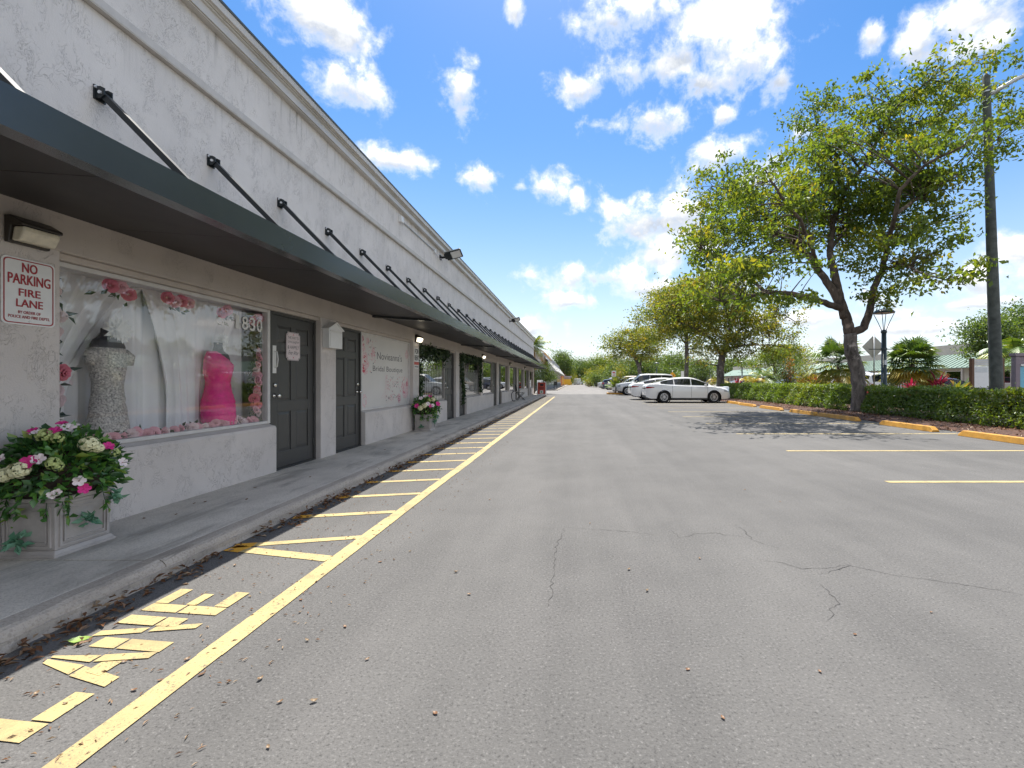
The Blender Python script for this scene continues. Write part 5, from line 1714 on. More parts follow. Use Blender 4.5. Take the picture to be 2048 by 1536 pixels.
def build_car(name, label, cat, spec, paint_, loc, rz, group=None, detail=True):
    c = Car(spec)
    t = thing(name, label, cat, loc, rz, group)
    L = spec['L']
    # body shell
    v = []; f = []
    n = len(c.xs)
    secs_ = [c.section(x) for x in c.xs]
    m_ = len(secs_[0])
    full = 2 * m_ - 1
    for x, sec in zip(c.xs, secs_):
        for (y, z) in sec: v.append((x, y, z))
        for (y, z) in reversed(sec[:-1]): v.append((x, -y, z))
    for i in range(n - 1):
        for j in range(full - 1):
            f.append((i * full + j, (i + 1) * full + j, (i + 1) * full + j + 1, i * full + j + 1))
    f.append(tuple(range(full))); f.append(tuple((n - 1) * full + j for j in range(full - 1, -1, -1)))
    mb = MB(); mb.add(v, f, 0, True)
    o = mb.build('body', paint_, t)
    es = o.modifiers.new('edges', 'EDGE_SPLIT'); es.split_angle = R(38)
    mb = MB()
    w0 = min(s_[0][0] for s_ in secs_[20:80])
    mb.box(-L / 2 + .25, L / 2 - .25, -w0 * 0.80, w0 * 0.80, 0.20, 0.62)
    mb.build('underbody', 'trimblack', t)
    # glass
    gl = spec['glass']
    def side_window(x0, x1, side):
        v = []; f = []
        q = [x for x in np.linspace(x0, x1, 13)]
        for x in q:
            sec = c.section(x)
            (ya, za), (yb, zb) = sec[5], sec[6]
            e_ = 0.05
            lo_t, hi_t = 0.10, 0.90
            if zb - za < 0.10: hi_t = lo_t + 0.01
            for tt in (lo_t, hi_t):
                y = ya + (yb - ya) * tt; z = za + (zb - za) * tt
                nl = math.hypot(zb - za, ya - yb) + 1e-6
                v.append((x, side * (y + (zb - za) / nl * 0.007), z + (ya - yb) / nl * 0.007))
        for i in range(12): f.append((2 * i, 2 * i + 2, 2 * i + 3, 2 * i + 1))
        mb = MB(); mb.add(v, f, 0, True); mb.build('side_window', 'carglass', t)
    for (x0, x1) in gl['sides']:
        for side in (1, -1): side_window(x0, x1, side)
    def screen(x0, x1, nm):
        v = []; f = []
        for i in range(9):
            x = x0 + (x1 - x0) * i / 8
            for j in range(9):
                fr_ = -0.93 + 1.86 * j / 8
                y, z = c.top_at(x, abs(fr_))
                e = 0.03
                z2 = c.top_at(x + e, abs(fr_))[1]; z1 = c.top_at(x - e, abs(fr_))[1]
                sl_ = (z2 - z1) / (2 * e); nl = math.sqrt(1 + sl_ * sl_)
                v.append((x - sl_ / nl * 0.009, math.copysign(y, fr_), z + 0.009 / nl))
        for i in range(8):
            for j in range(8): f.append((i * 9 + j, (i + 1) * 9 + j, (i + 1) * 9 + j + 1, i * 9 + j + 1))
        mb = MB(); mb.add(v, f, 0, True); mb.build(nm, 'carglass', t)
    if gl.get('front'): screen(*gl['front'], 'windshield')
    if gl.get('rear'): screen(*gl['rear'], 'rear_window')
    # wheels
    tyre, rim, disc = wheel_meshes(spec['r'], 0.215)
    for wx in spec['wheels']:
        for side in (1, -1):
            wy = c.prm(wx)[2] - 0.115
            w_ = place('wheel', tyre, t, (wx, side * wy, spec['r']), (0, 0, 0 if side > 0 else math.pi))
            place('rim', rim, w_); place('brake_disc', disc, w_)
            mb = MB(); mb.lathe([(spec['r'] + 0.053, -0.16), (spec['r'] + 0.053, 0.09)], (wx, side * wy, spec['r']), 'y', 20)
            mb.build('wheel_well', 'trimblack', t)
    # lights
    hl, tl = spec['head'], spec['tail']
    for side in (1, -1):
        mb = MB(); mb.add(*c.patch(hl[0], hl[1], hl[2], hl[3], side), 0, True); mb.build('headlight', 'headlight', t)
        mb = MB(); mb.add(*c.patch(tl[0], tl[1], tl[2], tl[3], side), 0, True); mb.build('taillight', 'tail', t)
    # across the rear: light strip, plate, bumper; front: grille
    rz_ = tl[2] if not callable(tl[2]) else tl[2](0)
    mb = MB(); xr = -L / 2
    yb = c.prm(xr)[2]
    mb.box(xr - 0.012, xr + 0.02, -0.26, 0.26, 0.62, 0.75); mb.build('number_plate', 'offwhite', t)
    mb = MB(); mb.box(xr - 0.010, xr + 0.05, -yb * .93, yb * .93, 0.30, 0.42); mb.box(xr - 0.008, xr + 0.03, -yb * .9, yb * .9, 0.80, 0.86); mb.build('rear_bumper', 'trimblack', t)
    xf = L / 2; yf = c.prm(xf)[2]
    mb = MB(); mb.box(xf - 0.04, xf + 0.010, -yf * .85, yf * .85, 0.34, spec.get('grille', 0.56)); mb.build('grille', 'trimblack', t)
    if detail:
        for side in (1, -1):
            for xd in spec['seams']:
                mb = MB(); mb.add(*c.patch(xd - 0.006, xd + 0.006, 0.30, c.prm(xd)[0] - 0.02, side, 0.0025, 1, 8)); mb.build('door_seam', 'trimblack', t)
            for xd in spec['handles']:
                zz = c.prm(xd)[0] - 0.14
                mb = MB(); mb.add(*c.patch(xd - 0.10, xd + 0.10, zz, zz + 0.03, side, 0.022, 4, 1)); mb.build('door_handle', paint_, t)
            xm = spec['mirror']; dz = c.prm(xm)[0]
            mb = MB(); mb.frustum((xm, side * (c.prm(xm)[2] + 0.06), dz - 0.01), (0.05, 0.09), (xm - .02, side * (c.prm(xm)[2] + 0.06), dz + 0.13), (0.045, 0.10)); mb.build('mirror', paint_, t, bevel=0.02)
            mb = MB(); mb.add(*c.patch(-L / 2 + .62 + spec['r'], L / 2 - 1.35, 0.235, 0.285, side, 0.006, 6, 1)); mb.build('rocker_trim', 'trimblack', t)
    return t

SEDAN = dict(L=4.88, r=0.335, wheels=(-1.42, 1.42),
             deck=[(-2.44, .86), (-2.40, 1.00), (-2.30, 1.075), (-1.9, 1.09), (-1.2, 1.02), (-.3, .97), (.9, .95), (1.2, .945), (1.8, .86), (2.2, .74), (2.36, .64), (2.44, .50)],
             roof=[(-2.3, 0.9), (-2.05, 1.10), (-1.75, 1.19), (-1.25, 1.33), (-.75, 1.42), (-.2, 1.455), (.15, 1.44), (.5, 1.37), (.9, 1.20), (1.3, .985), (1.4, .9)],
             hw=[(-2.44, .68), (-2.36, .80), (-2.1, .88), (-1.3, .92), (0, .92), (1.5, .915), (2.0, .86), (2.25, .76), (2.38, .64), (2.44, .52)],
             glass=dict(sides=[(-1.62, -.86), (-.82, .10), (.16, 1.12)], front=(.42, 1.22), rear=(-2.02, -1.22)),
             head=(1.98, 2.40, lambda s: .66 - .05 * s, lambda s: .76 - .11 * s), tail=(-2.43, -1.98, lambda s: .82 + .05 * s, lambda s: .93 - .02 * s), seams=(-.95, .12, 1.05), handles=(-.72, .34), mirror=.92, grille=.46)
SUV = dict(L=5.1, r=0.39, wheels=(-1.62, 1.62), tumble=0.14,
           deck=[(-2.55, 1.02), (-2.5, 1.12), (0, 1.14), (1.0, 1.15), (1.25, 1.16), (2.2, 1.06), (2.42, .98), (2.55, .72)],
           roof=[(-2.56, 1.10), (-2.52, 1.55), (-2.40, 1.80), (-1.8, 1.88), (-.3, 1.90), (.35, 1.86), (.55, 1.78), (1.15, 1.18), (1.3, 1.0)],
           hw=[(-2.55, .86), (-2.4, .95), (-1.5, .98), (1.5, .98), (2.2, .95), (2.45, .86), (2.55, .74)],
           sill=[(-2.55, .46), (-2.2, .36), (2.2, .36), (2.55, .46)],
           glass=dict(sides=[(-2.36, -1.45), (-1.38, -.42), (-.34, .98)], front=(.52, 1.14), rear=(-2.535, -2.43)),
           head=(2.25, 2.52, .74, .94), tail=(-2.54, -2.36, .85, 1.12), seams=(-1.42, -.38, .72), handles=(-1.2, -.15), mirror=.85, grille=.80)
HATCH = dict(L=4.5, r=0.33, wheels=(-1.32, 1.35), tumble=0.17,
             deck=[(-2.25, .9), (-2.2, 1.02), (0, 1.0), (1.0, .98), (1.9, .90), (2.15, .78), (2.25, .55)],
             roof=[(-2.26, .95), (-2.15, 1.25), (-1.9, 1.48), (-1.0, 1.62), (0, 1.63), (.4, 1.56), (1.15, 1.02), (1.3, .9)],
             hw=[(-2.25, .74), (-2.1, .86), (-1, .9), (1.5, .9), (2.0, .82), (2.25, .58)],
             glass=dict(sides=[(-1.95, -.92), (-.86, .02), (.08, 1.0)], front=(.45, 1.12), rear=(-2.2, -1.92)),
             head=(1.85, 2.22, .66, .82), tail=(-2.24, -2.0, .85, 1.05), seams=(-.9, .05, 1.0), handles=(-.7, .3), mirror=.85, grille=.5)
VAN = dict(L=5.4, r=0.36, wheels=(-1.7, 1.75), tumble=0.06,
           deck=[(-2.7, 1.0), (0, 1.1), (1.3, 1.1), (2.3, 1.05), (2.6, .9), (2.7, .6)],
           roof=[(-2.71, 1.2), (-2.68, 2.25), (-2.5, 2.36), (1.0, 2.36), (1.4, 2.2), (2.15, 1.15), (2.3, 1.0)],
           hw=[(-2.7, .95), (-2.5, 1.0), (2.0, 1.0), (2.5, .92), (2.7, .75)],
           glass=dict(sides=[(.55, 1.7)], front=(1.4, 2.12), rear=None),
           head=(2.4, 2.66, .7, .92), tail=(-2.69, -2.55, .9, 1.3), seams=(.4, 1.75), handles=(.6,), mirror=1.55, grille=.7)

G_ROW = 'cars parked in the stalls on the right'
G_LOT = 'cars parked beyond the hedge'
build_car('parked_sedan', 'shiny white sedan parked alone nearest the hedge, seen from the side', 'car', SEDAN, 'carwhite', (6.50, 26.5, 0), 0.0, G_ROW)
build_car('parked_sedan', 'white sedan half hidden behind the nearest white sedan', 'car', dict(SEDAN), 'carwhite', (6.15, 30.6, 0), 0.03, G_ROW)
build_car('parked_suv', 'silver white sport utility vehicle with its nose towards the lane', 'suv', SUV, 'carsilver', (6.25, 40.6, 0), math.pi, G_ROW)
build_car('parked_car', 'white hatchback behind the silver sport utility vehicle, beyond the planted island', 'car', HATCH, 'carwhite', (6.3, 49.0, 0), math.pi, G_ROW)
build_car('parked_suv', 'champagne sport utility vehicle in the stall row behind the white hatchback', 'suv', SUV, 'carbrown', (6.6, 56.0, 0), math.pi, G_ROW)
build_car('parked_car', 'dark blue hatchback with red tail lights facing away in the far row', 'car', HATCH, 'cardark', (6.2, 66.0, 0), 0.0, G_ROW)
build_car('parked_suv', 'silver sport utility vehicle at the far end of the stall row', 'suv', SUV, 'carsilver', (6.3, 75.0, 0), math.pi, G_ROW, False)
build_car('parked_car', 'small gray car far down the lane near the shrubs', 'car', HATCH, 'cargray', (4.6, 104.0, 0), math.pi, G_ROW, False)
build_car('parked_car', 'small champagne car farthest down the lane', 'car', HATCH, 'carbrown', (4.9, 118.0, 0), math.pi, G_ROW, False)
build_car('parked_van', 'white panel van standing beyond the hedge left of the big trunk', 'van', VAN, 'carwhite', (33.5, 53.5, 0), 0.1, G_LOT)
build_car('parked_suv', 'white sport utility vehicle beyond the hedge behind the lamp post', 'suv', SUV, 'carwhite', (25.6, 36.5, 0), 0.15, G_LOT)
build_car('parked_suv', 'white sport utility vehicle behind the other white one across the lot', 'suv', SUV, 'carwhite', (30.0, 43.0, 0), 0.1, G_LOT, False)
build_car('parked_sedan', 'silver sedan beyond the hedge right of the white sedan', 'car', SEDAN, 'carsilver', (21.6, 57.0, 0), 0.2, G_LOT)
build_car('parked_suv', 'white sport utility vehicle beyond the hedge beside the yellow palm', 'suv', SUV, 'carwhite', (26.6, 62.0, 0), -1.4, G_LOT)
build_car('parked_sedan', 'gray green sedan beyond the hedge below the green roof', 'car', SEDAN, 'cargray', (30.0, 64.0, 0), 0.2, G_LOT, False)
build_car('parked_suv', 'dark sport utility vehicle beside the red shrubs', 'suv', SUV, 'cargray', (32.6, 64.5, 0), -1.5, G_LOT, False)
build_car('parked_suv', 'red sport utility vehicle between the gray cars beyond the hedge', 'suv', SUV, 'carred', (35.0, 68.0, 0), -1.5, G_LOT, False)
build_car('parked_sedan', 'black sedan nosing out from behind the magenta shrub', 'car', SEDAN, 'carblack', (27.2, 33.0, 0), -0.25, G_LOT)
build_car('parked_van', 'white truck cab far away where the lane ends', 'truck', VAN, 'carwhite', (1.2, 172.0, 0), 1.2, None, False)

# ================================================================== wheel stops, island kerb
def stop(y0, y1, x, label):
    t = thing('wheel_stop', label, 'wheel stop', (x, (y0 + y1) / 2, 0.0), 0, 'yellow wheel stops along the hedge')
    h = (y1 - y0) / 2
    mb = MB()
    v = []
    for yy, s_ in ((-h, 0.0), (-h + 0.10, 1.0), (h - 0.10, 1.0), (h, 0.0)):
        zt = 0.045 + 0.08 * s_; wt_ = 0.075 if s_ else 0.085
        v += [(-0.10, yy, 0.001), (0.10, yy, 0.001), (wt_ - .01, yy, zt), (-wt_ + .01, yy, zt)]
    f = [(0, 1, 2, 3), (15, 14, 13, 12)]
    for i in range(3):
        for j in range(4):
            f.append((i * 4 + j, i * 4 + 4 + j, i * 4 + 4 + (j + 1) % 4, i * 4 + (j + 1) % 4))
    mb.add(v, f); mb.build('block', 'kerbpaint', t, bevel=0.008)
    for yy in (-h * .6, h * .6):
        mb = MB(); mb.disc((0, yy, 0.125), (0, 0, 1), 0.018, 0.006, 8); mb.build('anchor_pin', 'galv', t)
ws = ['nearest yellow wheel stop, cut by the right edge of the picture', 'second yellow wheel stop, alone in front of the hedge', 'third yellow wheel stop, right of the big trunk', 'fourth yellow wheel stop, touching the third end to end',
      'fifth yellow wheel stop along the hedge', 'sixth yellow wheel stop along the hedge', 'seventh yellow wheel stop, by the front of the white sedan', 'yellow wheel stop before the empty stall beyond the white sedans']
for (a, b, x), l in zip(((7.95, 10.15, 8.72), (10.85, 12.75, 8.70), (13.75, 15.95, 8.66), (16.05, 17.95, 8.62), (18.7, 20.8, 8.6), (21.5, 23.4, 8.6), (23.8, 25.7, 8.72), (33.0, 35.0, 8.9)), ws):
    stop(a, b, x, l)
t = thing('kerb_island', 'planted island with a yellow kerb between the parked cars', 'kerb', (5.6, 43.6, 0))
out = [(3.05, 43.6), (3.15, 42.9), (3.5, 42.4), (4.2, 42.2), (8.8, 42.2), (8.8, 45.0), (4.2, 45.0), (3.5, 44.8), (3.15, 44.3)]
mb = MB(); mb.prism([(p[0] - 5.6, p[1] - 43.6) for p in out], 'z', -0.01, 0.15); mb.build('kerb_rim', 'kerbpaint', t, bevel=0.02)
mb = MB(); mb.prism([((p[0] - 5.6) * 0.93, (p[1] - 43.6) * 0.82) for p in out], 'z', 0.1, 0.165); mb.build('soil', 'mulch', t)

# ================================================================== poles, lamps, signs
def lamp_post(x, y, label, base=0.0):
    t = thing('lamp_post', label, 'lamp post', (x, y, base), 0, 'lantern lamp posts in the parking lot')
    mb = MB(); mb.tube([(0, 0, 0), (0, 0, 0.35), (0, 0, 0.36), (0, 0, 3.25)], [0.17, 0.16, 0.115, 0.085], 14); mb.build('post', 'postgreen', t)
    mb = MB(); mb.lathe([(0.086, 3.2), (0.11, 3.22), (0.11, 3.30), (0.06, 3.34), (0.001, 3.34)], (0, 0, 0), 'z', 14); mb.build('collar', 'postgreen', t)
    for i in range(4):
        a = math.pi / 4 + i * math.pi / 2
        mb = MB(); mb.tube([(0.07 * math.cos(a), 0.07 * math.sin(a), 3.30), (0.20 * math.cos(a), 0.20 * math.sin(a), 3.65), (0.36 * math.cos(a), 0.36 * math.sin(a), 4.02)], 0.014, 5); mb.build('cage_arm', 'postgreen', t)
    mb = MB(); mb.lathe([(0.36, 4.02), (0.385, 4.03), (0.39, 4.06), (0.33, 4.13), (0.20, 4.19), (0.08, 4.22), (0.001, 4.23)], (0, 0, 0), 'z', 20); mb.lathe([(0.36, 4.02), (0.3, 4.07), (0.001, 4.08)], (0, 0, 0), 'z', 20, 1); mb.build('hood', ['postgreen', 'offwhite'], t)
    mb = MB(); mb.tube([(-0.62, 0, 2.55), (0.62, 0, 2.55)], 0.018, 6); mb.disc((0, 0, 2.55), (0, 0, 1), 0.115, 0.10, 14); mb.build('banner_arm', 'postgreen', t)
    mb = MB(); mb.box(-0.05, 0.05, -0.12, -0.08, 1.9, 2.1); mb.build('junction_plate', 'galv', t)
    return t
lamp_post(12.7, 18.5, 'dark lantern lamp post standing behind the hedge right of the big tree')
lamp_post(12.7, 70.0, 'distant lantern lamp post above the silver sport utility vehicle')
lamp_post(33.0, 68.0, 'small far lantern lamp post before the green roofed shops')
lamp_post(24.5, 66.0, 'faint far lantern lamp post left of the orange blossoms')

t = thing('utility_pole', 'tall leaning dark pole with a metal street light arm at its top', 'pole', (15.95, 17.0, 0.0))
mb = MB(); n_ = 14
mb.tube([(0 - 0.42 * (i / n_), 0, 12.72 * i / n_) for i in range(n_ + 1)] + [(-0.44, 0, 12.85)], [0.215 - 0.10 * (i / n_) for i in range(n_ + 1)] + [0.04], 14); mb.build('shaft', 'pole', t)
mb = MB(); mb.tube([(-0.36, 0, 12.0), (0.5, -0.2, 12.5), (2.0, -0.6, 13.0), (3.4, -0.9, 13.2)], 0.075, 8); mb.build('arm', 'galv', t)
mb = MB(); mb.bar((3.3, -0.88, 13.2), (4.1, -1.05, 13.22), 0.35, 0.18); mb.build('lamp_head', 'galv', t, bevel=0.05)
mb = MB()
for z in (11.8, 12.15): mb.disc((-0.41, 0, z), (0, 0, 1), 0.13, 0.05, 14)
mb.build('clamp', 'galv', t)

t = thing('monument_sign', 'purple gray sign frame holding a blank light blue panel at the right edge', 'sign', (14.40, 14.0, 0))
mb = MB()
mb.box(-0.76, -0.62, -0.08, 0.08, 0, 2.0); mb.build('post', 'purple', t, bevel=0.01)
mb = MB(); mb.box(0.62, 0.76, -0.08, 0.08, 0, 2.0); mb.build('post', 'purple', t, bevel=0.01)
mb = MB(); mb.box(-0.80, 0.80, -0.11, 0.11, 2.0, 2.10); mb.box(-0.615, 0.615, -0.06, 0.06, 1.76, 1.999); mb.build('header_beam', 'purple', t, bevel=0.01)
mb = MB(); mb.box(-0.615, 0.615, -0.10, -0.045, 1.70, 1.755); mb.build('ledge', 'white', t)
mb = MB(); mb.box(-0.615, 0.615, -0.045, 0.045, 0.3, 1.69); mb.build('panel', 'bluepanel', t)
mb = MB(); mb.prism([(-0.45, 1.80), (-0.29, 1.80), (-0.275, 1.86), (-0.29, 1.935), (-0.34, 1.955), (-0.42, 1.955), (-0.46, 1.91)], 'y', -0.085, -0.061); mb.build('emblem', 'white', t, bevel=0.008)

t = thing('directory_board', 'white tenant directory board on brown posts behind the leaning pole', 'sign', (18.3, 20.0, 0))
mb = MB(); mb.box(-0.72, -0.62, -0.08, 0.08, 0, 2.25); mb.build('post', pbr('post_brown', (.14, .075, .045), .7), t); mb = MB(); mb.box(0.62, 0.72, -0.08, 0.08, 0, 2.25); mb.build('post', M['post_brown'] if 'post_brown' in M else bpy.data.materials['post_brown'], t)
mb = MB(); mb.box(-0.615, 0.615, -0.03, 0.03, 0.95, 1.90); mb.build('board', 'white', t)
mb = MB(); mb.box(-0.615, 0.615, -0.035, 0.035, 1.92, 2.22); mb.build('heading', 'trim', t)
mb = MB()
for z in (2.15, 2.07, 1.99):
    mb.box(-0.5, 0.4, -0.039, -0.0355, z - 0.018, z + 0.018)
mb.box(-0.54, 0.0, -0.034, -0.0305, 1.62, 1.84); mb.box(0.12, 0.52, -0.034, -0.0305, 1.66, 1.84)
mb.build('small_print', 'galv', t)

t = thing('traffic_sign', 'tall diamond sign seen from its gray back beside the big trunk', 'sign', (15.95, 24.0, 0))
mb = MB(); mb.tube([(0, 0, 0), (0, 0, 3.75)], 0.035, 6); mb.build('post', 'galv', t)
mb = MB(); mb.prism([(0, 2.45), (0.62, 3.07), (0, 3.69), (-0.62, 3.07)], 'y', 0.04, 0.047); mb.build('back_plate', pbr('sign_back', (0.50, 0.46, 0.44), 0.5), t)
t = thing('traffic_sign', 'orange yellow diamond warning sign beyond the parked cars', 'sign', (11.9, 55.0, 0))
mb = MB(); mb.tube([(0, 0, 0), (0, 0, 2.6)], 0.04, 6); mb.build('post', 'galv', t)
mb = MB(); mb.prism([(0, 1.5), (0.42, 1.95), (0, 2.4), (-0.42, 1.95)], 'y', -0.05, -0.042); mb.prism([(-.2, 1.2), (.2, 1.2), (.2, 1.5), (-.2, 1.5)], 'y', -0.05, -0.043); mb.build('plate', 'signyellow', t)
mb = MB(); mb.prism([(-.16, 1.9), (-.09, 1.84), (-.05, 2.05), (-.13, 2.1)], 'y', -0.055, -0.0505); mb.prism([(.16, 1.9), (.09, 1.84), (.05, 2.05), (.13, 2.1)], 'y', -0.055, -0.0505); mb.build('symbol', 'black', t)
t = thing('parking_sign', 'white sign plate on a post beside the tree behind the white sedan', 'sign', (13.6, 57.0, 0))
mb = MB(); mb.tube([(0, 0, 0), (0, 0, 2.5)], 0.04, 6); mb.build('post', 'galv', t)
mb = MB(); mb.box(-0.19, 0.19, -0.05, -0.042, 1.8, 2.55); mb.build('plate', 'offwhite', t)
t = thing('parking_sign', 'white sign on a thin post on the yellow kerbed island', 'sign', (3.75, 43.5, 0.15))
mb = MB(); mb.tube([(0, 0, 0), (0, 0, 2.15)], 0.03, 6); mb.build('post', 'galv', t)
mb = MB(); mb.box(-0.22, 0.22, -0.04, -0.032, 1.55, 2.1); mb.build('plate', 'white', t)
mb = MB(); mb.box(-0.12, 0.12, -0.045, -0.0405, 1.86, 2.0); mb.box(-0.12, 0.12, -0.045, -0.0405, 1.65, 1.72); mb.build('print', 'roseink', t)

t = thing('bollard', 'yellow bollard at the corner of the far kiosk', 'bollard', (-1.1, 147.5, 0))
mb = MB(); mb.tube([(0, 0, 0), (0, 0, 1.0), (0, 0, 1.06)], [0.1, 0.1, 0.05], 10); mb.build('shaft', 'yellow', t)
t = thing('utility_cabinet', 'white cabinet standing just past the end of the shop building', 'cabinet', (-3.35, 43.0, 0))
mb = MB(); mb.box(-0.25, 0.25, -0.25, 0.25, 0.42, 1.35); mb.build('cabinet', 'white', t, bevel=0.01)
mb = MB(); mb.box(-0.27, 0.27, -0.27, 0.27, -0.01, 0.42); mb.build('plinth', 'grayband', t)
t = thing('news_rack', 'small dark rack with legs outside the white far building', 'rack', (-2.75, 63.5, 0.12))
mb = MB(); mb.box(-0.25, 0.25, -0.2, 0.2, 0.55, 1.1); mb.build('cabinet', 'trimblack', t)
for sx in (-.2, .2):
    for sy in (-.15, .15):
        mb = MB(); mb.box(sx - .03, sx + .03, sy - .03, sy + .03, 0, 0.55); mb.build('leg', 'trimblack', t)

# ================================================================== vegetation
def P3(u, v, y):
    """a point seen at (u, v) and standing y metres down the lane"""
    return Vector(((u - 1150) / 900.0 * y, y, CAMZ + (763 - v) / 900.0 * y))

def bez(a, b, sag, n=6, rr=random):
    a = Vector(a); b = Vector(b)
    mid = (a + b) / 2 + Vector(sag)
    return [a.lerp(mid, t_).lerp(mid.lerp(b, t_), t_) for t_ in [i / n for i in range(n + 1)]]

def leafy_tree(name, label, base, limbs, lobes, leafn, leafsize, seed, mat='leaftree', group=None, trunk_r=0.26, cat='tree', twig=True, bark_='bark', clump=(0.42, 0.26), per=None):
    """limbs: list of (points, r0, r1); lobes: list of (centre, radii, weight). Clumps of leaves fill the lobes and hang on twigs from the nearest limb."""
    rng = np.random.default_rng(seed)
    base = Vector(base)
    t = thing(name, label, cat, base, 0, group)
    tr = MB(); br = MB()
    limb_pts = []
    for i, (pts, r0, r1) in enumerate(limbs):
        pts = [Vector(p) - base for p in pts]
        # subdivide with a little wander
        fine = []
        m_ = 5
        for a, b in zip(pts, pts[1:]):
            for k in range(m_):
                q = a.lerp(b, k / m_)
                fine.append(q + Vector(rng.normal(0, 0.012 * (a - b).length, 3)) * (1 if k else 0.3))
        fine.append(pts[-1])
        n_ = len(fine)
        rad = [r0 + (r1 - r0) * (k / (n_ - 1)) for k in range(n_)]
        if i == 0:
            for k in range(min(4, n_)): rad[k] *= (1.35, 1.16, 1.06, 1.02)[k]
        (tr if i == 0 else br).tube(fine, rad, 12 if r0 > .12 else 7)
        limb_pts += [(p, r) for p, r in zip(fine, rad)]
    LP = np.array([tuple(p) for p, r in limb_pts]); LR = np.array([r for p, r in limb_pts])
    tot = sum(l[2] * l[1][0] * l[1][1] * l[1][2] for l in lobes)
    nclump = max(8, int(leafn / (per or 46)))
    P = []; V = []
    upper = max(l[0][2] + l[1][2] for l in lobes); lower = min(l[0][2] - l[1][2] for l in lobes)
    for (c_, r_, w_) in lobes:
        nc = max(2, int(round(nclump * w_ * r_[0] * r_[1] * r_[2] / tot)))
        for k in range(nc):
            q = rng.normal(size=3); q /= np.linalg.norm(q)
            q *= rng.uniform(0.35, 1.0) ** 0.6
            cc = np.array([c_[0] + q[0] * r_[0], c_[1] + q[1] * r_[1], c_[2] + q[2] * r_[2]]) - np.array(base)
            # twig
            d = np.linalg.norm(LP - cc, axis=1) + 0.25 * np.maximum(0, LP[:, 2] - cc[2])
            j = int(np.argmin(d))
            if twig and d[j] < 4.5:
                a = Vector(LP[j]); b = Vector(cc)
                pts = bez(a, b, (0, 0, 0.12 * (b - a).length), 3)
                r0 = min(LR[j] * 0.5, 0.012 + 0.010 * (b - a).length)
                br.tube(pts, [r0, r0 * .75, r0 * .5, r0 * .25], 4)
            n_l = int((leafn / nclump) * rng.uniform(0.6, 1.5))
            s1, s2 = clump
            dirv_ = rng.normal(size=3); dirv_[2] *= 0.35; dirv_ /= np.linalg.norm(dirv_)
            along = rng.normal(0, s1, size=(n_l, 1)) * dirv_[None, :]
            pts = cc[None, :] + along + rng.normal(0, 1, size=(n_l, 3)) * np.array([s2, s2, s2 * .6])
            P.append(pts)
            tone = 0.40 + rng.normal(0, 0.17)
            V.append(np.clip(tone + rng.normal(0, 0.11, n_l), 0, 1))
    P = np.concatenate(P); V = np.concatenate(V)
    tr.build('trunk', bark_, t)
    if br.v: br.build('branches', 'barkdark' if bark_ == 'bark' else bark_, t)
    o = bpy.data.objects.new('crown', leaves_mesh('crown', P, leafsize, mat, rng, droop=0.35, val=V)); COL.objects.link(o); o.parent = t; o['kind'] = 'stuff'
    return t

# mulch bed under the hedge and the trees
mb = MB()
edge = []
for i in range(60):
    y = 3.0 + i * 0.6
    edge.append((9.15 + 0.12 * math.sin(y * 1.3) + random.gauss(0, .05), y))
v = [(x, y, 0.012 + random.uniform(0, .01)) for x, y in edge] + [(x + 0.6, y, 0.07 + random.uniform(0, .03)) for x, y in edge] + [(17.5, y, 0.06) for x, y in edge]
n_ = len(edge)
mb.add(v, [(i, n_ + i, n_ + i + 1, i + 1) for i in range(n_ - 1)] + [(n_ + i, 2 * n_ + i, 2 * n_ + i + 1, n_ + i + 1) for i in range(n_ - 1)], 0, True)
bed = struct(mb.build('mulch_bed', 'mulch'))
# bark chips and fallen leaves on the bed
P = np.column_stack([RNG.uniform(9.1, 11.2, 5200), RNG.uniform(6, 32, 5200), RNG.uniform(0.05, 0.11, 5200)])
P[:, 2] = np.where(P[:, 0] < 9.7, 0.02 + (P[:, 0] - 9.1) * 0.09, P[:, 2])
o = bpy.data.objects.new('fallen_leaves', leaves_mesh('fallen_leaves', P, 0.07, 'dryleaf', RNG, droop=0.0, flat=.6, val=RNG.uniform(0, .65, len(P)))); COL.objects.link(o); tag(o, 'dry leaves and bark chips lying on the mulch bed by the hedge', 'fallen leaves', None, 'stuff')

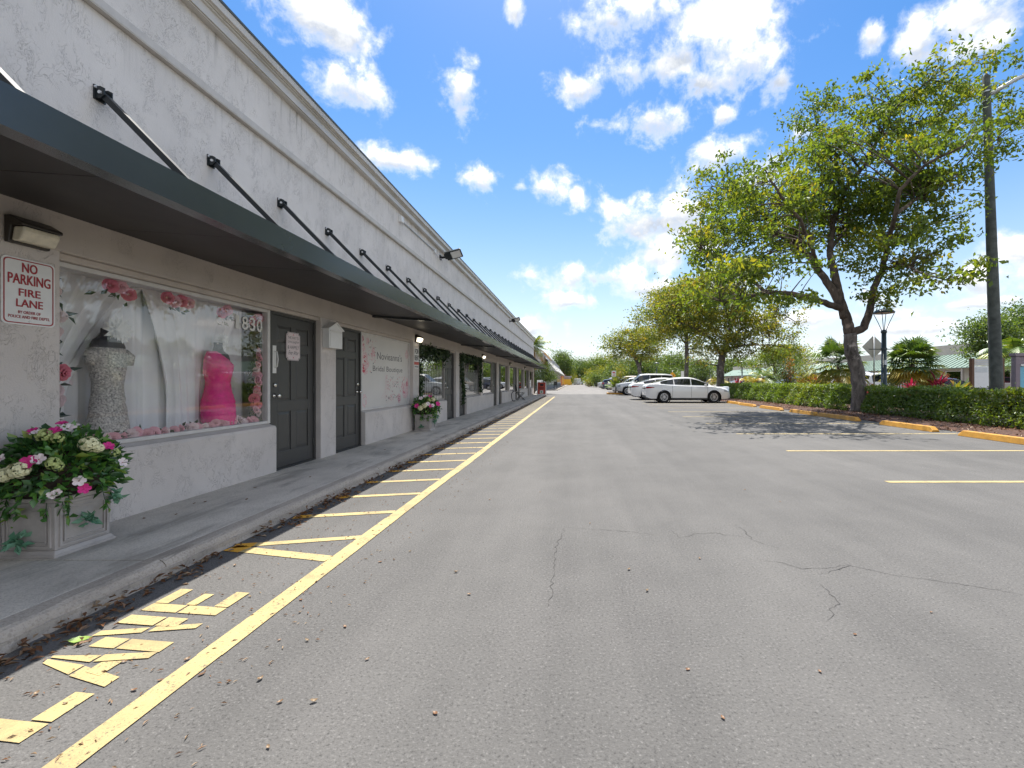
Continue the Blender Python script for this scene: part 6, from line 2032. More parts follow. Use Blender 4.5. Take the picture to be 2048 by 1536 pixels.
# --- hedge: clipped, dense, with gaps and yellowing sprigs
def hedge(label, x0, x1, y0, y1, h, seed, gaps=()):
    rng = np.random.default_rng(seed)
    base = ((x0 + x1) / 2, (y0 + y1) / 2, 0.05)
    t = thing('hedge', label, 'hedge', base, 0, 'clipped hedge along the stalls')
    core = MB()
    yy = y0 + 0.15
    while yy < y1 - 0.2:
        core.box(x0 + 0.42 - base[0], x1 - 0.2 - base[0], yy - base[1], min(yy + 0.9, y1 - .15) - base[1], 0.25, h - 0.28 + rng.uniform(-.05, .03)); yy += 0.92
    core.build('branches', M.setdefault('hedgecore', pbr('hedge_inside', (0.022, 0.028, 0.010), 0.95, var=0.4, vscale=8)), t)  # dark boxes filling the hedge, added to block light, not modelled branches
    n = int((y1 - y0) * 2300)
    P = []; V = []
    q = rng.uniform(size=n)
    yv = rng.uniform(y0, y1, n)
    wob = 0.06 * np.sin(yv * 2.1 + seed) + 0.05 * np.sin(yv * 5.3)
    hz_ = h + wob * 0.8
    side = rng.uniform(size=n)
    depth = np.abs(rng.normal(0, 0.085, n))
    zf = rng.uniform(0.02, 1.0, n) ** 0.85 * hz_
    x = np.where(side < 0.62, x0 - 0.22 + depth + wob + 0.5 * np.maximum(0, zf / h - .25), np.where(side < 0.9, rng.uniform(x0, x1, n), x1 - depth))
    z = np.where((side >= 0.62) & (side < 0.9), hz_ - np.abs(rng.normal(0, 0.07, n)) + 0.03, zf)
    z += np.where(rng.uniform(size=n) < 0.03, rng.uniform(0, .14, n) * (z > h * .85), 0)
    keep = np.ones(n, bool)
    for gy, gw in gaps: keep &= ~((np.abs(yv - gy) < gw) & (x < x0 + .5) & (z < h * .9))
    P = np.column_stack([x - base[0], yv - base[1], z])[keep]
    patch = 0.5 + 0.5 * np.sin(yv * 0.9 + 1.1) * np.sin(yv * 0.37)
    V = np.clip(0.36 + 0.36 * patch + 0.10 * (z / h) + rng.normal(0, 0.13, n), 0, 1)[keep]
    o = bpy.data.objects.new('foliage', leaves_mesh('foliage', P, 0.075, 'leafhedge', rng, droop=0.0, val=V, aspect=.62)); COL.objects.link(o); o.parent = t; o['kind'] = 'stuff'
    return t
hedge('clipped green hedge right of the big tree trunk, nearest the camera', 10.75, 11.9, 7.0, 17.1, 0.91, 41, [(17.1, .36)])
hedge('clipped hedge running from the big tree trunk towards the white sedan', 10.75, 11.9, 17.12, 33.5, 0.97, 42, [(17.1, .36)])

# --- the big tree
Y0 = 17.1
base = (10.78, Y0, 0.04)
DK = 1.7
T = lambda u, v, dy=0: P3(u, v, Y0 + dy * DK)
fork = T(1700, 668)
limbs = [([base, T(1718, 790), T(1716, 745), T(1702, 700), fork], 0.255, 0.22),
         ([fork, T(1694, 640), T(1686, 618), T(1662, 575), T(1640, 545), T(1612, 505, .4), T(1560, 468, 1.2), T(1520, 420, 1.6), T(1470, 385, 2.0), T(1425, 372, 2.4)], 0.20, 0.03),
         ([T(1686, 618), T(1655, 608, -.2), T(1620, 596, -.6), T(1580, 588, -1.2), T(1530, 583, -1.6), T(1490, 596, -1.8), T(1440, 602, -2.2)], 0.13, 0.03),
         ([T(1690, 636), T(1678, 590), T(1668, 545), T(1660, 500, .5), T(1668, 440, .8), T(1690, 380, 1.0), T(1730, 330, .8), T(1760, 270, .6), T(1790, 215, .5), T(1860, 160)], 0.17, 0.03),
         ([fork, T(1728, 655), T(1740, 620), T(1748, 575), T(1765, 540), T(1775, 490, -.4), T(1790, 430, -1), T(1800, 380, -1.3), T(1850, 330, -1.6), T(1930, 290, -2)], 0.16, 0.03),
         ([T(1790, 430, -1), T(1830, 400, -.8), T(1900, 360, .2), T(1960, 310, .8), T(2010, 260, 1.0)], 0.07, 0.02),
         ([T(1690, 380, 1.0), T(1670, 330, 1.4), T(1640, 270, 1.8), T(1625, 215, 2)], 0.07, 0.02),
         ([T(1760, 270, .6), T(1800, 260, 1.2), T(1880, 230, 1.8), T(1950, 190, 2)], 0.06, 0.02),
         ([T(1775, 490, -.4), T(1820, 480, .3), T(1860, 450, 1), T(1920, 430, 1.4)], 0.07, 0.02),
         ([T(1765, 540), T(1800, 530, -1), T(1840, 545, -1.8), T(1890, 560, -2.4)], 0.06, 0.02),
         ([T(1640, 545), T(1625, 500, -.8), T(1600, 440, -1.6), T(1560, 390, -2.0), T(1530, 340, -2.2)], 0.09, 0.02),
         ([T(1530, 583, -1.6), T(1500, 560, -1), T(1450, 530, -.6), T(1400, 500, -.4)], 0.06, 0.02),
         ([T(1660, 500, .5), T(1700, 450, 2), T(1720, 400, 3), T(1740, 360, 3.6)], 0.08, 0.02)]
def L(u, v, dy, ru, rv, rd, w=1.0):
    y = Y0 + dy * DK; k = y / 900.0
    return (tuple(P3(u, v, y)), (ru * k, rd * (1.3 if DK > 1 else 1), rv * k), w)
lobes = [L(1440, 375, 2.0, 75, 50, 1.6, .8), L(1425, 430, 1.0, 70, 50, 1.7), L(1400, 490, -.4, 50, 42, 1.3), L(1470, 500, .5, 85, 55, 2.0), L(1440, 575, -2.0, 80, 48, 1.6, 1.1), L(1505, 560, -1.4, 70, 50, 1.5),
         L(1540, 380, -1.8, 70, 60, 1.8), L(1560, 450, 1.0, 80, 65, 2.2), L(1630, 340, .5, 75, 60, 2.0), L(1660, 420, 1.5, 90, 70, 2.4), L(1650, 235, 1.8, 70, 45, 1.5, .8), L(1620, 215, 1.9, 34, 26, .8, .8), L(1720, 290, .8, 90, 55, 2.0),
         L(1700, 180, 1.0, 45, 30, 1.0, .7), L(1790, 200, .6, 60, 40, 1.4, .8), L(1850, 165, .2, 70, 34, 1.3, .8), L(1930, 150, .6, 60, 30, 1.2, .8), L(1860, 230, .8, 90, 50, 1.8), L(1950, 210, 1.8, 70, 45, 1.4, .8),
         L(2000, 270, .6, 70, 45, 1.4, .7), L(1890, 310, -.8, 80, 55, 1.8), L(1800, 350, -.6, 80, 65, 2.2), L(1750, 430, .8, 90, 70, 2.4), L(1840, 420, .2, 75, 55, 1.8, .9), L(1900, 440, 1.4, 60, 26, 1.0, .6), L(1780, 510, -.6, 75, 55, 1.8, .9),
         L(1860, 560, -2.0, 70, 34, 1.3, .8), L(1800, 580, -1.0, 65, 36, 1.2, .8), L(1580, 530, -1.0, 60, 32, 1.2, .55), L(1750, 600, .4, 45, 30, 1, .55), L(2035, 215, 1.2, 50, 35, 1.2, .6), L(1975, 140, .3, 42, 22, .9, .8), L(1600, 610, -2.0, 30, 24, .8, .4), L(1830, 500, -1.2, 60, 40, 1.4, .8)]
leafy_tree('shade_tree', 'large spreading shade tree rising from the hedge by the wheel stops', base, limbs, lobes, 38000, 0.175, 51, 'leaftree', 'shade trees along the hedge', per=46, clump=(.42, .13))

def auto_tree(name, label, x, y, h, crown_r, crown_h, seed, leafn, size, mat, trunk_r=0.2, fork_h=None, lean=0.0, group=None, low=None, nl=9, squash=1.0, cat='tree'):
    rr = random.Random(seed)
    base = Vector((x, y, 0.02))
    fh = fork_h if fork_h else (h - crown_h) * 0.95
    fk = base + Vector((lean, 0.1, fh))
    limbs = [([base, base + Vector((lean * .3, 0, fh * .4)), base + Vector((lean * .7, .05, fh * .75)), fk], trunk_r, trunk_r * .8)]
    lobes = []
    for i in range(nl):
        a = 2 * math.pi * i / nl + rr.uniform(-.3, .3)
        q = rr.uniform(0.35, 0.9)
        zc = h - crown_h * rr.uniform(0.25, 0.85)
        c_ = Vector((x + lean + crown_r * q * math.cos(a), y + crown_r * q * math.sin(a) * squash, zc))
        lobes.append((tuple(c_), (crown_r * rr.uniform(.30, .46), crown_r * rr.uniform(.30, .46), crown_h * rr.uniform(.18, .30)), 1.0))
        limbs.append((bez(fk, c_, (0, 0, -0.1 * h * rr.uniform(-.4, 1)), 4), trunk_r * rr.uniform(.35, .6), 0.02))
    c_ = Vector((x + lean, y, h - crown_h * 0.35))
    lobes.append((tuple(c_), (crown_r * .5, crown_r * .5, crown_h * .34), 1.0))
    limbs.append((bez(fk, c_, (0.2, 0, 0), 4), trunk_r * .6, 0.02))
    return leafy_tree(name, label, base, limbs, lobes, leafn, size, seed, mat, group, clump=(size * 3.2, size * 2.0), cat=cat, per=40)
GT = 'shade trees along the hedge'
DK = 1.0
# second tree: broad crown behind the white sedan
Y0 = 34.5
base = (11.15, Y0, 0.04)
limbs = [([base, T(1440, 745), T(1444, 715), T(1452, 690)], 0.30, 0.25),
         ([T(1444, 715), T(1425, 680), T(1395, 660), T(1350, 640, 1), T(1310, 620, 1.6)], 0.14, 0.03),
         ([T(1452, 690), T(1462, 650), T(1450, 610, -1), T(1420, 580, -2)], 0.16, 0.03),
         ([T(1452, 690), T(1480, 660), T(1520, 640, 1), T(1570, 630, 1.6), T(1600, 650, 1.6)], 0.13, 0.02),
         ([T(1462, 650), T(1480, 610, 1.4), T(1500, 590, 2)], 0.10, 0.02), ([T(1448, 700), T(1490, 690, -1.2), T(1550, 690, -2), T(1590, 700, -2)], 0.07, 0.02)]
lobes = [L(1330, 610, 1.5, 50, 32, 2.0, .8), L(1390, 580, 0, 55, 34, 2.4), L(1440, 560, -1, 60, 30, 2.4), L(1380, 640, 1, 60, 34, 2.2), L(1450, 620, 0, 70, 42, 2.8), L(1520, 610, 1.4, 60, 32, 2.4, .7), L(1500, 660, 0, 65, 34, 2.4), L(1430, 680, -1.2, 60, 26, 2, .9),
         L(1560, 650, 1.6, 45, 34, 2, .45), L(1560, 690, -1.5, 50, 24, 1.8, .5), L(1340, 660, 1.4, 40, 26, 1.8, .7), L(1480, 700, -1, 60, 20, 1.8, .8), L(1590, 625, 1.6, 30, 30, 1.4, .25), L(1400, 715, .6, 40, 18, 1.4, .5)]
leafy_tree('shade_tree', 'yellowing shade tree with a leaning trunk behind the white sedan', base, limbs, lobes, 23000, 0.20, 52, 'leafyellow', GT, per=44, clump=(.6, .2))
# third tree
Y0 = 46.0
base = (11.3, Y0, 0.04)
limbs = [([base, T(1373, 740), T(1374, 700), T(1373, 670)], 0.24, 0.18), ([T(1373, 690), T(1355, 668), T(1330, 655, 1)], 0.10, 0.02), ([T(1373, 670), T(1360, 630), T(1330, 605, 1)], 0.12, 0.02), ([T(1373, 670), T(1395, 635), T(1410, 610, 1)], 0.12, 0.02)]
lobes = [L(1300, 625, 0, 30, 22, 2.0, .8), L(1335, 600, 1, 40, 26, 2.4), L(1375, 590, 0, 45, 28, 2.4), L(1310, 665, 1, 32, 24, 2, .7), L(1350, 650, -1, 40, 26, 2.2), L(1395, 640, 0, 40, 32, 2.4), L(1390, 690, .5, 36, 20, 2, .6), L(1290, 640, 0, 22, 20, 1.6, .5)]
leafy_tree('shade_tree', 'upright shade tree with yellow green leaves behind the second white sedan', base, limbs, lobes, 13000, 0.23, 53, 'leafyellow', GT, per=38, clump=(.65, .24))
# fourth tree, further down
Y0 = 78.0
base = (11.4, Y0, 0.04)
limbs = [([base, T(1280, 745), T(1277, 730), T(1268, 712)], 0.35, 0.26), ([T(1268, 712), T(1255, 695), T(1240, 682)], 0.18, 0.04), ([T(1280, 735), T(1284, 710), T(1290, 690)], 0.18, 0.04), ([T(1268, 712), T(1270, 690), T(1262, 675)], 0.15, 0.04)]
lobes = [L(1228, 690, 0, 22, 16, 2.6, .8), L(1255, 675, 1, 28, 18, 3.0), L(1290, 672, 0, 28, 20, 3), L(1240, 710, 0, 24, 14, 2.4, .7), L(1275, 700, -1, 34, 18, 3), L(1310, 690, 0, 22, 18, 2.6, .8), L(1215, 680, 0, 10, 12, 1.4, .4), L(1305, 712, 0, 22, 12, 2, .7)]
leafy_tree('shade_tree', 'golden green tree with a forked trunk far down behind the parked cars', base, limbs, lobes, 9000, 0.33, 54, 'leafyellow', GT, per=30, clump=(1.0, .4))

# --- far trees at the end of the lane and across the lot
FT = 'trees at the far end of the lane'
auto_tree('far_tree', 'dark green tree rising behind the white far building', -4.4, 165, 12.0, 2.9, 8.0, 61, 6000, 0.5, 'leafgreen', group=FT)
auto_tree('far_tree', 'yellow green tree over the orange building', -3.3, 168, 6.6, 2.4, 5.0, 62, 3600, 0.42, 'leafyellow', group=FT)
auto_tree('far_tree', 'round dark tree closing the end of the lane on its left half', 3.0, 182, 10.5, 5.6, 8.6, 63, 8000, 0.5, 'leafgreen', group=FT)
auto_tree('far_tree', 'broad tree with golden top closing the end of the lane', 9.0, 186, 12.4, 6.6, 10.6, 64, 9000, 0.5, 'leaftree', group=FT)
auto_tree('far_tree', 'low bright tree left of the golden tree trunk', 7.6, 118, 5.2, 3.6, 4.8, 65, 5000, 0.36, 'leafyellow', group=FT)
auto_tree('far_tree', 'light green bushy tree behind the champagne sport utility vehicle', 10.6, 104, 6.6, 4.2, 6.0, 66, 7000, 0.36, 'leafgreen', group=FT)
auto_tree('far_tree', 'pale green tree behind the silver sport utility vehicle', 14.6, 98, 7.2, 4.6, 6.4, 67, 8000, 0.34, 'leafgreen', group=FT)
auto_tree('far_tree', 'dense green tree right of the far lamp post', 19.5, 108, 7.6, 4.8, 7.0, 68, 8000, 0.36, 'leafgreen', group=FT)
auto_tree('far_tree', 'green tree just left of the upright shade tree trunk', 24.5, 112, 8.4, 4.6, 6.6, 69, 7000, 0.4, 'leafgreen', group=FT)
auto_tree('far_tree', 'green tree seen between the two shade tree trunks', 23.0, 84, 5.6, 3.4, 4.6, 70, 6000, 0.3, 'leafgreen', group=FT)
auto_tree('far_tree', 'olive tree with flat clumps above the orange blossoms', 27.5, 62, 6.2, 3.8, 3.6, 71, 8000, 0.24, 'leaftree', group=FT, fork_h=2.2)
auto_tree('far_tree', 'dark leafy tree behind the leaning pole', 29.7, 32, 5.7, 1.75, 2.8, 72, 7000, 0.20, 'leafgreen', group=FT)
auto_tree('far_tree', 'dark leafy tree cut by the right edge behind the blue sign', 34.6, 33.5, 7.3, 3.0, 4.0, 73, 9000, 0.22, 'leafgreen', group=FT)
for i, (x, y, h, lab) in enumerate(((-3.2, 205, 11, 'hazy treetop left of the lane end'), (16, 200, 11, 'far treetop right of the lane end'), (26, 190, 10, 'far treetop behind the pale green tree'), (38, 180, 9.0, 'far treetop over the distant low building'), (58, 165, 9.5, 'far treetop left of the green roofed shops'))):
    auto_tree('far_tree', lab, x, y, h, 7.5, h * .85, 80 + i, 5000, 0.65, 'leafgreen', group=FT)
# --- shrubs along the lane
def shrub(label, x, y, h, r, seed, mat, n=2500, size=0.14, z0=0.0, cat='shrub', name='shrub', group=None):
    rng = np.random.default_rng(seed)
    t = thing(name, label, cat, (x, y, z0), 0, group)
    mb = MB()
    P = []; V = []
    for k in range(int(9 + r * 4)):
        a = rng.uniform(0, 6.28); q = rng.uniform(0.1, 0.8) * r
        tip = Vector((q * math.cos(a), q * math.sin(a), h * rng.uniform(.45, .88)))
        mb.tube([(0, 0, 0), tip * 0.5 + Vector((0, 0, .1 * h)), tip], [0.03, .02, .008], 4)
        m_ = max(6, n // int(9 + r * 4))
        P.append(np.array(tip)[None, :] + rng.normal(size=(m_, 3)) * np.array([r * .26, r * .26, h * .17]))
        V.append(np.clip(0.5 + rng.normal(0, .15) + rng.normal(0, .15, m_), 0, 1))
    P = np.concatenate(P); V = np.concatenate(V); P[:, 2] = np.maximum(P[:, 2], 0.05)
    mb.build('stems', 'barkdark', t)
    o = bpy.data.objects.new('foliage', leaves_mesh('foliage', P, size, mat, rng, val=V)); COL.objects.link(o); o.parent = t; o['kind'] = 'stuff'
    return t
auto_tree('small_tree', 'bushy gray green tree beside the sandwich board', -2.95, 44.5, 3.25, 0.95, 2.2, 91, 5000, 0.11, 'leafgreen', trunk_r=.08, fork_h=1.2, nl=8)
shrub('dark clump of bushes behind the bushy tree by the sandwich board', -4.6, 47.5, 2.4, 1.1, 92, 'ivy', 3500, 0.16)
shrub('drooping gray green shrub beside the far parked cars', 4.3, 92, 2.7, 1.7, 93, 'leafgreen', 2600, 0.2)
shrub('leafy shrub in front of the far gray car', 3.6, 100, 1.7, 1.3, 94, 'leafyellow', 1500, 0.2)
shrub('low green shrub at the lane end beside the truck', 5.5, 150, 3.4, 3.0, 95, 'leafgreen', 2600, 0.34)
shrub('bright bush under the far trees left of the lane end', -1.2, 176, 3.4, 2.6, 96, 'leafyellow', 2000, 0.36)
shrub('thin leafy shrub on the yellow kerbed island', 4.5, 43.8, 2.6, .8, 97, 'leafyellow', 700, 0.12, 0.15)
# --- palms
def frond(mb_pts, L_, az_, up_, droop, rng):
    """rachis points of an arching frond"""
    d = Vector((math.cos(az_), math.sin(az_), 0))
    pts = []
    for i in range(9):
        s_ = i / 8.0
        pts.append(d * (L_ * (s_ * math.cos(up_) * (1 - .15 * s_))) + Vector((0, 0, L_ * (s_ * math.sin(up_) - droop * s_ * s_))))
    return pts
def palm(label, x, y, trunk_h, nf, L_, seed, mat='palmleaf', tr_r=0.13, fan=False, up=(0.1, 1.2), droop=0.55, mat2=None, z0=0.03, leafl=0.5, group=None, lean=0.0):
    rng = np.random.default_rng(seed)
    t = thing('palm', label, 'palm', (x, y, z0), 0, group)
    mb = MB()
    n_ = max(4, int(trunk_h / 0.25))
    top = Vector((lean, 0, trunk_h))
    mb.tube([(lean * (i / n_) ** 1.5, 0, trunk_h * i / n_) for i in range(n_ + 1)], [tr_r * (1.15 - .3 * i / n_) * (1 + .06 * (i % 2)) for i in range(n_ + 1)], 10)
    mb.build('trunk', 'palmbark', t)
    for k in range(nf):
        az_ = k * 2.399 + rng.uniform(-.2, .2)
        f_ = k / max(1, nf - 1)
        upa = up[0] + (up[1] - up[0]) * f_
        Lk = L_ * rng.uniform(.85, 1.1)
        m_ = mat2 if (mat2 and k < nf * .3) else mat
        verts = []; dirs = []; size = []
        if fan:
            d = Vector((math.cos(az_), math.sin(az_), 0))
            tip = top + d * Lk * .5 * math.cos(upa) + Vector((0, 0, Lk * .5 * math.sin(upa) - .1 * Lk * (1 - f_)))
            sm = MB(); sm.tube([top, (top + tip) / 2 + Vector((0, 0, .06)), tip], 0.014, 4)
            st_ = sm.build('stalk', 'leafgreen', t)
            side = Vector((-d.y, d.x, 0)); dd = (tip - top).normalized(); nn = side.cross(dd)
            v = []; f = []
            for i in range(22):
                a = -1.9 + 3.8 * i / 21
                e = (dd * math.cos(a) + side * math.sin(a))
                ln = Lk * .55 * (0.75 + .25 * math.cos(a * .7)) * rng.uniform(.9, 1.1)
                w_ = side * math.cos(a) - dd * math.sin(a)
                p0, p1, p2 = tip, tip + e * ln * .6, tip + e * ln - Vector((0, 0, ln * rng.uniform(.12, .4)))
                o_ = len(v)
                v += [p0, p1 + w_ * .045 + nn * .012, p2, p1 - w_ * .045 + nn * .012, p1 - nn * .01]
                f += [(o_, o_ + 1, o_ + 4), (o_, o_ + 4, o_ + 3), (o_ + 1, o_ + 2, o_ + 4), (o_ + 4, o_ + 2, o_ + 3)]
            me = bpy.data.meshes.new('frond'); me.from_pydata([tuple(q) for q in v], [], f)
            at = me.attributes.new('leaf_value', 'FLOAT', 'FACE'); base_v = rng.uniform(0.1, .8)
            at.data.foreach_set('value', np.clip(base_v + rng.normal(0, .15, len(f)), 0, 1).astype(np.float32)); me.materials.append(M[m_])
            place('frond', me, t)
        else:
            pts = [top + q for q in frond(None, Lk, az_, upa, droop * rng.uniform(.8, 1.2), rng)]
            v = []; f = []
            nleaf = 26
            for i in range(nleaf):
                s_ = 0.12 + 0.88 * i / nleaf
                k_ = s_ * 8; j = min(7, int(k_)); p = pts[j].lerp(pts[j + 1], k_ - j)
                dd = (pts[j + 1] - pts[j]).normalized(); side = dd.cross(Vector((0, 0, 1)))
                if side.length < .05: side = Vector((-math.sin(az_), math.cos(az_), 0))
                side.normalize()
                ln = leafl * Lk * .5 * math.sin(math.pi * min(.98, .16 + s_ * .8)) ** .6
                for sg in (-1, 1):
                    e = (side * sg * .9 + dd * .55 - Vector((0, 0, .25 + .25 * rng.uniform()))).normalized()
                    w_ = dd * 0.015 * (1 + Lk * .2)
                    o_ = len(v)
                    v += [p - w_, p + w_, p + e * ln * .6 + w_ - Vector((0, 0, .02)), p + e * ln - Vector((0, 0, ln * .2)), p + e * ln * .6 - w_ - Vector((0, 0, .02))]
                    f += [(o_, o_ + 1, o_ + 2, o_ + 4), (o_ + 4, o_ + 2, o_ + 3)]
            # rachis
            for j in range(8):
                dd = (pts[j + 1] - pts[j]).normalized(); side = Vector((-math.sin(az_), math.cos(az_), 0)) * (.022 * (1 - j / 9))
                o_ = len(v); v += [pts[j] - side, pts[j] + side, pts[j + 1] + side * .85, pts[j + 1] - side * .85]; f.append((o_, o_ + 1, o_ + 2, o_ + 3))
            me = bpy.data.meshes.new('frond'); me.from_pydata([tuple(q) for q in v], [], f)
            at = me.attributes.new('leaf_value', 'FLOAT', 'FACE'); base_v = rng.uniform(0.1, .85)
            at.data.foreach_set('value', np.clip(base_v + rng.normal(0, .14, len(f)), 0, 1).astype(np.float32)); me.materials.append(M[m_])
            place('frond', me, t)
    return t
GP = 'palms behind the hedge'
palm('tall coconut palm with dying lower fronds behind the end of the shop building', -4.2, 45.5, 4.75, 30, 2.5, 101, 'palmleaf', .16, False, (-.75, 1.25), .42, 'palmdead')
palm('dense dark fan palm between the lamp post and the leaning pole', 16.45, 22.0, 2.0, 46, 1.5, 102, 'palmleaf', .16, True, (-.75, 1.35), .5, 'palmyellow', group=GP)
palm('small palm left of the dense fan palm with drooping yellow fronds', 17.6, 23.5, 1.3, 13, 1.9, 112, 'palmyellow', .10, False, (.0, 1.1), .6, group=GP)
palm('slim fan palm with yellow skirt just left of the big trunk', 14.4, 24.6, 2.2, 28, 1.7, 103, 'palmleaf', .10, True, (-.9, 1.3), .5, 'palmyellow', group=GP)
palm('feathery yellow green palm under the pale green roof', 16.2, 30.0, 0.9, 15, 2.1, 104, 'palmyellow', .12, False, (.15, 1.25), .55, group=GP)
palm('yellow green palm right of the white sedan', 15.0, 38.0, 1.0, 14, 2.1, 105, 'palmyellow', .14, False, (.05, 1.15), .6, group=GP)
palm('small palm behind the front of the white sedan', 14.6, 46.0, 1.1, 13, 2.0, 106, 'palmyellow', .14, False, (.0, 1.1), .65, group=GP)
palm('bright green palm behind the leaning pole and blue sign', 21.0, 21.5, 2.5, 16, 2.3, 107, 'palmleaf', .12, False, (-.1, 1.2), .55, group=GP)
palm('small spiky palm on the yellow kerbed island', 3.9, 43.3, 0.5, 18, 1.5, 108, 'palmleaf', .08, False, (.2, 1.4), .3, z0=.15, leafl=.3)
palm('palm with pale trunk between the shade trees across the lot', 18.4, 44.0, 1.6, 14, 2.2, 109, 'palmleaf', .13, False, (-.1, 1.2), .5, group=GP)
# spiky red and lime plants behind the hedge
def tuft_plant(label, x, y, h, seed, mat, n=46, w=0.035, group='bright leafy plants behind the hedge'):
    rng = np.random.default_rng(seed)
    t = thing('spiky_plant', label, 'plant', (x, y, 0.05), 0, group)
    mb = MB(); mb.tube([(0, 0, 0), (0, 0, h * .45)], .03, 5); mb.build('stem', 'barkdark', t)
    v = []; f = []
    for i in range(n):
        a = rng.uniform(0, 6.28); up_ = rng.uniform(-.1, 1.35); l = h * rng.uniform(.4, .65)
        z = h * rng.uniform(.3, .6)
        d = Vector((math.cos(a) * math.cos(up_), math.sin(a) * math.cos(up_), math.sin(up_)))
        s_ = Vector((-math.sin(a), math.cos(a), 0)) * w * (1 + h * .3)
        p = Vector((0, 0, z)); o_ = len(v)
        v += [p, p + d * l * .5 + s_, p + d * l - Vector((0, 0, .2 * l)), p + d * l * .5 - s_]; f += [(o_, o_ + 1, o_ + 2, o_ + 3)]
    me = bpy.data.meshes.new('foliage'); me.from_pydata([tuple(q) for q in v], [], f)
    at = me.attributes.new('leaf_value', 'FLOAT', 'FACE'); at.data.foreach_set('value', rng.uniform(0, 1, len(f)).astype(np.float32)); me.materials.append(M[mat])
    place('foliage', me, t)
tuft_plant('magenta leaved plant right of the fan palm', 16.6, 20.6, 1.65, 121, 'redleaf', 70)
tuft_plant('smaller magenta plant beside the fan palm trunk', 15.4, 20.6, 1.4, 122, 'redleaf', 56)
tuft_plant('small red plant at the foot of the lamp post', 13.0, 20.0, 1.30, 123, 'redleaf', 44)
tuft_plant('red leaved plant below the feathery palm', 14.6, 28.6, 1.75, 124, 'redleaf', 70)
tuft_plant('red leaved plant right of its red neighbor below the feathery palm', 15.4, 28.8, 1.7, 125, 'redleaf', 60)
tuft_plant('red leaved plant at the far end of the hedge', 12.8, 35.5, 1.5, 126, 'redleaf', 60)
tuft_plant('lime green plant between the magenta plant and the leaning pole', 15.5, 18.2, 1.3, 127, 'palmyellow', 60, .05)
tuft_plant('lime green plant left of the leaning pole', 14.4, 17.0, 1.25, 128, 'palmleaf', 60, .05)
tuft_plant('orange and yellow leaved plant left of the slim fan palm', 13.6, 25.6, 1.6, 129, 'palmyellow', 60, .05)
shrub('pale speckled shrub between the feathery palm and the slim fan palm', 14.0, 27.2, 2.3, .75, 130, 'leafyellow', 1500, 0.10, group='bright leafy plants behind the hedge')
shrub('dark shrub with orange blossoms right of the white sedan', 17.2, 36.5, 3.0, 1.3, 131, 'leafgreen', 2600, .13, group='bright leafy plants behind the hedge')
shrub('loose cluster of orange blossoms on top of the dark shrub', 17.1, 36.0, 3.05, .5, 132, 'orangeleaf', 260, .14, group='bright leafy plants behind the hedge')

# ================================================================== leaf litter
P = []
for i in range(3000):
    y = 1.2 + RNG.exponential(7.0) if i < 2100 else RNG.uniform(1, 38)
    clumpy = 0.5 + 0.5 * math.sin(y * 2.3) * math.sin(y * 5.1)
    if RNG.uniform() > 0.05 + clumpy * .8: continue
    off = abs(RNG.normal(0, 0.045 + 0.05 * clumpy))
    P.append((KX + 0.045 + off, y, 0.008 + max(0, RNG.uniform(0, .04) - off * .3)))
o = bpy.data.objects.new('fallen_leaves', leaves_mesh('fallen_leaves', np.array(P), 0.05, 'dryleaf', RNG, droop=0.05, val=RNG.uniform(0.2, 1, len(P)), aspect=.36, flat=.75)); COL.objects.link(o)
tag(o, 'drift of dry brown leaves lying in the gutter along the kerb', 'fallen leaves', None, 'stuff')
P = np.column_stack([RNG.uniform(KX + .12, -1.2, 900), 1.0 + RNG.exponential(6, 900), np.full(900, .006)])
o = bpy.data.objects.new('fallen_leaves', leaves_mesh('fallen_leaves', P, 0.022, 'dryleaf', RNG, droop=0, flat=.8, val=RNG.uniform(.4, 1, 900), aspect=.25, dirs=np.column_stack([RNG.normal(size=900), RNG.normal(size=900), np.zeros(900)]), spread=.1)); COL.objects.link(o)
tag(o, 'tiny leaf scraps and twigs scattered over the fire lane', 'fallen leaves', None, 'stuff')
def leaf_shape(seed, l, curl):
    rr = random.Random(seed)
    v = []; f = []
    n_ = 8
    for i in range(n_ + 1):
        s_ = i / n_
        w_ = 0.30 * math.sin(math.pi * s_ ** 0.8) * (1 + rr.uniform(-.12, .12))
        z = curl * (s_ - .5) ** 2 * 2 + .02
        v += [(s_ - .5, -w_, z + curl * w_ * 1.2), (s_ - .5, 0, z), (s_ - .5, w_ * .9, z + curl * w_ * 1.2)]
    for i in range(n_):
        f += [(3 * i, 3 * i + 3, 3 * i + 4, 3 * i + 1), (3 * i + 1, 3 * i + 4, 3 * i + 5, 3 * i + 2)]
    o_ = len(v); v += [(-.5, 0, .02 + curl * .5), (-.66, .03, .05 + curl * .5), (-.66, .05, .05 + curl * .5), (-.5, .02, .02 + curl * .5)]; f.append((o_, o_ + 1, o_ + 2, o_ + 3))
    return v, f
LEAFM = []
for s_ in range(5):
    v, f = leaf_shape(s_, 1, 0.25 + .12 * s_)
    me = bpy.data.meshes.new('dry_leaf'); me.from_pydata(v, [], f)
    at = me.attributes.new('leaf_value', 'FLOAT', 'FACE'); at.data.foreach_set('value', np.full(len(f), .42 + .14 * s_, np.float32)); me.materials.append(M['dryleaf'])
    me.polygons.foreach_set('use_smooth', [True] * len(f)); LEAFM.append(me)
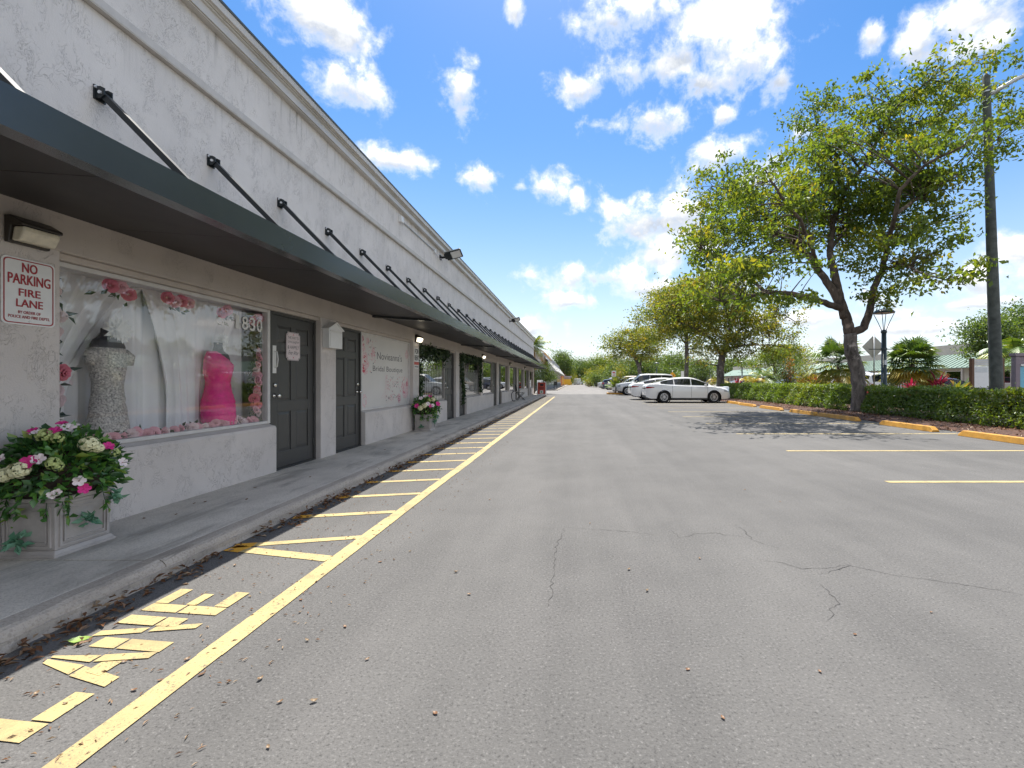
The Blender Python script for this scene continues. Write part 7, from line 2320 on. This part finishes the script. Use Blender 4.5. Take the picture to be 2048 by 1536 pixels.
spots = [(870, 1428), (1446, 1438), (560, 1406), (537, 1497), (628, 1405), (404, 1350), (268, 1382), (375, 1320), (600, 1226), (614, 1283), (602, 1201), (558, 1282), (1399, 1118), (1258, 1140), (1294, 1183), (1376, 1340), (1862, 1226), (938, 1190),
         (912, 1145), (820, 1104), (760, 1125), (690, 1255), (735, 1320), (520, 1360), (500, 1195), (1710, 1270), (1640, 1345), (250, 1325), (72, 1390), (130, 1410), (320, 1362), (440, 1158), (470, 1132), (980, 1000), (1080, 985), (960, 880), (1560, 1004), (1270, 912), (1490, 980), (1180, 1048)]
for i, (u, v_) in enumerate(spots):
    x, y = gp(u, v_)
    o = place('dry_leaf', LEAFM[i % 5], None, (x, y, 0.0035), (random.uniform(-.15, .15), random.uniform(-.15, .15), random.uniform(0, 6.28)), random.uniform(.018, .030))
    tone = ('dark red brown', 'russet', 'brown', 'light brown', 'pale tan')[i % 5]
    where = 'inside the yellow edge line' if x < -1.7 else ('on the yellow edge line' if x < -1.56 else ('on the open asphalt right of the yellow line' if x < 0.1 else 'on the right half of the asphalt'))
    tag(o, 'single %s leaf lying %s%s' % (tone, where, ', farther off' if y > 3.2 else ''), 'leaf', 'single dry leaves on the asphalt')
v, f = leaf_shape(9, 1, .18)
me = bpy.data.meshes.new('green_leaf'); me.from_pydata(v, [], f); at = me.attributes.new('leaf_value', 'FLOAT', 'FACE'); at.data.foreach_set('value', np.full(len(f), .6, np.float32)); me.materials.append(M['greenleaf'])
me.polygons.foreach_set('use_smooth', [True] * len(f))
x, y = gp(160, 1283)
tag(place('green_leaf', me, None, (x, y, 0.006), (.12, .05, 0.5), .085), 'fresh green leaf lying beside the yellow letters near the kerb', 'leaf')
for i, (u, v_) in enumerate(((388, 1008), (352, 1030), (288, 1038), (493, 1000), (510, 976), (620, 955), (410, 1005), (770, 900))):
    yy = 900.0 * (CAMZ - SWZ) / (v_ - 763.0); xx = (u - 1150) / 900.0 * yy
    o = place('dry_leaf', LEAFM[i % 2], None, (xx, yy, SWZ + .004), (0, 0, random.uniform(0, 6.28)), random.uniform(.03, .045))
    spot = ('middle of three dry leaves in a line under the bridal window', 'dry leaf between two others under the bridal window, nearer the planter', 'dry leaf nearest the near planter on the sidewalk',
            'dry leaf near the kerb side below the right end of the bridal window', 'dry leaf on the sidewalk just before the first gray door', 'dry leaf on the sidewalk in front of the first gray door',
            'dry leaf on the sidewalk under the middle of the bridal window', 'dry leaf on the sidewalk below the bridal poster')[i]
    tag(o, spot, 'leaf', 'dry leaves on the sidewalk')
